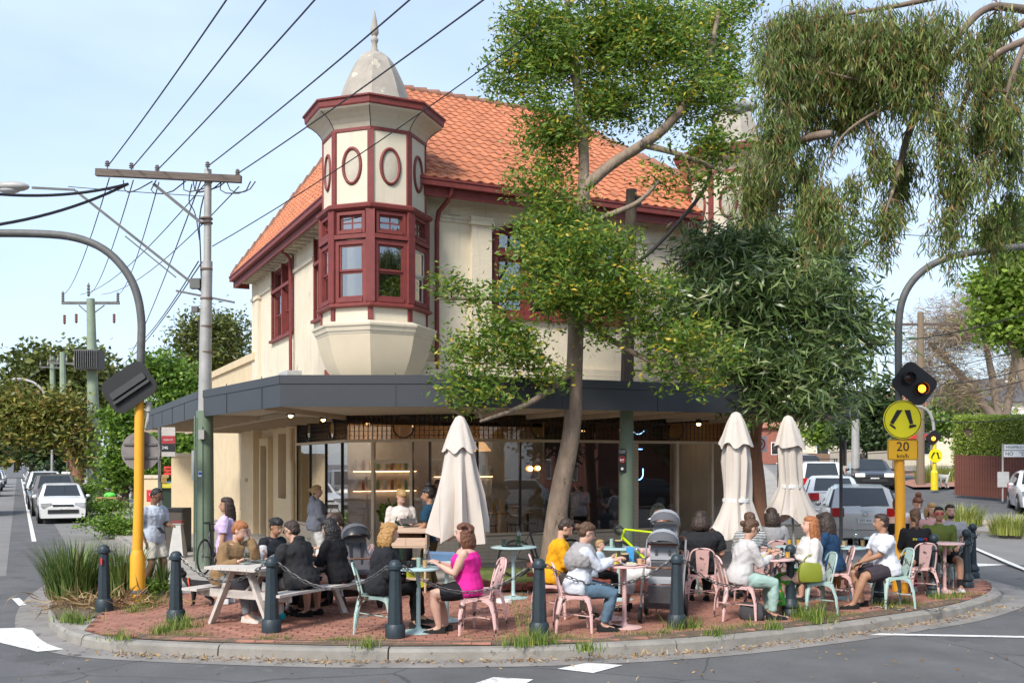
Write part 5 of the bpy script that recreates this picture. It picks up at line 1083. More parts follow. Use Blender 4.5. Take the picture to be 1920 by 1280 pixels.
# wires
def wire(name, label, pts, sag, r=.012, group='overhead wires'):
    P = []
    for i in range(len(pts)-1):
        a, c = Vector(pts[i]), Vector(pts[i+1])
        for k in range(13): s = k/12; P.append(a.lerp(c, s)+Vector((0, 0, -4*sag*s*(1-s)))) if not (i and k == 0) else None
    b = B(); b.tube(P, r, 5); o = b.build(name, m_cable); tag(o, label, 'wire', group); return o
names = ['first from the left', 'second from the left', 'third from the left', 'fourth from the left', 'fifth from the left']
ends = [(423, 0), (497, 0), (588, 0), (765, 0), (903, 0)]
for (px, py), (ex, ey), nm in zip(ins_px, ends, names):
    a = W(px, py-2, 20.2); k = 1.25; c = W(px+(ex-px)*k, py+(ey-py)*k, 11.5); wire('overhead_wire', 'overhead wire rising right from the timber crossarm, %s' % nm, [a, c], .05)
wire('overhead_wire', 'thin service wire running from the grey pole up behind the turret to the footpath tree', [W(398, 462, 20.3), W(1010, 52, 15)], .12, .010)
for (px, py), dx in zip(ins_px, (118, 166, 221, 150, 190)):
    wire('overhead_wire', 'wire from the timber crossarm down towards the transformer pole, over its %s side' % {118: 'left', 166: 'top', 221: 'right', 150: 'inner left', 190: 'inner right'}[dx], [W(px, py+24, 20.3), W(dx, 552 if dx < 230 else 560, 52)], .5, .012)
for i, (x1, y1, x2, y2) in enumerate(((372, 490, 240, 655), (378, 492, 215, 690), (380, 330, 230, 690))):
    wire('overhead_wire', ['upper', 'middle', 'lower'][i]+' aerial cable slanting left from the grey pole behind the signal board', [W(x1, y1, 20.3), W(x2, y2, 60)], .4, .014)
for i, (x2, y2) in enumerate(((-30, 362), (-30, 425))): wire('overhead_wire', ['upper', 'lower'][i]+' thick black cable leaving the crossarm to the left edge', [W(240, 345, 20.2), W(x2, y2, 17)], .12, .028)
wire('overhead_wire', 'thin wire between lamp arm and grey pole', [W(128, 350, 20.3), W(383, 368, 20.3)], .01, .008)
for i, (y1, y2, x1) in enumerate(((640, 575, 1640), (690, 640, 1690), (720, 680, 1700), (742, 700, 1700), (780, 775, 1700))): wire('overhead_wire', ['topmost', 'second', 'third', 'fourth', 'lowest'][i]+' wire crossing before the bare tree on the right', [W(x1, y1, 40), W(1960, y2, 30)], .25, .014 if i else .022)
wire('overhead_wire', 'wire crossing the sky between the hanging gum and the green tree', [W(1500, 415, 30), W(1980, 432, 30)], .3, .012)
for i, (x1, y1, x2, y2) in enumerate(((80, 690, -20, 735), (160, 745, -20, 770))): wire('overhead_wire', ['upper', 'lower'][i]+' cable running left from the thin green poles', [W(x1, y1, 75), W(x2, y2, 60)], .3, .03)
# ---------------------------------------------------------------- bus stop, bins, cabinets left of the cafe
BY = 19.4; q = Vector((XA(299, BY), BY, 0)); t = thing('bus_stop_sign', 'grey post with red and black bus stop flag marked 246 under the awning end', 'bus stop', q[:]); bs = t.location.copy()
b = B(); b.cyl((0, 0, 0), w2(299, 800), .03); b.build('post', m_gpole, t); b = B(); b.box(w2(316, 828), (.26, .02, .56)); b.build('sign_plate', mat('sign_beige', (.45, .41, .37), .6), t)
b = B(); b.box(w2(316, 824)+Vector((0, -.012, 0)), (.255, .006, .15)); b.build('sign_band', mat('stop_red', (.32, .03, .03), .5), t); b = B(); b.box(w2(316, 839)+Vector((0, -.012, 0)), (.255, .006, .15)); b.build('sign_band', m_blk, t)
text('246', .08, face(*(w2(310, 839)+Vector((0, -.018, 0)))), m_whitep, t); text('Brighton Rd', .035, face(*(w2(316, 824)+Vector((0, -.018, 0)))), m_whitep, t); b = B(); b.box(w2(300, 878), (.05, .05, .3)); b.build('timetable_box', mat('brown_box', (.13, .11, .08), .7), t)
t2 = thing('leaning_post', 'thin grey post leaning right beside the litter bin with a small red notice', 'post', (XA(313, 18.6), 18.6, 0)); b = B(); b.tube([(0, 0, 0), (-.12, 0, 1.75)], .028, 8); b.build('post', m_gpole, t2); b = B(); b.box((-.28, .02, 1.5), (.2, .012, .22)); b.build('notice', m_red2, t2); text('BUS', .06, face(-.28, .01, 1.53), m_whitep, t2)
q = G(322, 1034); t = thing('litter_bin', 'dark steel litter bin enclosure behind the phone reading man', 'litter bin', (q.x, q.y, 0)); b = B(); b.prism([(-.33, -.3), (.33, -.3), (.33, .3), (-.33, .3)], .04, .98); b.build('body', mat('bin_bronze', (.10, .085, .07), .5, metal=.4), t); b = B(); b.bb(-.36, .36, -.33, .33, .98, 1.04); b.build('lid', m_blackf, t); b = B(); b.bb(.335, .37, -.31, .31, 0, .99); b.bb(-.37, -.335, -.31, .31, 0, .99); b.build('side_panel', m_blackf, t)
q = G(334, 1044); t = thing('concrete_marker', 'tapered pale concrete marker with dark red cap on the footpath', 'bollard', (q.x, q.y, 0)); b = B(); b.loft([[(x*s, y*s, z) for x, y in ((-1, -1), (1, -1), (1, 1), (-1, 1))] for s, z in ((.17, 0), (.16, .06), (.08, .72), (.10, .74), (.10, .77))]); b.build('post', mat('pale_concrete', (.5, .49, .46), .8, var=.15), t); b = B(); b.bb(-.115, .115, -.115, .115, .77, .82); b.build('cap', mat('maroon', (.2, .03, .03), .6), t)
for px, py, lb, h in ((349, 1000, 'cream masonry pier by the side lane with bins behind', 2.3), (288, 985, 'low cream masonry pier left of the blue bin', 1.6)):
    q = G(px, py); t = thing('gate_pier', lb, 'pier', (q.x, q.y, 0)); b = B(); b.bb(-.33, .33, -.33, .33, 0, h); b.build('pier', m_creamP, t); b = B(); b.bb(-.38, .38, -.38, .38, h, h+.1); b.build('coping', m_creamS, t)
def wbin(px, py, c, lid, lb):
    q = G(px, py); t = thing('wheelie_bin', lb, 'wheelie bin', (q.x, q.y, 0), .3, scale=1.35); b = B(); b.loft([[(x*s, y*s*1.1, z) for x, y in ((-1, -1), (1, -1), (1, 1), (-1, 1))] for s, z in ((.22, .08), (.28, .95))]); b.build('body', c, t); b = B(); b.loft([[(x*s, y*s*1.15-.02, z+(.05 if y > 0 else 0)) for x, y in ((-1, -1), (1, -1), (1, 1), (-1, 1))] for s, z in ((.31, .95), (.30, 1.02))]); b.build('lid', lid, t)
    for s in (-1, 1): b = B(); b.cyl((s*.2, .27, .1), (s*.26, .27, .1), .1); b.build('wheel', m_blk, t)
mb = mat('bin_blue', (.02, .18, .32), .5); mg = mat('bin_green', (.03, .05, .035), .5)
wbin(322, 985, mg, mat('bin_yellow', (.55, .5, .05), .5), 'dark green bin with yellow lid between the cream piers'); wbin(312, 978, mb, mb, 'blue bin behind the dark green one between the cream piers')
t = thing('plastic_crate', 'red plastic crate on top of the blue bin', 'crate', (XA(322, 33), 33.4, W(322, 889, 33).z)); b = B()
for z in (0, .1, .2): b.bb(-.35, .35, -.22, -.19, z, z+.06); b.bb(-.35, .35, .19, .22, z, z+.06); b.bb(-.35, -.32, -.22, .22, z, z+.06); b.bb(.32, .35, -.22, .22, z, z+.06)
b.bb(-.35, .35, -.22, .22, -.02, 0); b.build('crate', m_red2, t, kind='stuff')
# timber table with green hat on the nature strip
Yt = 41; q = Vector((XA(204, Yt), Yt, 0)); t = thing('kerbside_table', 'small discarded timber table on the nature strip of the left street', 'table', q[:]); mt_ = mat('raw_timber', (.45, .25, .12), .7)
b = B(); b.bb(-.42, .42, -.3, .3, .68, .73); b.build('tabletop', mt_, t)
for sx in (-1, 1):
    for sy in (-1, 1): b = B(); b.bb(sx*.38-.03, sx*.38+.03, sy*.26-.03, sy*.26+.03, 0, .68); b.build('leg', mt_, t)
b = B(); b.ell((.05, 0, .80), (.24, .2, .13), 12, 6); tag(b.build('green_hat', mat('bright_green_plastic', (.12, .7, .08), .5), None, Matrix.Translation(q), 50), 'bright green hat lying on the timber kerbside table', 'hat')
q = G(137, 925+40); t = thing('parking_sign', 'small grey and white parking sign on a post behind the parked cars', 'road sign', (XA(126, 60), 60, 0)); b = B(); b.cyl((0, 0, 0), (0, 0, 2.2), .05, n=6); b.build('post', m_gpole, t); b = B(); b.bb(-.3, .3, -.08, -.05, 1.2, 1.6); b.build('sign_plate', m_whitep, t)
# ---------------------------------------------------------------- bollards and chains
m_bol = mat('bollard_paint', (.022, .036, .045), .5, var=.25, scale=12, bump=.15, chip=(.09, .09, .08), chipamt=.70, chipscale=14)
def bollard(ornate, x, y, lb, red=False):
    t = thing('bollard', lb, 'bollard', (x, y, 0), group='bollards along the kerb')
    n = 8 if not ornate else 16; b = B()
    if not ornate: b.lathe([(.115, 0), (.12, .02), (.12, .17), (.10, .20)], n=16); b.build('base', m_bol, t, smooth=40); b = B(); b.lathe([(.092, .2), (.065, .84)], n=8); b.build('shaft', m_bol, t, smooth=30); b = B(); b.lathe([(.07, .84), (.088, .85), (.088, .885), (.075, .895), (.07, .92), (.045, .95), (.0, .96)], n=16); b.build('cap', m_bol, t, smooth=40)
    else: b.lathe([(.115, 0), (.12, .02), (.12, .10), (.095, .13), (.115, .15), (.115, .19), (.085, .23), (.075, .26)], n=16); b.build('base', m_bol, t, smooth=40); b = B(); b.lathe([(.068+(.0), .26), (.055, .72), (.075, .74), (.075, .77), (.055, .79), (.05, .83)], n=12); b.build('shaft', m_bol, t, smooth=30); b = B(); b.lathe([(.045, .83), (.06, .845), (.035, .86)]+[(.075*math.sin(a), .925-.075*math.cos(a)) for a in [R(25*k) for k in range(2, 8)]]+[(.002, 1.0)], n=14); b.build('ball_top', m_bol, t, smooth=40)
    if red: b = B(); b.box((0, -.092, .73), (.022, .01, .09)); b.build('reflector', m_red2, t)
    b = B(); zz = .80 if ornate else .86
    for s in (-1, 1): b.torus((s*.10, 0, zz), .022, .006, 10, 5)
    b.build('chain_eye', m_gpole, t, kind='stuff'); return t
bpx = [((195, 1148), 0, 'plain dark bollard with red reflector in front of the strappy clump'), ((330, 1170), 0, 'plain dark bollard in front of the small black dog'), ((509, 1190), 0, 'plain dark bollard before the picnic table'), ((741, 1200), 0, 'plain dark bollard before the curly blonde diner'),
       ((1011, 1196), 0, 'plain dark bollard before the man in the yellow jumper'), ((1269, 1180), 0, 'plain dark bollard before the grey pram'), ((1482, 1157), 1, 'ball topped bollard before the woman in the green floral skirt'), ((1648, 1133), 1, 'ball topped bollard before the man in the white tee'),
       ((1751, 1120), 1, 'ball topped bollard before the cyclist in the olive jersey'), ((1812, 1103), 1, 'ball topped bollard, the nearer one of the close pair at the right end'), ((1824, 1083), 1, 'ball topped bollard, the farther one of the close pair at the right end')]
bpos = []
for k, ((px, py), o_, lb) in enumerate(bpx): q = G(px, py); bollard(o_, q.x, q.y, lb, red=(k == 0)); bpos.append((q, .80 if o_ else .86))
m_chain = mat('chain_steel', (.16, .155, .15), .45, metal=.7, var=.3, scale=30)
cb = B()
LK = 10
pts = [Vector((math.cos(2*math.pi*k/LK)*.030+(.018 if math.cos(2*math.pi*k/LK) > 0 else -.018), 0, math.sin(2*math.pi*k/LK)*.019)) for k in range(LK+1)]
cb.tube(pts, .0065, 4, cap=False); cme = cb.mesh('link', m_chain, 60)
chl = ['behind the second bollard to the one before the picnic table', 'across the front of the picnic table bench', 'from the blonde diner\'s bollard past the pink tank top', 'in front of the grey scarf mother', 'from the pram bollard past the pale cardigan', 'from the floral skirt to the white tee man, hanging low', 'between the white tee man and the olive cyclist', 'looping low right of the olive cyclist', 'short one between the two rightmost bollards']
pairs = [(1, 2, .25), (2, 3, .27), (3, 4, .30), (4, 5, .26), (5, 6, .34), (6, 7, .55), (7, 8, .42), (8, 9, .36), (9, 10, .25)]
for (i, j, sg), lb in zip(pairs, chl):
    a, za = bpos[i]; c, zc_ = bpos[j]; A = Vector((a.x, a.y, za)); C_ = Vector((c.x, c.y, zc_)); d = (C_-A).normalized(); A += d*.12; C_ -= d*.12
    t = thing('chain', 'steel chain '+lb, 'chain', A[:], group='chains between the bollards'); prev = None; s = 0; L_ = 0; P = [A.lerp(C_, k/200)+Vector((0, 0, -4*sg*(k/200)*(1-k/200))) for k in range(201)]
    step = .078; nxt = 0; kk = 0
    for k in range(200):
        seg = (P[k+1]-P[k]).length
        if L_+seg >= nxt:
            tg = (P[k+1]-P[k]).normalized(); side = tg.cross(Vector((0, 0, 1))).normalized(); upv = side.cross(tg)
            M_ = Matrix((tg, side, upv)).transposed().to_4x4() @ Matrix.Rotation(R(45 if kk % 2 else -45), 4, 'X'); M_.translation = P[k]-A
            link('link', cme, t, M_); nxt += step; kk += 1
        L_ += seg
# loose chain lying by the white tee bollard
t = thing('chain', 'loose end of chain lying on the verge by the white tee man\'s bollard', 'chain', G(1700, 1145)[:])
for k in range(16):
    x = k*.07-.5; y = .12*math.sin(k*.9); link('link', cme, t, Matrix.Translation((x, y, .03)) @ Matrix.Rotation(math.atan2(.108*math.cos(k*.9), .07), 4, 'Z') @ Matrix.Rotation(R(60 if k % 2 else -30), 4, 'X'))
# ================================================================ VEHICLES
m_tyre = mat('tyre_rubber', (.02, .02, .02), .8); m_rim = mat('alloy_rim', (.3, .3, .31), .35, metal=.6); m_cgl = mat('car_glass', (.02, .025, .028), .05, spec=.8); m_trim = mat('black_trim', (.02, .02, .02), .5)
m_tail = mat('tail_light', (.45, .01, .01), .2); m_head = mat('head_light', (.5, .52, .55), .1, metal=.3); m_plate = mat('number_plate', (.72, .72, .7), .5)
CARM = {}
def paint(n, c, metal=.0): return mat('car_paint_'+n, c, .28, metal=metal, var=.02, coat=.6)
def car(label, x, y, z, rz, col, kind='hatch', L_=4.1, Wd=1.74, H=1.48, group='parked cars', name='parked_car', plate='1ST 437', racks=False, lights=False):
    """nose towards local -Y"""
    t = thing(name, label, 'van' if kind == 'van' else 'car', (x, y, z), rz, group); hw = Wd/2; h0 = .22
    P = {'hatch': [(0, .62), (.06, .80), (.24, .93), (.30, .97), (.44, H-.06), (.55, H), (.80, H-.05), (.93, .98), (.99, .82), (1, .45)],
         'sedan': [(0, .58), (.05, .74), (.25, .88), (.31, .92), (.44, H-.05), (.55, H), (.68, H-.05), (.82, .98), (.97, .94), (1, .5)],
         'suv': [(0, .70), (.03, .98), (.22, 1.10), (.27, 1.13), (.38, H-.05), (.48, H), (.86, H-.03), (.95, 1.05), (.99, .95), (1, .5)],
         'van': [(0, .65), (.03, .95), (.13, 1.10), (.16, 1.14), (.27, H-.1), (.34, H), (.95, H), (.985, 1.2), (.99, .9), (1, .5)]}[kind]
    ys = [p[0]*L_-L_/2 for p in P]; belt = {'hatch': .93, 'sedan': .90, 'suv': 1.08, 'van': 1.1}[kind]; b = B(); rings = []
    for (s, zt_), yy in zip(P, ys):
        e = 1-.10*abs(2*s-1)**4; wb = hw*e; zb = min(zt_, belt); wt = wb*(.97 if zt_ <= belt+.03 else .97-.20*min(1, (zt_-belt)/.5))
        rings.append([(-wb*.96, yy, h0), (-wb, yy, h0+.22), (-wb, yy, zb-.12), (-wb*.965, yy, zb), (-wt*.985, yy, max(zb, zt_-.05)+.001), (-wt*.86, yy, zt_+.004), (0, yy, zt_+.02), (wt*.86, yy, zt_+.004), (wt*.985, yy, max(zb, zt_-.05)+.001), (wb*.965, yy, zb), (wb, yy, zb-.12), (wb, yy, h0+.22), (wb*.96, yy, h0)])
    b.loft(rings); b.build('body', col, t, smooth=28)
    # glass: windscreen, rear screen, side windows laid a few millimetres proud
    def ring(i): return rings[i]
    def scr(i, j, nm, inset=.12):
        a, c = rings[i], rings[j]; off = Vector((0, -.012 if nm == 'windscreen' else .012, .012)); pts = [Vector(a[5]), Vector(a[7]), Vector(c[7]), Vector(c[5])]; m0 = sum(pts, Vector())/4
        pts = [m0+(p-m0)*(1-inset*.6)+off for p in pts]; B().add(pts+[p-off*.6 for p in pts], [(0, 1, 2, 3), (7, 6, 5, 4), (0, 4, 5, 1), (1, 5, 6, 2), (2, 6, 7, 3), (3, 7, 4, 0)]).build(nm, m_cgl, t)
    if kind == 'hatch': scr(3, 4, 'windscreen'); scr(6, 7, 'rear_window', .2); top = (3, 4, 6, 7)
    elif kind == 'sedan': scr(3, 4, 'windscreen'); scr(6, 7, 'rear_window', .2); top = (3, 4, 6, 7)
    elif kind == 'suv': scr(3, 4, 'windscreen'); scr(6, 7, 'rear_window', .2); top = (3, 4, 6, 7)
    else: scr(3, 4, 'windscreen'); scr(6, 7, 'rear_window', .2); top = (3, 4, 5, 6)
    zb = belt+.03; zt_ = H-.10; y0, y1, y2, y3 = ys[top[0]]+.15, ys[top[1]]+.02, ys[top[2]]-.02, ys[top[3]]-.18
    if kind == 'van': y2, y3 = y1+.9, y1+.9
    for s in (-1, 1):
        k1 = .97-.20*min(1, (H-belt)/.5); nwin = 2
        ysplit = (y1+y2)/2
        for (a0, a1, c1, c0) in ((y0, ysplit-.04, ysplit-.04, y1), (ysplit+.04, y3, y2, ysplit+.04)) if kind != 'van' else ((y0, y3, y2, y1),):
            q_ = [Vector((s*(hw*.965+.004), a0, zb)), Vector((s*(hw*.965+.004), a1, zb)), Vector((s*(hw*k1+.012), c1, zt_)), Vector((s*(hw*k1+.012), c0, zt_))]; off = Vector((s*.01, 0, 0))
            B().add([p+off for p in q_]+[p-off*3 for p in q_], [(0, 1, 2, 3), (7, 6, 5, 4), (0, 4, 5, 1), (1, 5, 6, 2), (2, 6, 7, 3), (3, 7, 4, 0)]).build('side_window', m_cgl, t)
        b = B(); b.ell((s*(hw+.09), y0+.22, belt+.05), (.09, .05, .065), 8, 6); b.build('wing_mirror', col, t, smooth=60)
        for yy in (-L_*.5+.80, L_*.5-.78):
            Rw = .32 if kind != 'suv' else .36; b = B(); M_ = Matrix.Rotation(R(90), 3, 'Y')
            b.lathe([(Rw*.6, -.1), (Rw, -.1), (Rw, .1), (Rw*.6, .1)], (s*(hw-.09), yy, Rw), 18, M=M_); wh = b.build('wheel', m_tyre, t, smooth=40); b = B(); b.lathe([(.02, -.01), (Rw*.62, -.02), (Rw*.64, .02), (.02, .03)], (s*(hw+.005), yy, Rw), 10, M=M_); b.build('rim', m_rim, wh)
            b = B(); b.lathe([(Rw*1.0, -.003), (Rw*1.16, -.003), (Rw*1.16, .006), (Rw*1.0, .006)], (s*(hw-.002), yy, Rw), 18, M=M_); b.build('wheel_arch', m_trim, t)
        yf, yr = ys[0]-.0, ys[-1]; zl = .70 if kind != 'suv' else .88
        b = B(); b.box((s*hw*.68, -L_/2+.06, zl), (hw*.42, .14, .15), (0, 0, -s*.28)); b.build('headlight', m_head if not lights else mat('head_light_on', (.9, .9, .85), emit=(1, .9, .7), es=.5), t)
        b = B(); b.box((s*hw*.76, L_/2-.055, .86 if kind != 'suv' else 1.0), (hw*.34, .16, .22 if kind != 'van' else .5), (0, 0, s*.25)); b.build('tail_light', m_tail, t)
    b = B(); b.box((0, -L_/2+.005, .46), (Wd*.62, .06, .14)); b.build('grille', m_trim, t); b = B(); b.box((0, -L_/2+.01, .68), (Wd*.42, .05, .07)); b.build('grille', m_trim, t)
    b = B(); b.box((0, L_/2-.03, .34), (Wd*.8, .08, .16)); b.build('bumper', m_trim if kind == 'suv' else col, t)
    for s, nm in ((-1, 0), (1, 1)):
        b = B(); b.box((0, s*(L_/2+.012), .52 if s < 0 else .66), (.37, .012, .13)); pl_ = b.build('number_plate', m_plate, t); text(plate, .085, (Matrix.Translation((0, s*(L_/2+.020), .52 if s < 0 else .66)) @ (Matrix.Rotation(R(180), 4, 'Z') if s > 0 else Matrix.Identity(4)) @ UP), m_trim, pl_, ext=.001)
    if s: b = B(); b.torus((0, L_/2+.02 if True else 0, .82), .05, .008, 14, 4, sx=1.3); b.build('badge', m_rim, t)
    b = B(); b.box((0, 0, .2), (Wd*.8, L_*.8, .12)); b.build('underbody', m_trim, t)
    if kind in ('hatch', 'suv'): b = B(); b.beam((-.25, ys[-3]+.12 if kind == 'hatch' else ys[-3]+.1, belt+.1), (.1, ys[-3]+.13, belt+.08), .02, .02); b.build('rear_wiper', m_trim, t)
    if racks:
        b = B()
        for yy in (-.2, .8): b.beam((-hw*.75, yy, H+.10), (hw*.75, yy, H+.10), .05, .03); b.box((-hw*.7, yy, H+.05), (.05, .06, .1)); b.box((hw*.7, yy, H+.05), (.05, .06, .1))
        b.build('roof_rack', m_trim, t, kind='stuff')
    return t
wh = paint('white', (.72, .72, .71)); gr = paint('grey', (.14, .14, .14), .4); sv = paint('silver', (.42, .41, .39), .5); dk = paint('dark', (.03, .035, .045), .3); bkk = paint('black', (.012, .012, .014)); rdp = paint('red', (.35, .015, .02)); dg = paint('dark_green', (.02, .035, .035), .3)
# left street, parked nose towards the camera: u=-4.9, successive v
LZ = -.13
def lcar(v, label, col, u=-4.9, **k): p = bl(u, v); return car(label, p.x, p.y, LZ, BANG, col, **k)
# (nose is local -Y, i.e. -v after the building rotation: towards the camera)
gl = 'cars parked along the left street'
lcar(23.3, 'white small hatchback parked first in the left row, facing the camera', wh, kind='hatch', L_=3.97, Wd=1.68, H=1.46, group=gl, plate='1ZR 6IZ')
lcar(29.6, 'brown grey four wheel drive parked right behind the white hatchback', mat('car_paint_bronze', (.19, .17, .155), .3, metal=.4, var=.02, coat=.6), kind='suv', L_=4.7, Wd=1.85, H=1.75, group=gl, u=-4.95)
lcar(36.4, 'dark green sedan parked behind the grey four wheel drive', dg, kind='sedan', L_=4.5, H=1.45, group=gl, u=-5.1)
lcar(43.5, 'white four wheel drive parked behind the dark green sedan', wh, kind='suv', L_=4.7, Wd=1.88, H=1.78, group=gl, u=-5.05)
lcar(50.5, 'dark wagon parked behind the white four wheel drive', dk, kind='suv', L_=4.6, H=1.65, group=gl)
for i, (v, c_, k_) in enumerate(((57, gr, 'hatch'), (63.5, wh, 'suv'), (70, sv, 'sedan'), (77, dk, 'hatch'), (84, wh, 'hatch'), (92, sv, 'suv'), (100, wh, 'sedan'), (110, gr, 'suv'))):
    lcar(v, 'far %s car in the left row, %s from the front' % (['grey', 'white', 'silver', 'dark', 'white', 'silver', 'white', 'grey'][i], ['sixth', 'seventh', 'eighth', 'ninth', 'tenth', 'eleventh', 'twelfth', 'thirteenth'][i]), c_, kind=k_, H=1.7 if k_ == 'suv' else 1.46, group=gl)
p = bl(-8.3, 30.5); car('silver grey four wheel drive driving towards the camera at the left edge, headlights on', p.x, p.y, LZ, BANG, sv, 'suv', 4.9, 1.9, 1.88, 'cars driving on the left street', 'moving_car', lights=True)
for i, (v, c_, lb) in enumerate(((58, wh, 'white'), (72, gr, 'grey'), (86, wh, 'second white'), (102, sv, 'silver'))): p = bl(-8.4, v); car(lb+' car queuing in the distance on the left street', p.x, p.y, LZ, BANG, c_, 'hatch', group='cars driving on the left street', name='moving_car')
# right street, parked, tails towards the camera: heading angle so that nose points along dR
RA = math.atan2(dR.y, dR.x)+R(90)
gr_ = 'cars parked along the right street'
def rcar(s, tt, label, col, **k): x, y = rl(s, tt); return car(label, x, y, terr(x, y)+LZ+.01, RA, col, **k)
rcar(1.6, 1.2, 'silver hatchback parked tail towards the camera behind the diners', mat('car_paint_lsilver', (.52, .50, .47), .3, metal=.45, var=.02, coat=.6), kind='hatch', L_=4.2, Wd=1.76, H=1.52, group=gr_, plate='1ST 437')
rcar(7.2, .95, 'white sedan parked ahead of the silver hatchback', wh, kind='sedan', L_=4.6, H=1.46, group=gr_)
rcar(13.0, .95, 'white four wheel drive with roof racks on the right street', wh, kind='suv', L_=4.6, H=1.70, racks=True, group=gr_)
rcar(18.6, .9, 'red hatchback parked further up the right street', rdp, kind='hatch', H=1.5, group=gr_)
rcar(24.2, .9, 'dark blue car parked beyond the red hatchback', dk, kind='suv', H=1.6, group=gr_)
rcar(30, .9, 'silver car parked high up the right street', sv, kind='sedan', group=gr_)
x, y = rl(24, 4.0); car('black sedan coming down the right street towards the camera', x, y, terr(x, y)+LZ+.01, RA+math.pi, bkk, 'sedan', 4.7, 1.85, 1.42, 'cars coming down the right street', 'moving_car', lights=True)
x, y = rl(55, 5.9); car('dark blue far sedan coming down the right street', x, y, terr(x, y)+LZ+.01, RA+math.pi, dk, 'sedan', 4.6, 1.8, 1.45, 'cars coming down the right street', 'moving_car')
x, y = rl(75, 3.2); car('far dark car at the top of the right street', x, y, terr(x, y)+LZ+.01, RA+math.pi, dk, 'suv', group='cars coming down the right street', name='moving_car')
car('white car nosing in at the right edge by the street name sign', XA(1962, 36), 36.5, terr(19, 36)-.12, R(-20), wh, 'hatch', 4.2, name='moving_car')
# ================================================================ RIGHT BACKGROUND
m_fence = mat('brown_picket', (.17, .06, .04), .8, var=.2, scale=4); m_stone = mat('rendered_wall', (.40, .35, .28), .9, var=.15, scale=1.5, bump=.2); m_hedge = leafmat('hedge_leaf', [(0, (.16, .24, .03)), (.6, (.32, .42, .07)), (1, (.45, .52, .12))], .3)
Yf = 44
def px3(px, Y): return Vector((XA(px, Y), Y, terr(XA(px, Y), Y)))
a, c = px3(1792, 43), px3(1990, 38.5)
t = thing('picket_fence', 'brown timber paling fence below the clipped hedge on the right', 'fence', a[:]); d = (c-a); L_ = d.length; dn = d.normalized(); np_ = int(L_/.13); pm = B().box((0, 0, .85), (.105, .03, 1.7)).mesh('paling', m_fence)
for i in range(np_):
    p = dn*(i*.13); link('paling', pm, t, Matrix.Translation(p+Vector((0, 0, rnd.uniform(-.01, .01)))) @ Matrix.Rotation(math.atan2(d.y, d.x), 4, 'Z'))
b = B(); b.beam(Vector((0, .05, .4)), d+Vector((0, .05, .4)), .04, .08); b.beam(Vector((0, .05, 1.4)), d+Vector((0, .05, 1.4)), .04, .08); b.build('rail', m_fence, t, kind='stuff')
def hedge(lb, a, c, z0, z1, dep, n, lm, L_=.09):
    d = c-a; dn = d.normalized(); sd = Vector((-dn.y, dn.x, 0)); t = thing('hedge', lb, 'hedge', a[:]); b = B(); b.beam(Vector((0, 0, (z0+z1)/2))+sd*dep/2, d+Vector((0, 0, (z0+z1)/2))+sd*dep/2, dep*.8, (z1-z0)*.9); b.build('hedge_core', m_bark2, t)
    pts = []
    for _ in range(n):
        s, h, w_ = rnd.random(), rnd.random(), rnd.random(); f = rnd.random()
        if f < .6: w_ = rnd.uniform(-.04, .08)
        elif f < .9: h = rnd.uniform(.94, 1.03)
        else: s = rnd.choice((rnd.uniform(-.01, .01), 1))
        p = d*s+sd*dep*w_+Vector((0, 0, z0+(z1-z0)*h))
        if mnoise.noise(p*1.5) > -.35: pts.append(p)
    leaves('foliage', pts, L_, L_*.5, lm, t)
hedge('tall clipped lime green hedge behind the brown fence', px3(1786, 44.2), px3(1990, 40.0), .6, 3.3, 1.4, 22000, m_hedge, .10)
hedge('darker clipped bush in front of the hedge top on the right', px3(1850, 43.8), px3(1990, 40.2), 1.6, 3.0, .4, 5000, lmA, .09)
a, c = px3(1560, 62), px3(1692, 57)
t = thing('garden_wall', 'pale rendered garden wall with dark gate along the right street', 'wall', a[:]); d = c-a
for s0, s1 in ((0, .42), (.56, 1)): b = B(); b.beam(d*s0+Vector((0, 0, .55)), d*s1+Vector((0, 0, .7)), .3, 1.5); b.build('wall_panel', m_stone, t); b = B(); b.beam(d*s0+Vector((0, 0, 1.34)), d*s1+Vector((0, 0, 1.49)), .4, .08); b.build('coping', m_stone, t)
for k in range(9): b = B(); q_ = d*(.425+.015*k); b.box(q_+Vector((0, 0, .6)), (.04, .04, 1.3)); b.build('gate_bar', m_blackf, t)
a, c = px3(1500, 90), px3(1562, 64); t = thing('garden_wall', 'orange brick garden wall higher up the right street', 'wall', a[:]); d = c-a; b = B(); b.beam(Vector((0, 0, .5)), d+Vector((0, 0, .5)), .3, 1.4); b.build('wall_panel', mat('orange_brick', (.36, .19, .10), .9, var=.2, scale=3), t)
# bus shelter and timber pole
q = px3(1708, 56); t = thing('bus_shelter', 'glass and steel bus shelter beyond the right mast', 'bus shelter', q[:])
for x in (-.9, .9):
    for y in (-.5, .5): b = B(); b.cyl((x, y, 0), (x, y, 2.4), .04, n=6); b.build('post', m_gpole2, t)
b = B(); b.bb(-1.1, 1.1, -.8, .7, 2.4, 2.5); b.build('roof', m_gpole, t); b = B(); b.bb(-.86, .86, .49, .51, .3, 2.2); b.build('glass_panel', m_sglass, t); b = B(); b.bb(-.7, .7, .1, .45, .42, .48); b.build('bench', m_gpole2, t); b = B(); b.bb(-.9, .9, -.85, -.82, 2.15, 2.4); b.build('fascia', m_red2, t)
q = px3(1726, 50); t = thing('timber_pole', 'short brown timber pole between shelter and far yellow pole', 'pole', q[:]); b = B(); b.cyl((0, 0, 0), (0, 0, 8.5), .2, .15); b.build('pole_shaft', mat('brown_pole', (.2, .15, .1), .9), t)
b = B(); b.beam((-1.6, 0, 7.9), (1.6, 0, 7.9), .1, .12); b.build('crossarm', m_wood, t)
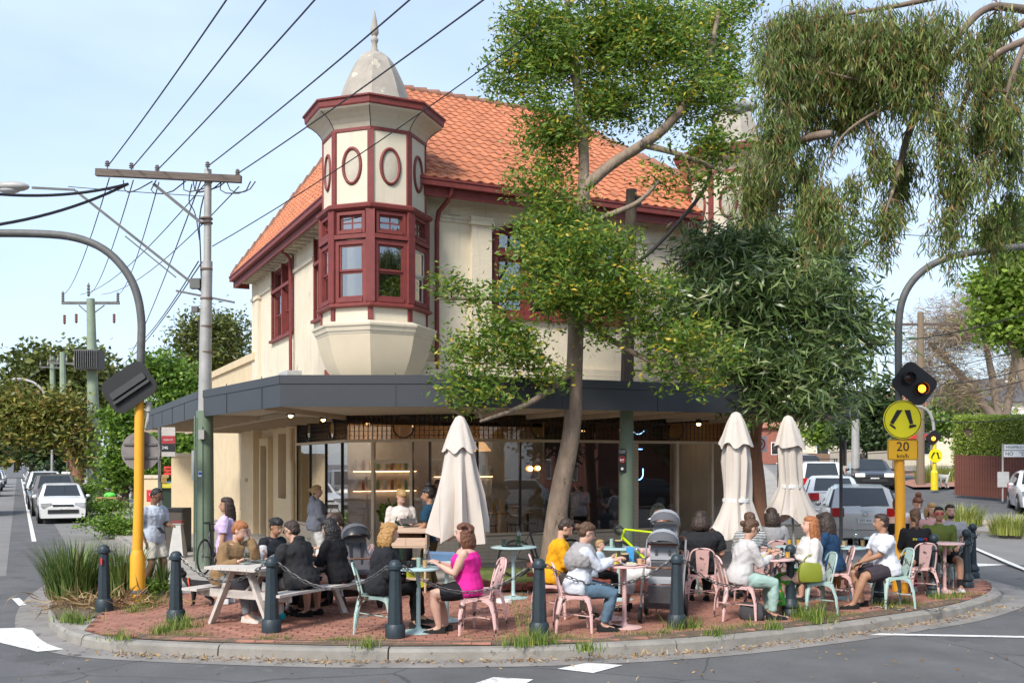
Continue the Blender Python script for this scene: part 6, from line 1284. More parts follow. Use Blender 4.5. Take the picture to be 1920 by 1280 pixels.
q = px3(1604, 48); t = thing('timber_pole', 'pale green grey pole at the end of the garden wall', 'pole', q[:]); b = B(); b.cyl((0, 0, 0), (0, 0, 3.3), .2, .17); b.build('pole_shaft', m_gpole2, t)
q = px3(1880, 39.5); t = thing('street_name_sign', 'street name post with white blades reading NO THROUGH ROAD at the right edge', 'street sign', q[:]); b = B(); b.cyl((0, 0, 0), (0, 0, W(0, 832, 39.5).z-q.z), .035); b.build('post', m_gpole2, t)
zz = W(0, 838, 39.5).z-q.z; b = B(); b.box((.55, 0, zz), (1.0, .03, .22)); sb = b.build('name_blade', m_whitep, t); text('HIGHFIELD GR', .13, face(.55, -.02, zz), m_trim, sb); b = B(); b.box((.62, 0, zz-.26), (1.15, .03, .24)); sb = b.build('name_blade', m_whitep, t); text('NO', .2, face(.25, -.02, zz-.26), m_trim, sb); text('THROUGH\nROAD', .09, face(.85, -.02, zz-.26), m_trim, sb)
b = B(); b.box((.0, -.05, .85), (.45, .02, .6)); b.build('notice_plate', mat('pale_grey_plate', (.45, .45, .44), .6), t)
q = px3(1578, 30); t = thing('sign_post', 'slim black sign post standing before the silver hatchback', 'post', (XA(1577, 20.5), 20.5, 0)); b = B(); b.cyl((0, 0, 0), (0, 0, W(0, 818, 20.5).z), .035); b.build('post', mat('dark_post', (.05, .05, .05), .6), t); b = B(); b.box((.07, -.02, 2.3), (.03, .14, .5)); b.build('sign_plate', m_signback, t)
q = px3(1419, 30); t = thing('speed_sign', 'small round 40 sign on the green post left of the middle umbrella', 'road sign', (XA(1420, 27), 27, terr(XA(1420, 27), 27))); b = B(); b.cyl((0, 0, 0), (0, 0, 2.3), .13); b.build('post', m_green, t)
b = B(); b.box((0, -.14, 2.5), (.42, .02, .42)); pl_ = b.build('sign_plate', m_whitep, t); b = B(); b.torus((0, -.155, 2.5), .16, .02, 24, 4); b.build('ring', m_red2, pl_); text('40', .2, face(0, -.16, 2.5), m_trim, pl_)
# white dog far right
def animal(name, lb, cat, loc, rz, s, m, leg=.26, ln=.5, hh=.16, head=.11, tail=True, fluffy=0):
    t = thing(name, lb, cat, loc, rz, scale=s); b = B(); zt_ = leg+hh
    rings = []; prof = [(-ln/2, .055, .07, 0), (-ln*.4, .09, .10, 0), (-ln*.15, .085, .10, .0), (ln*.1, .10, .12, -.01), (ln*.35, .105, .135, -.01), (ln*.48, .085, .11, .02), (ln*.62, .06, .075, .10), (ln*.74, .055, .06, .17)]
    for x, ry, rz_, dz in prof: rings.append([(x, ry*math.cos(a), zt_+dz-.02+rz_*math.sin(a)) for a in [2*math.pi*k/12 for k in range(12)]])
    b.loft(rings)
    for sx, back in ((-ln*.36, True), (ln*.32, False)):
        for sy in (-.06, .06):
            if back: P = [(sx+.02, sy, zt_-.02), (sx+.07, sy, leg*.72), (sx-.05, sy, leg*.38), (sx-.03, sy, .03), (sx+.02, sy, .015)]; r_ = [.06, .045, .02, .018, .018]
            else: P = [(sx, sy, zt_-.03), (sx-.01, sy, leg*.75), (sx+.0, sy, leg*.42), (sx-.005, sy, .03), (sx+.035, sy, .015)]; r_ = [.055, .035, .022, .018, .018]
            b.tube(P, r_, 8)
    if tail: b.tube([(-ln/2, 0, zt_+.03), (-ln*.62, 0, zt_+.10), (-ln*.66, 0, zt_+.2)], [.03, .022, .012], 6)
    hc = Vector((ln*.80, 0, zt_+.22)); b.ell(hc, (head, head*.8, head*.8), 10, 8); b.tube([hc+Vector((.04, 0, -.01)), hc+Vector((.17, 0, -.04))], [.055, .035], 8)
    o = b.build('body', m, t, smooth=60)
    for sy in (-1, 1):
        b = B(); b.tube([hc+Vector((-.02, sy*.05, .06)), hc+Vector((-.0, sy*.09, .10)), hc+Vector((.01, sy*.10, .03))], [.03, .03, .012], 6); b.build('ear', m, t, smooth=60); b = B(); b.ell(hc+Vector((.085, sy*.045, .03)), (.012,)*3, 6, 5); b.build('eye', m_trim, t)
    b = B(); b.ell(hc+Vector((.18, 0, -.03)), (.016, .018, .014), 6, 5); b.build('nose', m_trim, t); return t
q = px3(1768, 47.5); animal('dog', 'white dog standing at the foot of the far yellow pole', 'dog', q[:], R(200), 1.25, mat('white_fur', (.6, .57, .5), .95, bump=.5))
# houses
def house(name, label, loc, rz, w_, d_, h, rise, wm, rm, nwin=3, floors=1, group=None):
    t = thing(name, label, 'house', loc, rz, group); b = B(); b.bb(-w_/2, w_/2, 0, d_, 0, h); b.build('wall', wm, t)
    b = B(); e = .5; b.add([(-w_/2-e, -e, h), (w_/2+e, -e, h), (w_/2+e, d_+e, h), (-w_/2-e, d_+e, h), (-w_/4, d_/2, h+rise), (w_/4, d_/2, h+rise)], [(0, 3, 2, 1), (0, 1, 5, 4), (1, 2, 5), (2, 3, 4, 5), (3, 0, 4)]); rf = b.build('roof', rm, t)
    b = B(); b.bb(w_*.1, w_*.1+.8, d_*.4, d_*.4+.6, h+rise*.5, h+rise+1); b.build('chimney', wm, rf)
    for f in range(floors):
        for i in range(nwin):
            x = -w_/2+w_*(i+.5)/nwin; z = 1.0+f*2.9; b = B(); b.bb(x-.6, x+.6, -.05, .02, z, z+1.4); wn = b.build('window', m_whitep, t); b = B(); b.bb(x-.5, x+.5, -.07, -.052, z+.08, z+1.32); b.build('pane', m_cgl, wn)
    b = B(); b.bb(-.45, .45, -.06, .0, 0, 2.1); b.build('door', m_red, t)
    return t
m_wh = mat('white_render', (.6, .58, .55), .9); m_rt = mat('far_tile', (.35, .15, .09), .9, var=.2); m_sl = mat('slate', (.10, .10, .11), .8, var=.2); m_rb = mat('far_red_brick', (.27, .10, .07), .9, var=.2, scale=3)
q = px3(1880, 95); house('house', 'white two storey house half hidden by the bare tree', q[:], R(-10), 14, 10, 6, 2.5, m_wh, m_sl, 3, 2)
q = px3(1520, 110); house('house', 'brick house high up the right street', q[:], R(-40), 12, 9, 4, 2.5, m_rb, m_rt)
q = px3(1640, 95); house('house', 'cream house behind the dark shrubby tree', q[:], R(-20), 14, 9, 4.5, 2.5, m_creamS, m_rt)
for k, (v, wm, lb) in enumerate(((28, m_rb, 'brown brick house behind the bus stop trees'), (46, m_creamS, 'cream house far along the left street'), (64, m_rb, 'brick house furthest along the left street'))):
    p = bl(5, v+6); house('house', lb, (p.x, p.y, 0), BANG-R(90), 13, 9, 3.8, 2.4, wm, m_rt, 3)
# dark paling fence on the left street
a = bl(-.6, 22); c = bl(-.6, 42); t = thing('paling_fence', 'dark paling fence behind the left footpath', 'fence', (a.x, a.y, 0)); d = Vector((c.x-a.x, c.y-a.y, 0)); n_ = 120; pm = B().box((0, 0, .9), (.15, .03, 1.8)).mesh('paling', mat('dark_paling', (.09, .06, .05), .9, var=.3, scale=2))
for i in range(n_): link('paling', pm, t, Matrix.Translation(d*i/n_+Vector((0, 0, rnd.uniform(-.02, .02)))) @ Matrix.Rotation(math.atan2(d.y, d.x), 4, 'Z'))
# ---------------------------------------------------------------- the other side of the crossroads, behind the camera (seen in the glass)
ORDT = ['first', 'second', 'third', 'fourth', 'fifth']
for k, (x, w_, fl, wm, rm, lb) in enumerate(((-34, 12, 2, m_rb, m_sl, 'brick shop row behind the camera, left'), (-18, 13, 2, mat('dark_render', (.12, .11, .1), .9), m_rt, 'dark rendered house behind the camera, left of centre'), (-2, 14, 2, m_rb, m_sl, 'tall brick terrace behind the camera'), (16, 14, 2, m_rb, m_rt, 'brick house behind the camera, right'), (34, 12, 2, m_creamS, m_sl, 'cream terrace behind the camera, far right'))):
    house('house', lb, (x, -16, 0), R(180), w_, 9, 3.2*fl+.6, 2.4, wm, rm, 4, fl)
for k, x in enumerate((-26, -15, -8, -1, 6, 12, 18, 26)):
    t = thing('street_tree', 'street tree behind the camera, number %s from the left' % ['one', 'two', 'three', 'four', 'five', 'six', 'seven', 'eight'][k], 'tree', (x, -9, 0)); b = B(); nd = trunk(b, [(0, 0, 0), (.1, 0, 1.5), (0, .1, 3), (.1, 0, 5)], [.22, .18, .14, .06], 8); b.build('trunk', m_bark, t)
    pts = blobpts([((0, 0, 4.3), (2.6, 2.3, 2.6))], 150, .4); b = B(); skeleton(b, nd[8:], pts, .02); b.build('branches', m_bark2, t); leaves('crown', cluster(pts, 26, .4), .3, .16, lmC if k % 2 else lmA, t)
for x, y, rz, lb in ((38, -4, -52, 'added unseen brick terrace on the right, reflected in the shop glass'), (46, 10, -62, 'added unseen cream terrace on the far right, reflected in the shop glass')): house('house', lb, (x, y, 0), R(rz), 15, 9, 6.8, 2.4, m_rb if x < 40 else m_creamP, m_sl, 5, 2)  # unseen terraces added to darken the reflections in the shop glass
for k, (x, y) in enumerate(((24, -3), (29, 2), (33, 8), (37, 13), (27, -8))):  # unseen dark trees, added for the same glass reflections
    t = thing('street_tree', 'added unseen dark tree reflected in the shop glass, %s in its row' % ORDT[k], 'tree', (x, y, 0)); b = B(); nd = trunk(b, [(0, 0, 0), (.1, 0, 1.5), (0, .1, 3), (.1, 0, 5)], [.22, .18, .14, .06], 8); b.build('trunk', m_bark, t)
    pts = blobpts([((0, 0, 4.6), (2.9, 2.9, 2.6))], 150, .4); b = B(); skeleton(b, nd[8:], pts, .02); b.build('branches', m_bark2, t); leaves('crown', cluster(pts, 30, .45), .32, .18, lmE, t)
for x, y, c_, k_, lb in ((19.5, -1.5, sv, 'sedan', 'silver sedan'), (23, 3.5, wh, 'hatch', 'white hatchback'), (26.5, 8.5, dk, 'suv', 'dark wagon')): car(lb+' parked out of frame to the right', x, y, LZ, R(-35), c_, k_, group=None)
polymesh('near_footpath', [(-60, -4.5), (60, -4.5), (60, -9), (-60, -9)], .0, m_path, kind='structure')
polymesh('near_corner', [(8.5, 3), (16, 6), (16, 10.5), (10, 9)], .0, m_path, kind='structure')
# van across the left street (shows in the left shop glass) and cars across in front
vx = bl(-13.2, 9.5); vn = car('white delivery van parked across the left street', vx.x, vx.y, LZ, BANG+math.pi, wh, 'van', 5.0, 1.95, 2.05, name='parked_van', racks=True)
car('silver sedan parked behind the camera', 5.5, -3.4, LZ, R(90), sv, 'sedan', name='parked_car', group=None); car('white hatchback parked behind the camera', -3.2, -3.4, LZ, R(90), wh, 'hatch', group=None); car('dark hatchback parked behind the camera', 12.5, -3.4, LZ, R(90), dk, 'hatch', group=None)
# ================================================================ CAFE FURNITURE
m_pink = mat('pink_chair_enamel', (.70, .45, .42), .45, var=.06, scale=5, chip=(.07, .04, .03), chipamt=.55, chipscale=8)
m_teal = mat('teal_chair_enamel', (.38, .51, .47), .45, var=.06, scale=5, chip=(.09, .05, .035), chipamt=.545, chipscale=7)
m_pinkt = mat('pink_table_enamel', (.70, .45, .42), .4, var=.05, scale=5); m_tealt = mat('teal_table_enamel', (.40, .55, .55), .4, var=.05, scale=5)
def mkchair(name, m, lb, loc, hd):
    t = thing(name, lb, 'chair', loc, R(hd), 'metal cafe chairs')
    b = B(); P = rbox(.37, .37, .07, 4); b.prism([(x, y) for x, y in P], .44, .452); b.prism([(x*1.02, y*1.02) for x, y in P], .425, .44); b.build('seat', m, t, smooth=40)
    for sx in (-1, 1):
        for sy in (-1, 1):
            b = B(); t0 = Vector((sx*.165, sy*.165, .43)); t1 = Vector((sx*(.235 if sx < 0 else .205), sy*.215, 0)); mid = t0.lerp(t1, .42)+Vector((sx*.018, sy*.018, 0))
            rings = []
            for p, w_, th in ((t0, .085, .022), (mid, .052, .022), (t1, .026, .016)):
                dx = Vector((sx, sy, 0)).normalized(); dy = Vector((-dx.y, dx.x, 0)); rings.append([p+dx*th*a+dy*w_*.5*c for a, c in ((-.5, -1), (.5, -.75), (.9, 0), (.5, .75), (-.5, 1), (-.1, 0))])
            b.loft(rings); b.build('leg', m, t, smooth=30)
    b = B()
    for s in (-1, 1):       # arched aprons between the legs
        for ax in (0, 1):
            for k in range(6):
                u0, u1 = -.165+.33*k/6, -.165+.33*(k+1)/6; f = lambda u: .425-.012-.07*(abs(u)/.165)**3
                pr = [(u0, .43), (u1, .43), (u1, f(u1)), (u0, f(u0))]
                vs = [((u, s*.188, z) if ax == 0 else (s*.188, u, z)) for u, z in pr]+[((u, s*.183, z) if ax == 0 else (s*.183, u, z)) for u, z in pr]; b.add(vs, [(0, 1, 2, 3), (7, 6, 5, 4), (0, 4, 5, 1), (2, 6, 7, 3)])
    b.build('apron', m, t)
    b = B(); pts = [(-.155, -.185, .44), (-.19, -.19, .60), (-.235, -.175, .76), (-.262, -.12, .83), (-.272, 0, .845), (-.262, .12, .83), (-.235, .175, .76), (-.19, .19, .60), (-.155, .185, .44)]; b.tube(smooth3(pts, 2), .0125, 8); b.build('back_hoop', m, t, smooth=60)
    b = B(); b.loft([[(-.175, -.075, .45), (-.165, -.075, .45), (-.165, .075, .45), (-.175, .075, .45)], [(-.225, -.09, .65), (-.215, -.09, .65), (-.215, .09, .65), (-.225, .09, .65)], [(-.272, -.1, .835), (-.262, -.1, .835), (-.262, .1, .835), (-.272, .1, .835)]]); b.build('back_splat', m, t)
    b = B(); b.beam((-.185, -.19, .2), (.185, .19, .2), .012, .012); b.beam((-.185, .19, .2), (.185, -.19, .2), .012, .012); b.build('cross_brace', m, t, kind='stuff'); return t

def chair(c, x, y, hd, lb):
    loc = (x, y, .03)
    if c not in CH_: CH_[c] = mkchair('metal_chair', m_pink if c == 'p' else m_teal, lb, loc, hd); return CH_[c]
    return dup(CH_[c], loc, R(hd), lb, 'metal cafe chairs')
CH_ = {}
chair('t', -1.70, 12.5, 5, 'teal metal chair under the curly blonde woman in the black jacket')
chair('p', -.42, 12.35, 178, 'pink metal chair under the woman in the magenta tank top')
chair('p', -.36, 13.05, 200, 'empty pink metal chair just behind the magenta tank top woman')
chair('p', .76, 12.55, 2, 'pink metal chair under the mother with the grey scarf')
chair('p', .50, 13.65, 0, 'pink metal chair under the man in the yellow jumper')
chair('p', 2.78, 14.85, 82, 'pink metal chair under the woman in the black tee by the pram')
chair('t', 2.62, 15.9, 200, 'teal metal chair behind the pram hood'); chair('p', 2.2, 14.25, 180, 'pink metal chair under the woman in the white visor')
chair('p', 2.98, 13.5, 4, 'pink metal chair under the woman in the pale cardigan')
chair('t', 4.17, 13.95, 186, 'teal metal chair under the woman in the green floral skirt')
chair('p', 4.80, 15.05, 172, 'pink metal chair under the long haired woman in the navy shirt')
chair('p', 4.2, 16.35, 95, 'pink metal chair with its back to us under the grey tee woman')
chair('p', 3.6, 15.1, 100, 'pink metal chair under the diner in the striped top')
chair('t', 5.48, 14.6, 186, 'teal metal chair under the man in the white tee')
chair('p', 6.36, 15.85, 93, 'pink metal chair with its back to us under the braided cyclist')
chair('t', 7.16, 17.05, 255, 'teal metal chair under the cyclist in the olive jersey')
chair('t', 6.15, 16.6, 60, 'empty teal metal chair between the white tee man and the braided cyclist')
chair('t', 7.7, 17.95, 265, 'teal metal chair under the dark haired man at the right end')
chair('p', 7.05, 18.5, 90, 'pink metal chair under the ponytailed woman in the black camisole'); chair('p', 7.7, 19.5, 270, 'pink metal chair under the woman with the curly top bun')
chair('p', -2.35, 15.15, 200, 'pink metal chair under the diner in the grey jacket')
def rtable(c, x, y, lb, r=.30, h=.79):
    t = thing('round_table', lb, 'table', (x, y, .03), 0, 'round pedestal cafe tables'); m = m_pinkt if c == 'p' else m_tealt
    b = B(); b.lathe([(r-.01, h-.022), (r, h-.018), (r, h-.004), (r-.006, h)], n=36); b.build('tabletop', m, t, smooth=40)
    b = B(); b.cyl((0, 0, .03), (0, 0, h-.022), .028, n=14); b.build('column', m, t, smooth=60); b = B(); b.lathe([(.225, 0), (.225, .008), (.12, .02), (.045, .04), (.03, .07)], n=28); b.build('base', m, t, smooth=40); return t
TBL = {'A': (-1.15, 12.45), 'A2': (-.86, 13.35), 'B': (1.42, 12.8), 'B2': (1.33, 13.5), 'T': (.02, 15.6), 'T2': (1.62, 15.4), 'C': (3.50, 13.66), 'D': (5.15, 15.5), 'E': (6.98, 16.35), 'F': (6.35, 17.4), 'G': (4.35, 15.6)}
rtable('t', *TBL['A'], 'pale teal round table between the blonde woman and the magenta tank top'); rtable('t', *TBL['A2'], 'second teal round table just behind the first one'); rtable('p', *TBL['B'], 'pink round table before the mother, nearest the kerb'); rtable('p', *TBL['B2'], 'pink round table pushed behind the mother\'s one')
rtable('t', *TBL['T'], 'teal round table with bottle and tray left of the yellow jumper man', .36); rtable('t', *TBL['T2'], 'teal round table behind the toddler', .34); rtable('p', *TBL['C'], 'pink round table between the cardigan woman and the floral skirt woman'); rtable('t', *TBL['D'], 'teal round table beside the man in the white tee')
rtable('p', *TBL['E'], 'pink round table before the cyclist in the olive jersey'); rtable('t', *TBL['F'], 'teal round table far back by the orange mast'); rtable('t', *TBL['G'], 'teal round table with orange drinks under the third umbrella')
# picnic table
m_pw = mat('weathered_white_timber', (.56, .51, .46), .8, var=.12, scale=5, bump=.3, bscale=30, stretch=(1, 6, 6), chip=(.25, .18, .13), chipamt=.68, chipscale=14)
PA = math.atan2(.88, .47); PT = Vector((-3.1, 13.55, .03)); t = thing('picnic_table', 'white weathered timber picnic table with attached benches at the left of the plaza', 'picnic table', PT[:], PA)
b = None
for i in range(6): y = -.36+.144*i; b = B(); b.bb(-.95, .95, y-.069, y+.069, .72+rnd.uniform(0, .004), .755+rnd.uniform(0, .003)); b.build('plank', m_pw, t)
for s in (-1, 1):
    for k in (0, 1): y = s*(.62+.135*k); b = B(); b.bb(-.95, .95, y-.064, y+.064, .43, .462); b.build('bench_plank', m_pw, t)
    b = B(); b.beam((s*.7, -.78, .395), (s*.7, .78, .395), .04, .10); b.build('cross_beam', m_pw, t); b = B(); b.beam((s*.7, -.4, .685), (s*.7, .4, .685), .04, .07); b.build('cross_beam', m_pw, t)
    for q in (-1, 1): b = B(); b.beam((s*.745, q*.50, 0), (s*.745, q*.14, .715), .045, .10, up=(1, 0, 0)); b.build('leg', m_pw, t)
    b = B(); b.beam((s*.68, 0, .37), (s*.2, 0, .69), .04, .08); b.build('brace', m_pw, t)
# closed umbrellas
m_cloth = mat('umbrella_canvas', (.57, .51, .45), .9, var=.07, scale=2, bump=.15, bscale=20, spots=[((.45, .4, .35), .66, 3)])
def umbrella(lb, x, y, prof, tie=None, lean=(0, 0), seed=0, cap=True):
    t = thing('closed_umbrella', lb, 'umbrella', (x, y, .03), 0, 'closed cafe umbrellas'); n = 48; rr = random.Random(seed); ph = [rr.uniform(0, 6.28) for _ in range(4)]
    def ring(r, z, fold):
        out = []
        for k in range(n):
            a = 2*math.pi*k/n; f = 1+fold*(.6*abs(math.sin(4*a+ph[0]))-.3+.28*math.sin(8*a+ph[1]+z*1.3)+.14*math.sin(13*a+ph[2]-z*2)+.35*mnoise.noise(Vector((math.cos(a)*2.2, math.sin(a)*2.2, z*1.1+seed*7)))); out.append((r*f*math.cos(a)+lean[0]*z, r*f*math.sin(a)+lean[1]*z, z+(.0 if fold < .1 else 0)))
        return out
    zt_ = prof[-1][1]; rings = [ring(r, z, .12+.5*max(0, min(1, (zt_-z)/1.2))) for r, z in prof]
    rings[0] = [(p[0], p[1], p[2]+.09*math.sin(k*math.pi*8/n*1.0+ph[3])) for k, p in enumerate(rings[0])]
    ri = [[(p[0]*.55+lean[0]*p[2]*.45, p[1]*.55+lean[1]*p[2]*.45, p[2]+.12) for p in rings[0]]]+rings
    b = B(); b.loft(ri); b.build('canopy', m_cloth, t, smooth=60)
    if cap:
        c = [ring(.02, zt_+.02, 0), ring(.07, zt_-.01, .05), ring(.13, zt_-.14, .2), ring(.20, zt_-.34, .15), ring(.255, zt_-.52, .2)]; c[-1] = [(p[0], p[1], p[2]+.035*math.sin(k*math.pi*8/n*1.3+ph[0])+.02*math.sin(k*.9+ph[1])) for k, p in enumerate(c[-1])]; b = B(); b.loft(c[::-1]+[], cap=False); b.build('vent_flap', m_cloth, t, smooth=60)
    b = B(); b.cyl((lean[0]*.05, lean[1]*.05, .05), (lean[0]*zt_, lean[1]*zt_, zt_), .022); b.build('pole', m_gpole2, t); b = B(); b.lathe([(.25, 0), (.25, .05), (.05, .07), (.04, .25)], n=20); b.build('base', m_gpole, t)
    if tie:
        b = B(); b.lathe([(tie[1], -.03), (tie[1]+.012, -.02), (tie[1]+.012, .03), (tie[1], .035)], (lean[0]*tie[0], lean[1]*tie[0], tie[0]), 24); b.build('strap', m_whitep, t)
uY = 15.6; umbrella('closed cream umbrella left, widest one without strap, by the waiters\' desk', XA(862, uY), uY, [(.36, .93), (.34, 1.2), (.29, 1.6), (.23, 2.0), (.18, 2.35), (.13, 2.6), (.06, 2.78)], None, (0, 0), 1)
uY = 16.0; umbrella('closed cream umbrella in the middle with pale strap, before the gum tree', XA(1380, uY), uY, [(.38, .97), (.33, 1.1), (.25, 1.3), (.19, 1.48), (.19, 1.7), (.20, 2.1), (.16, 2.5), (.06, 2.86)], (1.48, .20), (0, 0), 2)
uY = 17.2; umbrella('closed cream umbrella on the right, leaning slightly, with strap and flared skirt', XA(1492, uY), uY, [(.40, 1.13), (.33, 1.3), (.24, 1.5), (.17, 1.67), (.17, 1.9), (.18, 2.3), (.15, 2.6), (.06, 2.86)], (1.67, .18), (-.045, 0), 3)
# planter edging and low brick wall round the tree
mbk = mat('edging_brick', (.23, .06, .04), .85, var=.3, scale=5, bump=.4, spots=[((.1, .04, .03), .62, 8)]); t = thing('brick_edging', 'red brick edging around the lawn at the foot of the leaning tree', 'brick edging', (0, 0, 0))
bkm = B().box((0, 0, 0), (.105, .22, .10)).mesh('brick', mbk); bks = B().box((0, 0, 0), (.22, .105, .068)).mesh('brick', mbk)
def edge_row(p, q):
    p, q = Vector(p), Vector(q); d = q-p; n_ = int(d.length/.115)
    for i in range(n_): link('brick', bkm, t, Matrix.Translation((*(p+d*(i/n_)), .085+rnd.uniform(-.004, .004))) @ Matrix.Rotation(math.atan2(d.y, d.x)+rnd.uniform(-.03, .03), 4, 'Z'))
edge_row((-.35, 16.6), (3.0, 16.6)); edge_row((-.35, 16.6), (-.95, 18.1))
t = thing('brick_wall', 'low red brick planter wall behind the yellow jumper man and the pram', 'brick wall', (.35, 16.42, .02))
for r in range(6):
    for i in range(11): link('brick', bks, t, Matrix.Translation((i*.23+(.0 if r % 2 else .115)+rnd.uniform(-.004, .004), rnd.uniform(-.004, .004), .05+r*.077)))
b = B(); b.bb(.0, 2.5, -.04, .04, 0, .46); b.build('mortar', mat('mortar', (.2, .15, .12), .9), t)
# waiters' desk
m_bw = mat('blond_wood', (.56, .40, .29), .55, var=.12, scale=3, stretch=(1, 8, 8)); t = thing('host_desk', 'pale wooden waiters\' desk with drawers between the two aproned waiters', 'desk', (XA(766, 16.4), 16.4, .03), R(-6)); 
b = B(); b.bb(-.34, .34, -.22, .22, .72, .74); b.build('board', m_bw, t); b = B(); b.bb(-.34, .34, .2, .22, .74, 1.0); b.bb(-.34, -.32, -.22, .2, .741, 1.0); b.bb(.32, .34, -.22, .2, .741, 1.0); b.build('side_panel', m_bw, t)
b = B(); b.bb(-.32, .0, -.225, -.20, .745, .88); b.build('drawer', m_bw, t); b = B(); b.bb(.005, .32, -.225, -.20, .745, .88); b.build('drawer', m_bw, t)
b = B(); b.box((0, -.02, 1.0), (.72, .46, .022), (R(8), 0, 0)); b.build('desktop', m_bw, t); b = B(); b.bb(-.33, .33, -.2, .2, .18, .2); b.build('shelf', m_bw, t)
for sx in (-1, 1):
    for sy in (-1, 1): b = B(); b.tube([(sx*.31, sy*.19, 0), (sx*.31, sy*.19, .72)], [.018, .026], 8); b.build('leg', m_bw, t)
o = B().box((0, 0, 0), (.25, .17, .012), (R(25), 0, R(10))).build('tablet', mat('tablet_grey', (.12, .11, .11), .35, metal=.3), None, Matrix.Translation((XA(765, 16.5), 16.5, 1.16))); tag(o, 'tablet computer held above the desk by the blonde waiter', 'tablet')
t = thing('yellow_box', 'bright yellow box standing under the waiters\' desk', 'box', (XA(783, 17), 17, .03)); b = B(); b.bb(-.17, .17, -.15, .15, 0, .42); b.build('box', mat('fluoro_yellow', (.75, .8, .02), .5), t); b = B(); b.bb(-.175, .175, -.155, .155, .42, .46); b.build('lid', m_blackf, t)
# crockery and glassware
m_gl = glassmat('clear_glass', (.86, .92, .92), .12); m_wt = glassmat('water', (.80, .88, .88), .08); m_oj = mat('orange_juice', (.85, .42, .05), .3); m_mk = mat('iced_drink', (.72, .42, .22), .3); m_cer = mat('black_ceramic', (.02, .02, .022), .35); m_cew = mat('white_ceramic', (.7, .69, .66), .3); m_jade = mat('jade_ceramic', (.3, .42, .36), .4); m_tan = mat('tan_lid', (.55, .38, .2), .6)
def bottle(x, y, z, lb, h=.27, m=None, water=.6):
    t = thing('glass_bottle', lb, 'bottle', (x, y, z)); b = B(); b.lathe([(.04, 0), (.042, .01), (.042, h*.58), (.03, h*.72), (.02, h*.80), (.02, h*.95), (.026, h*.96), (.026, h)], n=14); b.build('bottle', m or m_gl, t, smooth=50); b = B(); b.lathe([(.037, .008), (.037, h*water)], n=12); b.build('water', m_wt, t, smooth=50)
def glass(x, y, z, lb, h=.11, liq=None, r=.034, name='drinking_glass'):
    t = thing(name, lb, 'glass', (x, y, z)); b = B(); b.lathe([(r*.85, 0), (r, h), (r*.92, h), (r*.8, .01)], n=14); b.build('tumbler', m_gl, t, smooth=50)
    b = B(); b.lathe([(r*.82, .008), (r*.92, h*.8)], n=12); b.build('drink', liq or m_wt, t, smooth=50)
def cup(x, y, z, lb, m=None, saucer=True, h=.065, name='cup'):
    t = thing(name, lb, 'cup', (x, y, z)); k = 0
    if saucer: b = B(); b.lathe([(.04, 0), (.075, .012), (.07, .014)], n=18); b.build('saucer', m or m_cew, t); k = .012
    b = B(); b.lathe([(.025, k), (.04, k+h), (.036, k+h), (.022, k+.01)], n=16); b.build('cup', m or m_cew, t, smooth=50); b = B(); b.torus((.045, 0, k+h*.55), .018, .005, 10, 5); b.build('handle', m or m_cew, t)
def plate(x, y, z, lb, food=(.6, .35, .1), r=.12):
    t = thing('plate', lb, 'plate', (x, y, z)); b = B(); b.lathe([(.06, 0), (r, .015), (r-.005, .02), (.06, .008)], n=22); b.build('plate', m_cew, t); b = B(); rr = random.Random(int(x*100))
    for i in range(7): b.ell((rr.uniform(-.05, .05), rr.uniform(-.05, .05), .025), (.03, .025, .018), 7, 5)
    b.build('food', mat('food_%d' % (abs(hash(food)) % 99), food, .7, var=.3, scale=30), t, kind='stuff')
def pot(x, y, z, lb, m, top=None, r=.045, h=.09, cat='pot'):
    t = thing('table_pot', lb, cat, (x, y, z)); b = B(); b.lathe([(r*.9, 0), (r, h*.1), (r, h)], n=16); b.build('pot', m, t, smooth=50); b = B(); b.lathe([(r*1.02, h), (r*1.02, h+.012), (r*.5, h+.016)], n=16); b.build('lid', top or m, t)
zt1 = .822
def tat(k, dx, dy): return (TBL[k][0]+dx, TBL[k][1]+dy, zt1)
bottle(*tat('A', .10, .1), 'clear water bottle on the teal table by the tank top woman'); glass(*tat('A', .09, -.08), 'iced coffee glass at the elbow of the tank top woman', .12, m_mk); cup(*tat('A', -.12, -.02), 'black cup on its saucer on the first teal table', m_cer); pot(*tat('A', 0, .04), 'jade ceramic shaker on the first teal table', m_jade, r=.028, h=.1, cat='shaker'); pot(*tat('A', -.05, .12), 'dark sugar jar behind the jade shaker', m_cer, m_tan)
o = B().box((0, 0, 0), (.34, .2, .1), (.1, .05, .3)).build('blue_cloth', mat('denim_cloth', (.12, .2, .32), .9), None, Matrix.Translation((TBL['A2'][0]-.05, TBL['A2'][1], .87))); tag(o, 'folded pale blue denim jacket on the second teal table', 'jacket')
bottle(*tat('T', .08, 0), 'green tinted carafe on the tray of the lone teal table', .29, glassmat('green_glass', (.6, .8, .7), .1)); glass(*tat('T', -.12, -.03), 'water glass left of the carafe on the lone teal table', .11); glass(*tat('T', -.15, .05), 'second water glass behind the left one on the lone teal table', .11)
o = B().lathe([(.14, 0), (.17, .012), (.165, .016), (.135, .006)], n=24).build('tray', m_cer, None, Matrix.Translation(tat('T', -.02, 0))); tag(o, 'round dark tray on the lone teal table', 'tray')
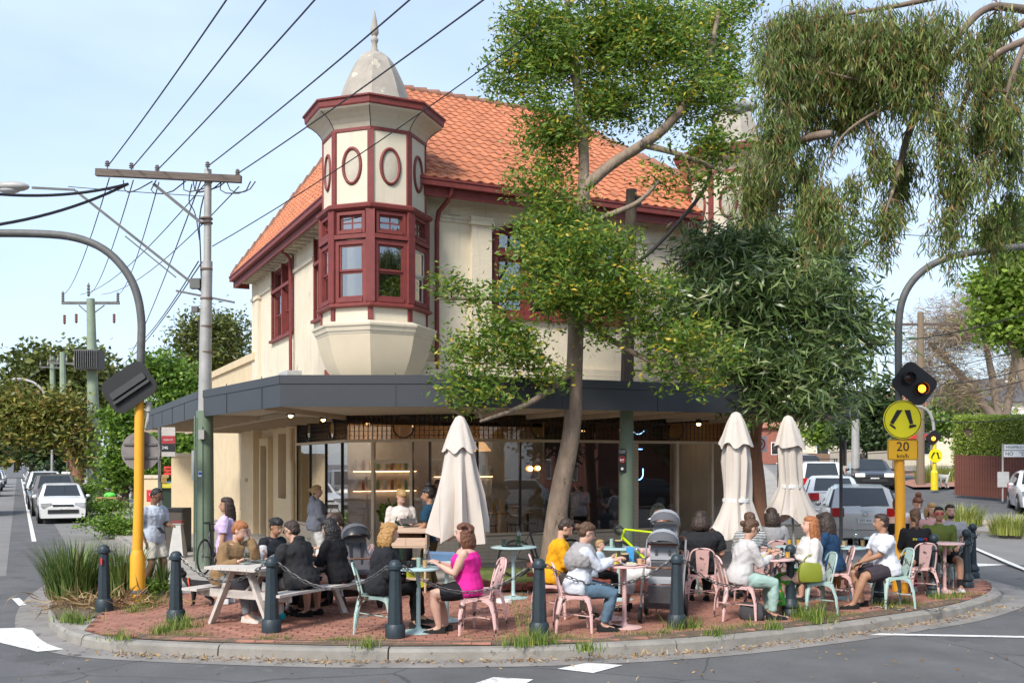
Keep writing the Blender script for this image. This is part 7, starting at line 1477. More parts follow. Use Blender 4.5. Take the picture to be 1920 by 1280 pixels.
plate(*tat('B', -.12, .0), 'plate with yellow mango and toast before the mother', (.8, .55, .06)); pot(*tat('B', .02, .1), 'black jar with wooden lid beside the mango plate', m_cer, m_tan, .05, .12); cup(*tat('B', .19, -.05), 'terracotta pink cup on dark saucer at the table edge', mat('terracotta_cup', (.65, .38, .24), .5)); bottle(*tat('B', .17, .12), 'clear bottle behind the terracotta cup'); plate(*tat('B', .06, -.14), 'flat grey plate at the front of the pink table', (.5, .45, .3), .10); glass(*tat('B', .25, .03), 'small tumbler at the right rim of the pink table', .08)
o = B().prismM(rbox(.1, .2, .01), 0, .05, Matrix.Identity(4)).build('milk_carton', mat('carton_blue', (.05, .3, .6), .5), None, Matrix.Translation((TBL['B'][0]+.1, TBL['B'][1]+.2, zt1+.10))); tag(o, 'small blue and white carton behind the black jar', 'carton')
pot(*tat('T2', .0, 0), 'black jar with tan lid on the teal table behind the toddler', m_cer, m_tan, .06, .1); pot(*tat('T2', -.11, -.03), 'jade shaker on the teal table behind the toddler', m_jade, r=.028, h=.12, cat='shaker')
glass(*tat('C', -.02, .03), 'tall orange smoothie glass on the pink table of the cardigan woman', .15, mat('smoothie', (.8, .5, .2), .4)); cup(*tat('C', .10, -.02), 'cream pot shaped cup in the middle of the cardigan woman\'s table', m_cew, False, .10); bottle(*tat('C', -.16, .12), 'clear bottle at the left of the cardigan woman\'s table', .27); glass(*tat('C', .22, .02), 'small orange juice glass near the floral skirt woman', .10, m_oj); plate(*tat('C', -.15, -.05), 'white plate with egg and greens before the cardigan woman', (.5, .5, .1), .10); pot(*tat('C', .17, .12), 'dark pepper mill near the floral skirt woman', m_cer, r=.022, h=.12, cat='mill'); glass(*tat('C', .03, -.16), 'empty tumbler at the front rim of the cardigan woman\'s table', .08)
glass(*tat('G', -.08, 0), 'left orange juice glass under the third umbrella', .13, m_oj); glass(*tat('G', .06, 0), 'right orange juice glass under the third umbrella', .13, m_oj)
plate(*tat('D', -.18, -.05), 'plate with leftovers before the man in the white tee', (.5, .35, .12), .11); bottle(*tat('D', .10, -.02), 'clear milk shaped bottle on the table of the white tee man', .27, None, .3); glass(*tat('D', .22, .02), 'amber drink at the right of the milk shaped bottle', .12, mat('amber_drink', (.4, .2, .05), .3)); glass(*tat('D', -.04, .1), 'iced latte glass behind the plate of leftovers', .1, m_mk); glass(*tat('D', .0, .16), 'second iced latte glass behind the plate of leftovers', .1, m_mk)
cup(*tat('F', 0, 0), 'cup on the far teal table by the orange mast')
def pat(s_, a_): return (PT.x+.47*s_+.88*a_, PT.y+.88*s_-.47*a_, .79)     # along, across
bottle(*pat(-.55, -.08), 'clear square bottle at the near end of the picnic table', .27); glass(*pat(-.35, .0), 'low water tumbler on the picnic table near the redhead', .07, None, .04); bottle(*pat(.45, .12), 'tall clear bottle at the far end of the picnic table', .29); pot(*pat(.25, -.05), 'jade shaker on the picnic table', m_jade, r=.028, h=.10, cat='shaker'); pot(*pat(.35, -.02), 'black jar on the picnic table', m_cer, r=.05, h=.1); pot(*pat(.15, -.1), 'cream takeaway cup on the picnic table', m_cew, m_cer, r=.038, h=.10, cat='cup'); glass(*pat(.05, -.15), 'tumbler by the hand of the vest woman', .08)
o = B().box((0, 0, 0), (.24, .32, .006)).build('menu_sheet', m_whitep, None, Matrix.Translation(pat(.0, .2)) @ Matrix.Rotation(.4, 4, 'Z')); tag(o, 'white menu sheet lying before the hooded man on the picnic table', 'menu'); o = B().box((0, 0, 0), (.10, .16, .012)).build('phone', m_cer, None, Matrix.Translation(pat(-.3, -.15)) @ Matrix.Rotation(1.2, 4, 'Z')); tag(o, 'dark phone lying on the near end of the picnic table', 'phone')
# dog bowl
p = G(945, 1132); t = thing('dog_bowl', 'upturned white bowl on the bricks beside the lone teal table', 'bowl', (p.x, p.y, .03)); b = B(); b.lathe([(.13, 0), (.12, .05), (.09, .06)], n=18); b.build('bowl', m_cew, t)
# prams
m_pg = mat('pram_grey_cloth', (.10, .10, .11), .85, var=.1, bump=.2); m_pl = mat('pram_light_cloth', (.30, .31, .33), .85, var=.08); m_alu = mat('brushed_alu', (.5, .49, .48), .35, metal=.7)
def pram(lb, loc, hd, c1=m_pg, c2=m_pl, two=True, sc_=1):
    t = thing('pram', lb, 'pram', loc, R(hd), scale=sc_)       # seat opens towards local -Y
    for sx in (-1, 1):
        for yy, r in ((-.38, .10), (.34, .15)):
            b = B(); M_ = Matrix.Rotation(R(90), 3, 'Y'); b.lathe([(r*.75, -.022), (r, -.018), (r, .018), (r*.75, .022)], (sx*.27, yy, r), 18, M=M_); wv = b.build('wheel', m_tyre, t, smooth=40); b = B(); b.lathe([(.01, -.01), (r*.75, -.012), (r*.75, .012), (.01, .01)], (sx*.27, yy, r), 8, M=M_); b.build('rim', m_cer, wv)
        b = B(); b.tube([(sx*.26, -.38, .12), (sx*.27, -.2, .42), (sx*.27, .12, .70), (sx*.26, .42, 1.02)], .014, 8); b.build('frame_tube', m_alu, t); b = B(); b.tube([(sx*.26, .34, .16), (sx*.26, .12, .45), (sx*.27, .0, .6)], .013, 8); b.build('frame_tube', m_alu, t)
    b = B(); b.tube(smooth3([(-.26, .42, 1.02), (-.22, .48, 1.06), (.22, .48, 1.06), (.26, .42, 1.02)], 1), .018, 8); b.build('handle', mat('tan_leather', (.2, .09, .05), .6), t); b = B(); b.beam((-.27, .34, .15), (.27, .34, .15), .02, .02); b.build('axle', m_alu, t)
    b = B(); b.loft([[(x*.24*s, y*.28*s+.02, z) for x, y in ((-1, -1), (1, -1), (1, 1), (-1, 1))] for s, z in ((.85, .16), (1, .3))]); b.build('basket', c1, t)
    def seat(z0, y0, k=1):
        b = B(); b.box((0, y0-.12, z0), (.34*k, .30*k, .05), (R(-8), 0, 0)); b.build('seat', c2, t); b = B(); b.box((0, y0+.08, z0+.25*k), (.34*k, .05, .52*k), (R(-18), 0, 0)); b.build('backrest', c2, t)
        for sx in (-1, 1): b = B(); b.beam((sx*.07, y0-.0, z0+.03), (sx*.09, y0+.07, z0+.40*k), .03, .02, up=(0, 1, 0)); b.build('harness_strap', m_cer, t)
        b = B(); b.box((0, y0-.32, z0-.13), (.30*k, .04, .24*k), (R(20), 0, 0)); b.build('footrest', c1, t)
        b = B(); b.tube(smooth3([(-.2*k, y0-.05, z0+.18), (-.18*k, y0-.28, z0+.2), (.18*k, y0-.28, z0+.2), (.2*k, y0-.05, z0+.18)], 1), .014, 8); b.build('bumper_bar', mat('tan_leather', (.2, .09, .05), .6), t)
        for i in range(4):      # ribbed folding hood, each panel its own piece
            a0_, a1_ = R(8+33*i), R(8+33*(i+1)-2); rr = .23*k; vs = []
            for a in (a0_, (a0_+a1_)/2, a1_):
                for j in range(9): ph = math.pi*j/8; rad = rr*(1.03 if a not in (a0_, a1_) else 1); vs.append((-.215*k*math.cos(ph)*(1.0), y0+.10+rad*1.15*math.sin(ph)**.6*-math.cos(a+R(20)), z0+.42*k+rad*1.15*math.sin(ph)**.6*math.sin(a+R(20))))
            b = B(); b.add(vs, [(q*9+j, q*9+j+1, (q+1)*9+j+1, (q+1)*9+j) for q in (0, 1) for j in range(8)]); b.build('hood_panel', c1 if i % 2 == 0 else c2, t, smooth=60)
    seat(.52, -.16)
    if two: seat(.80, .14, .95)
    return t
pram('double grey pram with ribbed hoods and tan bars beside the pink table', (2.02, 13.5, .03), -14); pram('black pram half hidden behind the picnic table bench', (-2.30, 14.75, .03), 25, m_cer, m_pg, False)
# bicycles
def bike(lb, loc, hd, col, group='bicycles', bars='drop', lean=0):
    t = thing('bicycle', lb, 'bicycle', loc, R(hd), group); t.rotation_euler.x = 0; Lm = Matrix.Rotation(lean, 4, 'X'); r = .34; bb_ = Vector((0, 0, .28)); rw = Vector((-.42, 0, r)); fw_ = Vector((.58, 0, r)); st = Vector((-.16, 0, .80)); hd_t = Vector((.42, 0, .86)); hd_b = Vector((.46, 0, .72))
    for c in (rw, fw_):
        b = B(); b.torus(c, r-.015, .015, 36, 6); wv = b.build('wheel', m_tyre, t, Lm); b = B(); b.torus(c, r-.035, .010, 30, 4); b.build('rim', m_cer, wv)
        b = B()
        for k in range(16): a = 2*math.pi*k/16; b.tube([c, c+Vector((math.cos(a)*(r-.035), 0, math.sin(a)*(r-.035)))], .0022, 3)
        b.build('spokes', m_alu, wv, kind='stuff')
    b = B(); b.tube([bb_, st], .019, 8); b.tube([st, hd_t], .019, 8); b.tube([bb_, hd_b], .024, 8); b.tube([hd_t, hd_b], .02, 8)
    for s in (-1, 1): b.tube([bb_, rw+Vector((0, s*.05, 0))], .011, 6); b.tube([st, rw+Vector((0, s*.05, 0))], .009, 6)
    b.build('frame', col, t, Lm, smooth=50); b = B(); 
    for s in (-1, 1): b.tube([hd_b, fw_+Vector((0, s*.05, 0))], .013, 6)
    b.build('fork', col, t, Lm); b = B(); b.tube([st, st+Vector((-.02, 0, .14))], .014, 6); b.build('seat_post', m_cer, t, Lm); b = B(); b.loft([[(-.17, -.07, .95), (-.17, .07, .95), (-.17, .05, .985), (-.17, -.05, .985)], [(-.02, -.04, .955), (-.02, .04, .955), (-.02, .03, .985), (-.02, -.03, .985)], [(.10, -.015, .955), (.10, .015, .955), (.10, .012, .975), (.10, -.012, .975)]]); b.build('saddle', m_cer, t, Lm @ Matrix.Translation((-.14, 0, 0)))
    b = B(); b.tube([hd_t, hd_t+Vector((.07, 0, .04))], .014, 6); b.tube([hd_t+Vector((.07, -.2, .04)), hd_t+Vector((.07, .2, .04))], .014, 6)
    for s in (-1, 1):
        if bars == 'drop': b.tube(smooth3([hd_t+Vector((.07, s*.2, .04)), hd_t+Vector((.17, s*.2, .05)), hd_t+Vector((.17, s*.2, -.06)), hd_t+Vector((.06, s*.2, -.09))], 2), .014, 6); b.tube([hd_t+Vector((.15, s*.2, .05)), hd_t+Vector((.18, s*.2, .10))], .015, 6)
        else: b.tube([hd_t+Vector((.07, s*.2, .04)), hd_t+Vector((.02, s*.32, .05))], .015, 6)
    b.build('handlebar', m_cer, t, Lm); b = B(); b.torus(bb_+Vector((0, .05, 0)), .09, .006, 24, 4); b.tube([bb_+Vector((0, .07, 0)), bb_+Vector((.12, .07, -.12))], .01, 5); b.tube([bb_+Vector((0, -.07, 0)), bb_+Vector((-.12, -.07, .12))], .01, 5); b.build('crankset', m_cer, t, Lm); return t
bike('black road bike leaning on the tree behind the lone teal table', (XA(1010, 18.3), 18.3, .05), 10, mat('bike_black', (.03, .03, .035), .35)); bike('fluorescent yellow road bike leaning behind the toddler\'s table', (XA(1215, 18.2), 18.2, .05), 172, mat('bike_fluoro', (.62, .80, .0), .35)); bike('dark bike locked to the green foot of the power pole', (XA(397, 19.4), 19.5, .0), 84, mat('bike_black', (.03, .03, .035), .35), bars='flat')
# A-frame, air conditioners
def acu(lb, M_, s=1):
    t = thing('air_conditioner', lb, 'air conditioner', M_[:3], BANG, 'air conditioners on the awning roof'); b = B(); b.bb(-.15*s, .15*s, -.4*s, .4*s, 0, .62*s); b.build('case', mat('ac_white', (.5, .5, .48), .5), t); b = B(); b.torus((-.16*s, -.08*s, .31*s), .2*s, .012, 24, 4, M=Matrix.Rotation(R(90), 3, 'Z')); b.build('fan_guard', m_gpole, t); b = B()
    for i in range(12): b.bb(-.1*s, .1*s, -.405*s, -.402*s, .06+.045*i, .08+.045*i)
    b.build('louvre', m_gpole, t, kind='stuff')
for v, lb, s in ((5.2, 'left air conditioner on the awning roof beneath the side wall', .95), (3.9, 'right air conditioner beside the turret base', 1.1)): p = bl(-.75, v); acu(lb, (p.x, p.y, 3.52), s)
ORD = ['first', 'second', 'third', 'fourth', 'fifth', 'sixth', 'seventh', 'eighth', 'ninth', 'tenth', 'eleventh', 'twelfth', 'thirteenth', 'fourteenth']
def bin_(u, v): p = bl(u, v); return p
t = thing('pendant_lamp', 'woven pendant lamp glowing behind the shop window', 'lamp', (*bin_(3.0, 1.8), 2.38)); b = B(); b.lathe([(.36, 0), (.34, .03), (.2, .2), (.05, .25)], n=24); b.build('lamp_shade', mat('rattan', (.45, .28, .14), .8, emit=(.9, .45, .15), es=.5), t); b = B(); b.ell((0, 0, .06), (.05, .05, .05)); b.build('bulb', m_bulb, t); b = B(); b.cyl((0, 0, .25), (0, 0, .78), .005); b.build('cord', m_blackf, t)
for u, v, lb in ((3.75, .6, 'brass wall lamp glowing left of the tiled pillar'), (4.9, 2.45, 'brass wall lamp glowing right of the tiled pillar')):
    t = thing('wall_lamp', lb, 'lamp', (*bin_(u, v), 1.98), BANG); b = B(); b.lathe([(.12, 0), (.10, .03), (.0, .04)], n=20, M=Matrix.Rotation(R(90), 3, 'X')); b.build('backplate', mat('brass', (.5, .33, .1), .3, metal=.8), t); b = B(); b.ell((0, -.09, 0), (.055,)*3); b.build('bulb', m_bulb, t)
for nm, u, v, z, e_ in (('cafe_fill_light', 3.0, 1.9, 2.3, 8), ('cafe_fill_light', 1.4, 4.6, 2.7, 12), ('cafe_fill_light', 4.2, 4.4, 2.7, 10), ('cafe_fill_light', 8.0, 1.4, 2.8, 1.5)):  # unseen fill lights added to brighten the interior, the first by the pendant
    l_ = bpy.data.lights.new(nm, 'POINT'); l_.energy = e_; l_.color = (1, .72, .45); l_.shadow_soft_size = .15; lo = bpy.data.objects.new(nm, l_); COL.objects.link(lo); p = bin_(u, v); lo.location = (p.x, p.y, z)
for k, (u, z) in enumerate(((1.2, 1.9), (1.2, 1.4), (3.4, 1.75))):
    p = bin_(u+.9, 5.4); t = thing('wall_shelf', ['upper', 'lower', 'right hand'][k]+' shelf with jars on the back wall of the cafe', 'shelf', (p.x, p.y, z), BANG); b = B(); b.bb(-.9, .9, -.12, .12, 0, .03); b.build('board', m_bw, t)
    b = B(); b.bb(-.85, .85, .10, .115, -.02, 0); b.build('strip_light', mat('strip_light', (1, .8, .6), emit=(1, .62, .32), es=3), t)
    for j in range(9): p = bin_(u+.1+j*.19, 5.4); o = B().lathe([(.045, 0), (.045, rnd.uniform(.12, .24)), (.02, .26)], n=10).build('jar', mat('jar_%d' % (j % 4), [(.4, .4, .38), (.25, .1, .03), (.5, .35, .1), (.12, .2, .12)][j % 4], .3), None, Matrix.Translation((p.x, p.y, z+.03))); tag(o, '%s jar from the left on the %s shelf inside the cafe' % (ORD[j], ['upper', 'lower', 'right hand'][k]), 'jar', group='jars on the %s cafe shelf' % ['upper', 'lower', 'right hand'][k])
p = bin_(2.6, .75); t = thing('window_bench', 'long timber window counter inside the cafe', 'counter', (p.x, p.y, .0), BANG); b = B(); b.bb(-1.3, 1.3, -.2, .2, .98, 1.02); b.build('board', mat('oak_counter', (.30, .17, .07), .5), t)
for s in (-1.2, 0, 1.2): b = B(); b.bb(s-.02, s+.02, -.02, .02, 0, .98); b.build('leg', m_blackf, t)
for j in range(14): p = bin_(1.5+j*.16, .72+.08*math.sin(j*2)); h = rnd.uniform(.12, .26); o = B().lathe([(.035, 0), (.035, h*.6), (.015, h*.8), (.015, h)], n=10).build('bottle', mat('win_b%d' % (j % 3), [(.5, .22, .03), (.3, .32, .3), (.05, .08, .05)][j % 3], .15), None, Matrix.Translation((p.x, p.y, 1.02))); tag(o, '%s bottle from the left on the window counter inside the cafe' % ORD[j], 'bottle', 'bottles on the window counter')
for j, u in enumerate((1.7, 2.4, 3.1, 3.7)):
    p = bin_(u, 1.25); t = thing('bar_stool', 'black wire bar stool, %s along the window counter' % ['first', 'second', 'third', 'fourth'][j], 'stool', (p.x, p.y, .02), BANG+.2*j, 'bar stools along the window counter'); b = B(); b.lathe([(.17, .68), (.17, .71)], n=16); b.build('seat', m_blackf, t)
    for q in range(4): a = R(45+90*q); b = B(); b.cyl((.22*math.cos(a), .22*math.sin(a), 0), (.13*math.cos(a), .13*math.sin(a), .68), .009, n=6); b.build('leg', m_blackf, t)
    b = B(); b.torus((0, .0, .25), .17, .007, 18, 4, M=Matrix.Rotation(R(90), 3, 'X')); b.build('foot_ring', m_blackf, t); b = B(); b.torus((0, .14, .84), .13, .007, 14, 4, a0=0, a1=math.pi, sz=.9); b.build('backrest', m_blackf, t)
# cushions in the right window bay, neon marks on the glass
for u, lb in ((7.05, 'cushion with palm print in the right shop window'), (4.55, 'cushion with palm print half hidden by the green pole')):
    p = bin_(u, .42); t = thing('cushion', lb, 'cushion', (p.x, p.y, .63), BANG); b = B(); b.ell((0, 0, .27), (.24, .1, .28), 12, 8); b.build('cover', mat('palm_cloth', (.50, .50, .34), .9), t, smooth=60); b = B()
    for i in range(4):
        for j in range(4):
            for k in range(3): a = R(50+40*k); b.beam((-.15+.1*i, -.10+.015*abs(i-1.5), .09+.12*j), (-.15+.1*i+.03*math.cos(a), -.10+.015*abs(i-1.5), .09+.12*j+.035*math.sin(a)), .006, .006)
    b.build('palm_print', mat('palm_ink', (.03, .06, .04), .9), t, kind='stuff')
M_n = Matrix.Translation((*bin_(6.75, .12), 0)) @ Matrix.Rotation(BANG, 4, 'Z'); t = thing('neon_sign', 'blue neon sign of arcs, a cross and a U shape in the cafe doorway', 'neon sign', (*bin_(6.3, .12), 0), BANG); mn = mat('neon_blue', (.1, .3, 1), emit=(.12, .35, 1), es=7)
b = B(); b.torus((0, 0, 2.95), .19, .010, 16, 5, a0=R(210), a1=R(330)); b.build('arc', mn, t); b = B(); b.cyl((-.11, 0, 2.42), (.11, 0, 2.42), .009); b.build('bar', mn, t); b = B(); b.cyl((0, 0, 2.31), (0, 0, 2.53), .009); b.build('bar', mn, t)
b = B(); b.torus((0, 0, 1.85), .13, .010, 16, 5, a0=R(190), a1=R(360)); b.cyl((.13, 0, 1.85), (.13, 0, 1.98), .009); b.build('curve', mn, t)
# pot plant in the corner window
p = bin_(1.0, 1.7); t = thing('pot_plant', 'leafy green pot plant inside the corner window by the door', 'plant', (p.x, p.y, .02)); b = B(); b.lathe([(.13, 0), (.16, .6)], n=14); b.build('pot', m_cew, t); pts = blobpts([((0, 0, .95), (.28, .28, .3))], 50, .3); leaves('foliage', cluster(pts, 12, .06), .12, .07, lmC, t)
# handbags and backpacks
def bag(name, lb, loc, m, w_, h, d_, rz=0, strap=True):
    t = thing(name, lb, 'bag', loc, R(rz)); b = B(); b.loft([[(x*w_/2*s, y*d_/2*s, z*h) for x, y in ((-1, -.6), (-.6, -1), (.6, -1), (1, -.6), (1, .6), (.6, 1), (-.6, 1), (-1, .6))] for s, z in ((.9, 0), (1.05, .1), (1.08, .4), (.95, .85), (.7, 1.0))]); b.build('body', m, t, smooth=50)
    if strap: b = B(); b.torus((0, 0, h), w_*.3, .01, 14, 5, a0=0, a1=math.pi, sz=1.1); b.build('strap', m, t)
bag('backpack', 'brown backpack on the bricks under the picnic table', (*G(572, 1140).xy, .03), mat('brown_canvas', (.10, .07, .045), .85), .34, .36, .22, 20); bag('handbag', 'olive green handbag hanging by the floral skirt woman', (XA(1517, 13.75), 13.70, .50), mat('olive_leather', (.22, .25, .02), .5), .30, .26, .10, 5)
bag('handbag', 'brown leather handbag carried by the grey hoodie woman', (-3.42, 19.55, .93), mat('taupe_leather', (.17, .11, .08), .5), .30, .22, .14, 20); bag('tote_bag', 'dark grey bag slumped on the bricks by the cardigan woman\'s chair', (XA(1408, 13.5), 13.45, .03), mat('charcoal_cloth', (.05, .05, .055), .85), .30, .22, .16, -30)
# ================================================================ PEOPLE
PEND = []
def remeshed(name, b, m, parent, vox, smooth=2, disp=None, fing=None, M=None):
    o = b.build(name, m, parent, M); md = o.modifiers.new('r', 'REMESH'); md.mode = 'VOXEL'; md.voxel_size = vox; md.use_smooth_shade = True
    if smooth: s = o.modifiers.new('s', 'SMOOTH'); s.factor = .5; s.iterations = smooth
    if disp: tx = disp_tex(disp[1]); d = o.modifiers.new('d', 'DISPLACE'); d.texture = tx; d.strength = disp[0]; d.mid_level = .5
    PEND.append((o, fing)); return o
DT = {}
def disp_tex(s):
    if s not in DT: t = bpy.data.textures.new('folds', 'CLOUDS'); t.noise_scale = s; t.noise_depth = 2; DT[s] = t
    return DT[s]
def ik(a, c, l1, l2, hint):
    a, c, hint = Vector(a), Vector(c), Vector(hint); d = c-a; L_ = min(d.length, (l1+l2)*.999); dn = d.normalized(); c = a+dn*L_
    x = (l1*l1-l2*l2+L_*L_)/(2*L_); h = math.sqrt(max(0, l1*l1-x*x)); hp = hint-dn*hint.dot(dn)
    if hp.length < 1e-4: hp = Vector((0, 0, 1))
    return a+dn*x+hp.normalized()*h, c
SK = {'fair': (.60, .36, .27), 'light': (.52, .30, .21), 'tan': (.38, .20, .12), 'brown': (.22, .11, .065)}
HC = {'black': (.012, .010, .010), 'dark': (.035, .02, .014), 'brown': (.09, .045, .022), 'blonde': (.36, .22, .09), 'red': (.30, .10, .03), 'curlyblonde': (.36, .19, .06), 'ginger': (.33, .12, .04), 'auburn': (.13, .05, .025)}
def cloth(n, c): return mat('cloth_'+n, c, .9, var=.10, scale=9, bump=.25, bscale=90, spec=.2)
def person(lb, x, y, hd, pose='sit', sc_=1.0, z=.03, lean=.12, yaw=0, pitch=10, skin='light', hair='short', hc='dark', top=('tee', 'white', (.7, .7, .7)), bot=('trousers', 'black', (.02, .02, .022)),
           hl=None, hr=None, al=None, ar=None, shoe=('black', (.02, .02, .02)), fem=True, glasses=None, seat=.47, group=None, extra=None, side=0, wd=1.13, palm=None, name='person', hlen=.34, knees=None, twist=0):
    if pose == 'sit' and name == 'person': x += .06*math.cos(R(hd)); y += .06*math.sin(R(hd))
    t = thing(name, lb, 'person', (x, y, z), R(hd), group, sc_)
    hz = seat+.09 if pose == 'sit' else .90
    u = Vector((math.sin(lean), side, math.cos(lean))).normalized(); fwd = Vector((math.cos(lean), 0, -math.sin(lean))); lat = Vector((0, 1, 0)); Tw = Matrix.Rotation(R(twist), 3, 'Z')
    H = Vector((0, 0, hz)); sw = (.162 if fem else .185)*wd; N_ = H+u*.50
    def fr(d_): return H+u*d_
    def rg(c, dx, dy, f=fwd, l=lat, n=14): return [c+f*dx*math.cos(2*math.pi*k/n)+l*dy*math.sin(2*math.pi*k/n) for k in range(n)]
    fw2, lt2 = Tw @ fwd, Tw @ lat
    bust = .02 if fem else 0
    def torso(b, g, z0=-.08, z1=.50):
        prof = [(-.10, .115, .155), (0, .125, .168), (.10, .112, .148), (.18, .105, .138), (.28, .118+bust, .155), (.36, .12+bust*.6, sw*.92), (.43, .095, sw*.95), (.475, .07, sw*.62), (.51, .055, .06)]
        b.loft([rg(fr(d_)+fwd*((.012 if .2 < d_ < .4 else 0)-(.018 if g > .015 and d_ < .05 and pose == 'sit' else 0)), (a+g+(.016 if g > .015 and d_ < .15 else 0))*wd, (c+g+(.012 if g > .015 and d_ < .15 else 0))*(wd if d_ < .4 else 1), fwd if d_ < .15 else fw2, lat if d_ < .15 else lt2) for d_, a, c in prof if z0 <= d_ <= z1])
    # joints
    S = {s: fr(.43)+lt2*s*sw for s in (1, -1)}
    if pose == 'sit': dh = {1: Vector((.28, .10, .63)), -1: Vector((.28, -.10, .63))}; da = {1: Vector((.43, .11, .075)), -1: Vector((.40, -.11, .075))}
    else: dh = {1: Vector((.06, .27, .80)), -1: Vector((.06, -.27, .80))}; da = {1: Vector((.03, .10, .075)), -1: Vector((-.04, -.10, .075))}
    if hl is not None: dh[1] = Vector(hl)
    if hr is not None: dh[-1] = Vector(hr)
    if al is not None: da[1] = Vector(al)
    if ar is not None: da[-1] = Vector(ar)
    E, Wr, K, A = {}, {}, {}, {}
    for s in (1, -1):
        E[s], Wr[s] = ik(S[s], dh[s], .27, .25, Vector((-.35, s*.35, -1)))
        E_h = Vector((1, s*(knees if knees is not None else .12), .8 if pose == 'sit' else .05)); K[s], A[s] = ik(H+Vector((.0, s*.09, -.02)), da[s], .43, .41, E_h)
    # head
    hu = (u*.35+Vector((0, 0, 1))*.65+fwd*.06).normalized(); hd_c = N_+hu*.155+fwd*.075*math.sin(R(pitch))
    wl_ = wd**.8
    HM = Matrix.Translation(hd_c) @ Matrix.Rotation(R(yaw), 4, 'Z') @ Matrix.Rotation(R(pitch), 4, 'Y') @ Matrix.Scale(1.05, 4)
    def h(x_, y_, z_): return HM @ Vector((x_, y_, z_))
    H3 = HM.to_3x3()
    b = B(); torso(b, 0 if top[0] in ('tank', 'cami', 'jersey') else -.016); b.tube([fr(.44), N_, hd_c+H3 @ Vector((-.02, 0, -.06))], [.07, .052, .05], 10)
    b.ell(h(-.01, 0, .03), (.092, .075, .088), 12, 9, H3); b.ell(h(.025, 0, -.03), (.068, .060, .082), 12, 9, H3); b.ell(h(.05, 0, -.075), (.034, .034, .03), 8, 6, H3)
    b.tube([h(.085, 0, .02), h(.110, 0, -.018), h(.092, 0, -.03)], [.011, .016, .014], 6)
    for s in (1, -1):
        b.ell(h(-.005, s*.074, -.005), (.018, .010, .03), 8, 6, H3); b.ell(S[s], (.055, .055, .055), 8, 6)
        b.tube([S[s], S[s].lerp(E[s], .5), E[s], E[s].lerp(Wr[s], .35), Wr[s]], [.050*wl_, .047*wl_, .038*wl_, .038*wl_, .026], 9)
        d = (Wr[s]-E[s]).normalized(); up_ = Vector((0, 0, 1)) if abs(d.z) < .9 else Vector((1, 0, 0)); sd = d.cross(up_).normalized(); nn_ = d.cross(sd).normalized()
        if nn_.z > 0 and abs(d.z) < .9: nn_ = -nn_
        pc = Wr[s]+d*.05; Mh = Matrix((d, sd, nn_)).transposed(); b.ell(pc, (.055, .042, .017), 10, 6, Mh)
        hip = H+Vector((0, s*.09, -.02)); b.tube([hip, hip.lerp(K[s], .5), K[s], K[s].lerp(A[s], .35), A[s]], [.090*wl_, .083*wl_, .058*wl_, .055*wl_, .036], 10)
        if pose == 'sit': b.ell(hip+Vector((-.04, 0, -.02)), (.11, .095, .085), 10, 8)
        ft = A[s]; fd = Vector(((A[s]-K[s]).x*.4+.9, 0, 0)).normalized(); b.tube([ft, ft+Vector((.05, 0, -.03)), ft+Vector((.15, 0, -.05))], [.036, .036, .024], 8); b.ell(ft+Vector((-.02, 0, -.04)), (.035, .03, .035))
    fb = B()
    for s in (1, -1):
        d = (Wr[s]-E[s]).normalized(); up_ = Vector((0, 0, 1)) if abs(d.z) < .9 else Vector((1, 0, 0)); sd = d.cross(up_).normalized(); nn_ = d.cross(sd).normalized()
        if nn_.z > 0 and abs(d.z) < .9: nn_ = -nn_
        for k, (o_, ln) in enumerate(((-.028, .062), (-.010, .074), (.009, .070), (.027, .054))):
            p0 = Wr[s]+d*.088+sd*o_; p1 = p0+d*ln*.5+nn_*.006; p2 = p1+d*ln*.38+nn_*ln*.34; p3 = p2+d*ln*.05+nn_*ln*.28; fb.tube([p0-d*.02, p0, p1, p2, p3], [.009, .0092, .0085, .0078, .0055], 6)
        # thumb leaves the side of the palm, on the body side
        sg_ = 1 if (sd.y*s) < 0 else -1
        p0 = Wr[s]+d*.035+sd*sg_*.030; fb.tube([p0, p0+d*.028+sd*sg_*.024, p0+d*.055+sd*sg_*.024+nn_*.012, p0+d*.075+sd*sg_*.016+nn_*.02], [.012, .0105, .0095, .007], 6)
    msk = mat('skin_'+skin, SK[skin], .55, var=.06, scale=12); remeshed('body', b, msk, t, .013, 3, None, fb)
    # face details
    for s in (1, -1):
        B().ell((0, 0, 0), (.006, .013, .007), 8, 6).build('eye', mat('eye_white', (.5, .48, .45), .3), t, HM @ Matrix.Translation((.082, s*.030, .012))); B().ell((0, 0, 0), (.004, .006, .0065), 6, 5).build('iris', mat('iris_dark', (.02, .012, .01), .2), t, HM @ Matrix.Translation((.087, s*.030, .012)))
        B().box((0, 0, 0), (.008, .032, .006)).build('eyebrow', mat('hair_'+hc, HC[hc], .6), t, HM @ Matrix.Translation((.086, s*.031, .033)))
    B().ell((0, 0, 0), (.007, .022, .007), 8, 6).build('mouth', mat('lips_'+('f' if fem else 'm'), (.36, .10, .09) if fem else (.3, .13, .1), .5), t, HM @ Matrix.Translation((.086, 0, -.056)))
    # hair
    mh = mat('hair_'+hc, HC[hc], .5, var=.55, scale=60, stretch=(1, 1, .12), bump=1, bscale=90, spec=.35)
    b = B(); down = Vector((0, 0, -1)); back = -(H3 @ Vector((1, 0, 0))); back.z = 0; back.normalize() if back.length > .01 else None
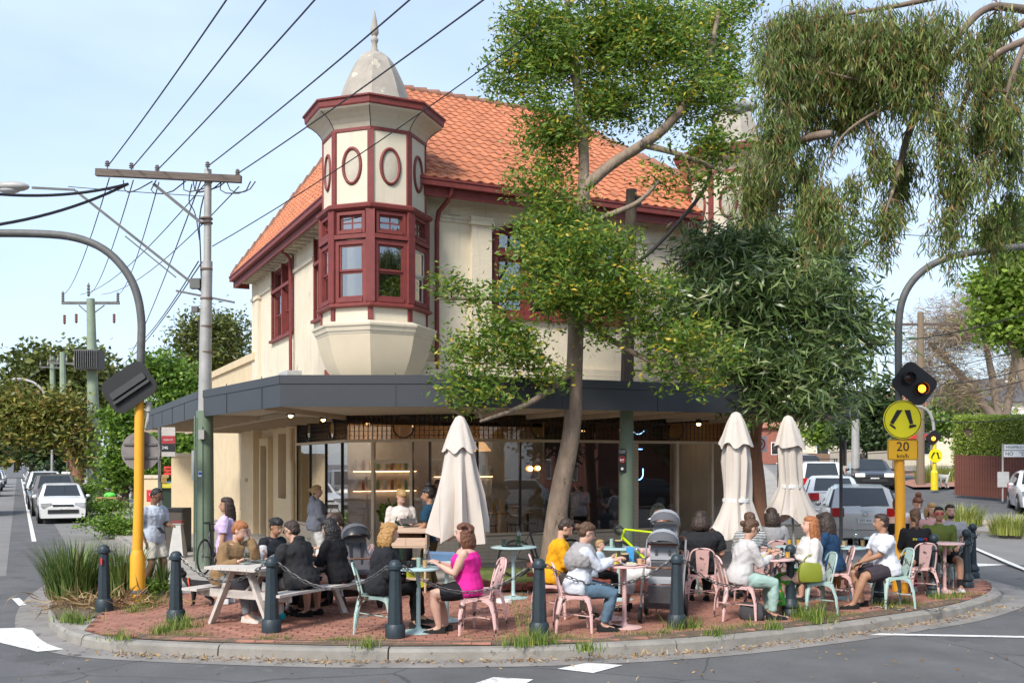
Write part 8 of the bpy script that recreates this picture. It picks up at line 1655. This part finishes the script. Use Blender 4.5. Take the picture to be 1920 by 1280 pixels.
    if hair != 'bald':
        b.ell(h(-.024, 0, .040), (.090, .081, .089), 14, 10, H3); b.ell(h(-.045, 0, .0), (.064, .076, .072), 12, 8, H3)
        if hair == 'short': b.ell(h(.012, 0, .09), (.07, .062, .038), 12, 8, H3)
        elif hair == 'buzz': pass
        else: b.ell(h(.0, 0, .075), (.085, .076, .055), 12, 8, H3)
        if hair == 'bun': b.ell(h(-.13, 0, .03), (.042,)*3, 10, 8)
        if hair == 'topbun': b.ell(h(-.04, 0, .155), (.055, .055, .05), 10, 8)
        if hair == 'ponytail': b.tube(smooth3([h(-.10, 0, .05), h(-.15, 0, .04), h(-.15, 0, -.05)+back*.02, h(-.12, 0, -.05)+down*.24], 2), [.022, .03, .034, .036, .037, .036, .034, .033, .03, .028, .025, .02, .012], 8)
        if hair == 'braid':
            P = smooth3([h(-.09, 0, -.03), h(-.11, 0, -.08), h(-.10, 0, -.05)+down*.15], 2)
            for k, p in enumerate(P): b.ell(p+Vector((0, .008*(-1)**k, 0)), (.026, .026, .022), 7, 5)
        if hair in ('long', 'bob', 'curly'):
            ln = {'long': hlen, 'bob': .10, 'curly': .13}[hair]
            for k in range(9):
                a = R(95+170*k/8); px_, py_ = .078*math.cos(a), .088*math.sin(a); p0 = h(px_, py_, .03); p1 = h(px_*1.25-.005, py_*1.12, -.06); p2 = p1+down*ln*.5+back*.012+Vector((0, 0, 0)); p3 = p1+down*ln*rnd.uniform(.85, 1.1)+back*.01
                if ln > .2: p3 = p3+(Vector((0, .02*math.sin(k), 0)))
                b.tube([p0, p1, p2, p3], [.035, .040, .036, .014], 8)
            if hair == 'curly':
                for k in range(46): a = R(80+200*rnd.random()); zz = rnd.uniform(-.15, .10); rr = .10+.015*rnd.random(); b.ell(h(rr*math.cos(a)*.9-.01, rr*math.sin(a), zz), (.024, .024, .024), 6, 5)
        remeshed('hair', b, mh, t, .009, 1, (.022, .022))
    if extra == 'beard' or extra == 'redbeard': b = B(); b.ell(h(.045, 0, -.075), (.052, .056, .042), 10, 8, H3); remeshed('beard', b, mh, t, .009, 1, (.008, .02))
    # clothing: top
    kind, nm, col = top[:3]; mc = cloth(nm, col)
    if kind != 'none':
        g = {'tank': .010, 'tee': .016, 'long': .018, 'coat': .032, 'hoodie': .034, 'jersey': .010, 'cami': .010, 'vest': .030}[kind]; b = B()
        if kind == 'tank': torso(b, g, -.1, .44); [b.tube([fr(.33)+lt2*s*.07+fw2*.06, fr(.485)+lt2*s*.085, fr(.33)+lt2*s*.07-fw2*.06], .028, 6) for s in (1, -1)]
        elif kind == 'cami': torso(b, g, -.1, .37); [b.tube([fr(.33)+lt2*s*.08+fw2*.08, fr(.475)+lt2*s*.085, fr(.33)+lt2*s*.08-fw2*.09], .015, 6) for s in (1, -1)]
        else:
            torso(b, g, -.1, .48); 
            fa = {'tee': .8, 'vest': 0}.get(kind, 2)
            for s in (1, -1):
                b.ell(S[s], (.062+g*.4,)*3, 8, 6)
                ge = g+(.006 if kind == 'tee' else 0)
                if fa == 2: b.tube([S[s], S[s].lerp(E[s], .5), E[s], E[s].lerp(Wr[s], .4), Wr[s]-(Wr[s]-E[s])*.06], [.052*wl_+ge, .048*wl_+ge, .042*wl_+ge, .040*wl_+ge, .028+ge*.7], 9)
                elif fa: b.tube([S[s], S[s].lerp(E[s], fa)], [.054*wl_+ge, .054*wl_+ge], 9)
            b.tube([fr(.45), N_+hu*.01], [.075+g*.3, .060], 10)
            if kind == 'hoodie': b.ell(N_-fwd*.07-u*.02, (.085, .12, .055), 10, 8); b.ell(N_-fwd*.09+u*.03, (.05, .10, .05), 10, 8)
        if bot[0] == 'dress' or kind in ('coat', 'long', 'tee', 'hoodie') and pose == 'stand': b.loft([rg(fr(.02), .13+g, .172+g), rg(fr(-.12), .135+g, .18+g)])
        remeshed('top', b, mc, t, .014 if kind in ('tank', 'cami') else .016, 2, (.028 if kind not in ('tank', 'jersey', 'cami') else .010, .07))
    if pose == 'sit' and kind in ('hoodie', 'coat'): pass
    # bottom
    kb, nb, cb_ = bot[:3]; mb_ = cloth(nb, cb_); b = B()
    b.loft([rg(fr(-.10), .125, .165), rg(fr(0), .134, .176), rg(fr(.05), .12, .158)])
    for s in (1, -1):
        hip = H+Vector((0, s*.09, -.02))
        if pose == 'sit': b.ell(hip+Vector((-.03, 0, -.02)), (.118, .105, .094), 10, 8)
        if kb == 'trousers': b.tube([hip, hip.lerp(K[s], .5), K[s], K[s].lerp(A[s], .4), K[s].lerp(A[s], .92)], [.102*wl_, .096*wl_, .074*wl_, .068*wl_, .055], 10)
        elif kb == 'crop': b.tube([hip, hip.lerp(K[s], .5), K[s], K[s].lerp(A[s], .6)], [.107*wl_, .1*wl_, .08*wl_, .075*wl_], 10)
        elif kb == 'shorts': b.tube([hip, hip.lerp(K[s], .5), hip.lerp(K[s], .86)], [.106*wl_, .105*wl_, .1*wl_], 10)
        elif kb == 'bike': b.tube([hip, hip.lerp(K[s], .5), hip.lerp(K[s], .80)], [.098*wl_, .092*wl_, .078*wl_], 10)
    if kb in ('skirt', 'dress'):
        kc = (K[1]+K[-1])/2; ac = (A[1]+A[-1])/2; lnk = bot[3] if len(bot) > 3 else .8
        if pose == 'sit': b.loft([rg(H+Vector((-.02, 0, 0)), .13, .19), rg(H.lerp(kc, .5)+Vector((0, 0, 0)), .12, .20, Vector((0, 0, 1)), lat)]) ; b.loft([rg(H+Vector((0, 0, 0)), .11, .19, Vector((0, 0, 1)), lat), rg(kc+Vector((-.02, 0, -.02)), .10, .19, Vector((.3, 0, .95)), lat), rg(kc+Vector((.06, 0, -.06)), .08, .18, Vector((.7, 0, .7)), lat), rg(kc.lerp(ac, lnk)+Vector((.03, 0, 0)), .14, .24, Vector((1, 0, 0)), lat)])
        else: b.loft([rg(H+Vector((0, 0, .05)), .125, .17), rg(H+Vector((0, 0, -.1)), .15, .20), rg(H+Vector((0, 0, -.6)), .17, .22)])
    remeshed('skirt' if kb in ('skirt', 'dress') else ('shorts' if kb in ('shorts', 'bike') else 'trousers'), b, mb_, t, .016, 2, (.024 if kb != 'bike' else .006, .08))
    # shoes and socks
    for s in (1, -1):
        b = B(); a = A[s]; b.loft([[(a.x+dx, a.y+w_*yy, a.z+zz) for yy, zz in ((-1, -.075), (1, -.075), (1, top_*.5-.05), (.5, top_), (-.5, top_), (-1, top_*.5-.05))] for dx, w_, top_ in ((-.075, .03, .0), (-.03, .042, .01), (.05, .045, -.005), (.13, .048, -.03), (.185, .035, -.045), (.205, .02, -.055))]); b.build('shoe', cloth('shoe_'+shoe[0], shoe[1]), t, smooth=50)
        if len(shoe) > 2: b = B(); b.tube([a+Vector((0, 0, -.02)), a.lerp(K[s], .28)], [.045, .048], 10); b.build('sock', cloth('sock_'+shoe[2][0], shoe[2][1]), t, smooth=60)
    if glasses:
        mg_ = mat('glasses_'+glasses[0], glasses[1], .15)
        b = B()
        for s in (1, -1):
            if glasses[0] in ('black', 'shade'): b.ell((0, s*.031, 0), (.006, .026, .018), 10, 6)
            else: b.ell((0, s*.031, 0), (.006, .032, .022), 10, 6)
            b.tube([(0, s*.058, .004), (-.085, s*.077, .004)], .003, 4)
        b.build('glasses', mg_, t, HM @ Matrix.Translation((.094, 0, .012)))
    if extra == 'visor': b = B(); b.lathe([(.088, -.02), (.092, .02), (.086, .02), (.082, -.02)], n=20); b.loft([[(.05, y_, .0) for y_ in (-.07, 0, .07)]+[(.05, y_, -.006) for y_ in (.07, 0, -.07)], [(.16, y_, -.02) for y_ in (-.05, 0, .05)]+[(.16, y_, -.026) for y_ in (.05, 0, -.05)]]); b.build('visor', m_whitep, t, HM @ Matrix.Translation((-.005, 0, .05)))
    if extra == 'apron':
        b = B(); g = .03; b.loft([[fr(d_)+fwd*(a_+g)+lat*y_ for y_ in (-w_, 0, w_)]+[fr(d_)+fwd*(a_+g-.012)+lat*y_ for y_ in (w_, 0, -w_)] for d_, a_, w_ in ((-.42, .16, .19), (-.1, .135, .18), (.15, .11, .16), (.34, .135, .10))]); b.build('apron', cloth('apron_green', (.025, .05, .035)), t, smooth=60)
    if extra == 'scarf': b = B(); b.loft([rg(fr(.24), .185, .22), rg(fr(.32), .20, .25), rg(fr(.39), .19, .25), rg(fr(.46), .15, .20), rg(fr(.53), .10, .11)]); b.ell(fr(.30)-fwd*.08, (.14, .19, .16)); remeshed('scarf', b, cloth('scarf', (.33, .31, .31)), t, .014, 2, (.03, .04))
    if extra == 'vest' or kind == 'vest':
        b = B(); sl = cloth('white_sleeve', (.6, .6, .62))
        for s in (1, -1): b.tube([S[s], S[s].lerp(E[s], .5), E[s], Wr[s]], [.058, .054, .050, .038], 9)
        remeshed('sleeves', b, sl, t, .014, 2, (.02, .06))
    if extra == 'phone': b = B(); b.box(Wr[1]*.5+Wr[-1]*.5+Vector((.08, 0, .03)), (.015, .075, .14), (0, R(-50), 0)); b.build('phone', m_cer, t)
    if extra == 'lettering':
        for k, (s_, c_) in enumerate((('EN', (.8, .7, .02)), ('ROU', (.02, .2, .7)), ('TE', (.7, .03, .05)))): text(s_, .05, Matrix.Translation(fr(.30)-fwd*.160+lat*(.085-.085*k)) @ Matrix.Rotation(R(-90), 4, 'Z') @ UP, mat('print_%d' % k, c_, .6), t)
    return t, HM
bk = ('black', (.016, .016, .018)); B_ = lambda k, n, c, *r: (k, n, c, *r)
jeans = ('trousers', 'blue_jeans', (.10, .16, .22)); blk = ('trousers', 'black', (.018, .018, .02))
person('man in pale grey polo and cream shorts reading his phone beside the yellow mast', -5.96, 16.8, -25, 'stand', 1.0, lean=.05, pitch=38, skin='brown', hair='buzz', hc='black', top=('tee', 'pale_polo', (.47, .52, .60)), bot=('shorts', 'cream', (.58, .54, .47)), hl=(.30, .10, 1.08), hr=(.05, -.24, .86), fem=False, glasses=('shade', (.01, .01, .01)), extra='phone', z=0)
person('long haired woman in lavender tee and black jeans standing left of the picnic table', -4.22, 15.0, 185, 'stand', .93, lean=.0, yaw=10, pitch=0, skin='tan', hair='long', hc='dark', hlen=.30, top=('tee', 'lavender', (.55, .43, .62)), bot=blk, shoe=('white', (.6, .6, .6)), hr=(.14, -.20, .84))
person('red bearded man in tan jacket leaning on his hand at the picnic table', -3.86, 13.56, -28, lean=.34, yaw=15, pitch=26, skin='fair', hair='short', hc='ginger', extra='redbeard', fem=False, top=('coat', 'tan_suede', (.24, .15, .075)), bot=('trousers', 'grey_jeans', (.20, .21, .23)), hl=(.30, .12, 1.08), hr=(.40, -.20, .80), shoe=('cream', (.55, .52, .47)), al=(.40, .08, .075), ar=(.48, -.14, .075))
person('dark haired woman in black padded vest at the far side of the picnic table', -3.50, 14.22, -30, lean=.30, yaw=-15, pitch=22, skin='tan', hair='bun', hc='black', top=('vest', 'black_puffer', (.02, .022, .028)), bot=blk, hl=(.40, .10, .82), hr=(.40, -.14, .82))
person('man in black hoodie and shorts on the near bench, back to the camera', -2.66, 12.98, 150, lean=.22, yaw=10, pitch=18, skin='light', hair='short', hc='dark', fem=False, wd=1.2, top=('hoodie', 'washed_black', (.028, .028, .030)), bot=('shorts', 'charcoal', (.05, .05, .055)), shoe=('teal', (.02, .32, .38), ('white', (.6, .6, .6))), hl=(.40, .12, .80), hr=(.38, -.12, .80), al=(.42, .03, .09), ar=(.40, -.05, .11), glasses=('shade', (.01, .01, .01)))
person('woman with very long black hair in a black cardigan on the near bench', -2.27, 13.63, 160, lean=.22, yaw=0, pitch=22, skin='fair', hair='long', hc='black', hlen=.38, top=('long', 'black_knit', (.012, .012, .014)), bot=('skirt', 'black', (.015, .015, .017), .2), hl=(.40, .10, .80), hr=(.40, -.10, .80))
person('diner in grey jacket and pale scarf behind the long haired woman', -2.36, 15.1, 205, lean=.3, pitch=35, skin='light', hair='short', hc='dark', fem=False, top=('coat', 'grey_jacket', (.10, .11, .13)), bot=blk, hl=(.4, .1, .8), hr=(.4, -.1, .8))
person('woman with curly golden hair in black linen jacket on the teal chair', -1.68, 12.5, 8, lean=.16, yaw=12, pitch=12, skin='light', hair='curly', hc='curlyblonde', top=('coat', 'black_linen', (.022, .023, .027)), bot=('trousers', 'black_wide', (.012, .012, .013)), hl=(.36, .12, .78), hr=(.30, -.10, .64), ar=(.50, .02, .16), shoe=('black', (.02, .02, .02)))
person('woman in magenta tank top and black shorts on the pink chair', -.46, 12.35, 176, lean=.10, yaw=-6, pitch=2, skin='fair', hair='curly', hc='auburn', top=('tank', 'magenta', (.70, .025, .28)), bot=('bike', 'black', (.014, .014, .018)), hl=(.36, .10, .84), hr=(.36, -.12, .84), al=(.36, .06, .075), ar=(.30, -.14, .075), wd=1.3)
person('blonde waiter in cream jumper and dark green apron behind the desk', -1.90, 17.2, -72, 'stand', .97, lean=.14, yaw=20, pitch=38, skin='fair', hair='bun', hc='blonde', top=('long', 'cream_sweater', (.62, .55, .50)), bot=blk, extra='apron', hl=(.30, .15, 1.10), hr=(.28, -.12, 1.05))
person('waiter in navy tee and green apron leaning on the desk beside the left umbrella', -1.30, 16.6, 178, 'stand', 1.0, lean=.10, yaw=0, pitch=12, skin='tan', hair='topbun', hc='black', top=('tee', 'navy', (.015, .05, .09)), bot=('trousers', 'olive_brown', (.09, .07, .03)), extra='apron', hl=(.30, .12, .92), hr=(.34, -.10, 1.02))
person('dark haired man in mustard yellow jumper at the table, head bowed', .50, 13.65, 2, lean=.20, yaw=-6, pitch=38, skin='light', hair='short', hc='dark', extra='beard', fem=False, top=('long', 'mustard', (.72, .34, .012)), bot=('trousers', 'brown', (.06, .05, .04)), hl=(.36, .10, .70), hr=(.36, -.10, .70), shoe=('black', (.02, .02, .02)))
person('mother in white shirt, grey shoulder scarf and blue jeans feeding the toddler', .76, 12.55, 4, lean=.13, yaw=6, pitch=22, skin='fair', hair='bun', hc='brown', glasses=('black', (.015, .015, .015)), extra='scarf', top=('long', 'white_shirt', (.60, .62, .68)), bot=jeans, hl=(.46, .16, .86), hr=(.44, -.02, .86), al=(.38, .1, .075), ar=(.30, -.08, .075))
person('blond toddler in pale blue top at the pink table between mother and father', 1.12, 13.3, -15, 'sit', .55, z=.36, lean=.1, yaw=0, pitch=5, skin='fair', hair='short', hc='blonde', top=('long', 'baby_blue', (.42, .5, .58)), bot=('trousers', 'black', (.02, .02, .022)), hl=(.32, .16, .92), hr=(.32, -.12, .90), name='toddler', fem=False)
person('red haired woman in white visor and white cropped trousers behind the pram', 2.18, 14.3, 182, lean=.0, yaw=0, pitch=8, skin='fair', hair='bun', hc='red', sc_=1.05, extra='visor', glasses=('black', (.015, .015, .015)), top=('long', 'pale_pink', (.6, .42, .42)), bot=('crop', 'white', (.62, .61, .6)), al=(.52, .08, .075), ar=(.46, -.14, .075), hr=(.3, -.1, .8))
person('broad shouldered woman in black tee seated with her back to us by the pram', 2.78, 14.85, 84, sc_=1.02, lean=.1, yaw=-20, pitch=5, skin='light', hair='bob', hc='dark', top=('tee', 'faded_black', (.022, .023, .026)), bot=blk, wd=1.4, hl=(.38, .14, .76), hr=(.30, -.26, .66))
person('woman in pale grey cardigan and mint trousers reading at the pink table', 2.98, 13.5, 6, lean=.22, yaw=8, pitch=18, skin='light', hair='bun', hc='brown', glasses=('black', (.015, .015, .015)), top=('long', 'pale_cardigan', (.52, .50, .49)), bot=('trousers', 'mint', (.34, .48, .43)), hl=(.42, .10, .86), hr=(.42, -.08, .84))
person('woman with long red blonde hair, white blouse and green floral skirt', 4.17, 13.95, 184, lean=.02, yaw=-8, pitch=-6, skin='fair', hair='long', hc='ginger', hlen=.26, top=('long', 'white_blouse', (.64, .60, .57)), bot=('skirt', 'green_floral', (.05, .20, .03), .85), hl=(.26, .12, .80), hr=(.22, -.05, .78), al=(.50, .08, .075), ar=(.40, -.12, .075), shoe=('tan', (.3, .16, .1)))
person('diner in black and white striped top behind the cardigan woman', 3.6, 15.1, 95, lean=.2, pitch=10, skin='light', hair='bun', hc='brown', top=('long', 'stripes', (.5, .5, .5)), bot=blk, hl=(.36, .12, .8), hr=(.36, -.12, .8))
person('dark haired woman in grey tee, her back to us, beyond the striped diner', 4.25, 16.45, 92, lean=.1, yaw=15, pitch=8, skin='light', hair='long', hc='dark', hlen=.14, top=('tee', 'grey_marl', (.30, .30, .31)), bot=('trousers', 'blue_jeans', (.10, .16, .22)), hl=(.36, .12, .78), hr=(.3, -.2, .7))
person('dark long haired woman in navy shirt and denim skirt at the teal table', 4.82, 15.05, 150, lean=.14, yaw=-40, pitch=6, skin='light', hair='long', hc='dark', hlen=.24, top=('long', 'navy_shirt', (.018, .05, .11)), bot=('skirt', 'pale_denim', (.26, .36, .46), .15), hl=(.38, .12, .80), hr=(.34, -.14, .78))
person('man in white tee and dark shorts turned from the teal table', 5.46, 14.62, 186, lean=.12, yaw=-12, pitch=4, skin='tan', hair='short', hc='dark', fem=False, wd=1.18, top=('tee', 'white_tee', (.66, .68, .73)), bot=('shorts', 'dark_plum', (.05, .04, .05)), hl=(.38, .04, .66), hr=(.36, -.06, .64), al=(.56, .14, .075), ar=(.30, -.12, .075), knees=.35)
person('woman in black camisole with a long brown ponytail, back to the camera', 7.05, 18.4, 92, sc_=1.06, lean=.08, yaw=-14, pitch=4, skin='fair', hair='ponytail', hc='brown', top=('cami', 'black_cami', (.014, .014, .016)), bot=blk, hl=(.36, .12, .80), hr=(.3, -.2, .74))
person('woman with a curly dark top bun and sunglasses on her head, facing us', 7.72, 19.45, -94, lean=.18, yaw=0, pitch=26, sc_=1.08, skin='light', hair='topbun', hc='auburn', top=('tee', 'pale_blue_tee', (.5, .55, .62)), bot=jeans, hl=(.4, .1, .82), hr=(.4, -.1, .82))
person('cyclist in black jersey with coloured lettering and a braid, back to the camera', 6.40, 15.95, 90, lean=.12, yaw=-6, pitch=8, skin='tan', hair='braid', hc='brown', top=('jersey', 'black_jersey', (.014, .014, .016)), bot=('bike', 'black', (.014, .014, .018)), extra='lettering', hl=(.36, .12, .80), hr=(.34, -.12, .78), shoe=('white', (.6, .6, .6), ('crimson', (.35, .01, .07))))
person('cyclist in olive green jersey with red mirrored sunglasses facing the camera', 7.15, 17.0, -100, lean=.0, yaw=-6, pitch=-4, skin='tan', hair='short', hc='black', fem=False, wd=1.12, glasses=('red', (.30, .02, .03)), top=('jersey', 'olive_jersey', (.10, .13, .03)), bot=('bike', 'black', (.014, .014, .018)), hl=(.24, .12, .66), hr=(.2, -.14, .66), al=(.48, .22, .075), ar=(.36, -.10, .075), shoe=('white', (.6, .6, .6), ('black', (.02, .02, .02))), knees=.4)
person('dark haired bearded man in grey tee at the far right of the plaza', 7.75, 17.95, -105, lean=.04, yaw=10, pitch=2, skin='light', hair='short', hc='dark', fem=False, extra='beard', top=('tee', 'grey_tee', (.34, .33, .35)), bot=blk)
person('fair haired diner half hidden between the olive cyclist and the bearded man', 7.75, 18.8, -95, lean=.1, skin='fair', hair='bob', hc='blonde', top=('tee', 'rose_tee', (.55, .3, .3)), bot=jeans)
person('blonde woman in grey hooded top and white jeans walking past the shop window', -3.87, 20.0, 25, 'stand', .99, lean=.02, yaw=-25, pitch=0, skin='light', hair='bun', hc='blonde', top=('hoodie', 'grey_melange', (.13, .14, .17)), bot=('trousers', 'white_jeans', (.58, .57, .55)), hl=(.2, .22, .95), hr=(.24, -.2, .96), z=0)
person('young man in black tee and headphones standing by the right street', 6.3, 26.0, 182, 'stand', 1.03, lean=.03, yaw=0, pitch=10, skin='light', hair='short', hc='black', fem=False, top=('tee', 'black_tee', (.012, .012, .014)), bot=blk, hl=(.28, .12, 1.05), z=terr(6.3, 26))
p = bl(1.7, 1.35); person('customer in white tee on a bar stool inside the shop window, seen from behind', p.x, p.y, 60, lean=.15, seat=.72, skin='light', hair='short', hc='dark', fem=False, top=('tee', 'white_tee', (.6, .6, .6)), bot=blk, al=(.3, .1, .35), ar=(.3, -.1, .35), hl=(.4, .1, 1.05), hr=(.4, -.1, 1.05))
p = bl(5.75, 1.9); person('customer in striped shirt standing inside the dark cafe doorway', p.x, p.y, 100, 'stand', skin='light', hair='short', hc='dark', fem=False, top=('tee', 'pale_stripe', (.45, .46, .5)), bot=blk)
p = bl(2.6, 3.2); person('barista in black standing inside the cafe beyond the window counter', p.x, p.y, -60, 'stand', skin='tan', hair='bun', hc='black', top=('tee', 'black_tee', (.012, .012, .014)), bot=blk)
# patterned cloth: stripes and florals as flat print
def stripes(mn, c1, c2, sc_):
    m = MATS[mn]; t_ = m.node_tree; N = t_.nodes; w_ = N.new('ShaderNodeTexWave'); w_.bands_direction = 'Z'; w_.inputs['Scale'].default_value = sc_; w_.inputs['Distortion'].default_value = .3; co = N.new('ShaderNodeTexCoord'); t_.links.new(co.outputs['Object'], w_.inputs[0]); mr = N.new('ShaderNodeMapRange'); mr.inputs[1].default_value = .48; mr.inputs[2].default_value = .52; t_.links.new(w_.outputs['Fac'], mr.inputs[0]); mxx = N.new('ShaderNodeMix'); mxx.data_type = 'RGBA'; mxx.inputs[6].default_value = (*c1, 1); mxx.inputs[7].default_value = (*c2, 1); t_.links.new(mr.outputs[0], mxx.inputs[0]); t_.links.new(mxx.outputs[2], N['Principled BSDF'].inputs['Base Color'])
stripes('cloth_stripes', (.6, .6, .58), (.02, .02, .025), 14)
m = MATS['cloth_green_floral']; t_ = m.node_tree; N = t_.nodes; v_ = N.new('ShaderNodeTexVoronoi'); v_.inputs['Scale'].default_value = 14; co = N.new('ShaderNodeTexCoord'); t_.links.new(co.outputs['Object'], v_.inputs['Vector']); cr_ = N.new('ShaderNodeValToRGB'); e = cr_.color_ramp.elements; e[0].position = .0; e[0].color = (.65, .35, .2, 1); e[1].position = .30; e[1].color = (.05, .21, .03, 1); x_ = e.new(.22); x_.color = (.6, .2, .08, 1); x_ = e.new(.26); x_.color = (.08, .25, .04, 1); t_.links.new(v_.outputs['Distance'], cr_.inputs[0]); t_.links.new(cr_.outputs[0], N['Principled BSDF'].inputs['Base Color'])
# dogs
q = G(378, 1138); d1 = animal('dog', 'small black dog with red harness beside the picnic table', 'dog', (q.x, q.y, .03), R(186), .72, mat('black_fur', (.012, .011, .011), .8, bump=.5)); b = B(); b.torus((.22, 0, .43), .125, .018, 18, 5, M=Matrix.Rotation(R(90), 3, 'Z') @ Matrix.Rotation(R(15), 3, 'X')); b.build('harness', mat('harness_red', (.6, .07, .03), .6), d1)
animal('dog', 'ginger curly dog beside the navy shirt woman at the teal table', 'dog', (XA(1582, 15.9), 15.9, .03), R(200), .9, mat('ginger_fur', (.33, .15, .05), .95, bump=.8, bscale=30))
# bake the remeshed bodies, hair and clothes
bpy.context.view_layer.update(); dg = bpy.context.evaluated_depsgraph_get()
res = [bpy.data.meshes.new_from_object(o.evaluated_get(dg)) for o, f in PEND]
for (o, f), me in zip(PEND, res):
    o.modifiers.clear()
    if f:
        n = len(me.vertices); V_ = np.empty(n*3); me.vertices.foreach_get('co', V_); fs = [tuple(p.vertices) for p in me.polygons]
        vs = [tuple(v) for v in V_.reshape(-1, 3)]+[tuple(v) for v in f.v]; fs += [tuple(i+n for i in q) for q in f.f]; m2 = bpy.data.meshes.new('body'); m2.from_pydata(vs, [], fs); m2.materials.append(o.data.materials[0]); me = m2
    o.data = me; me.shade_smooth()
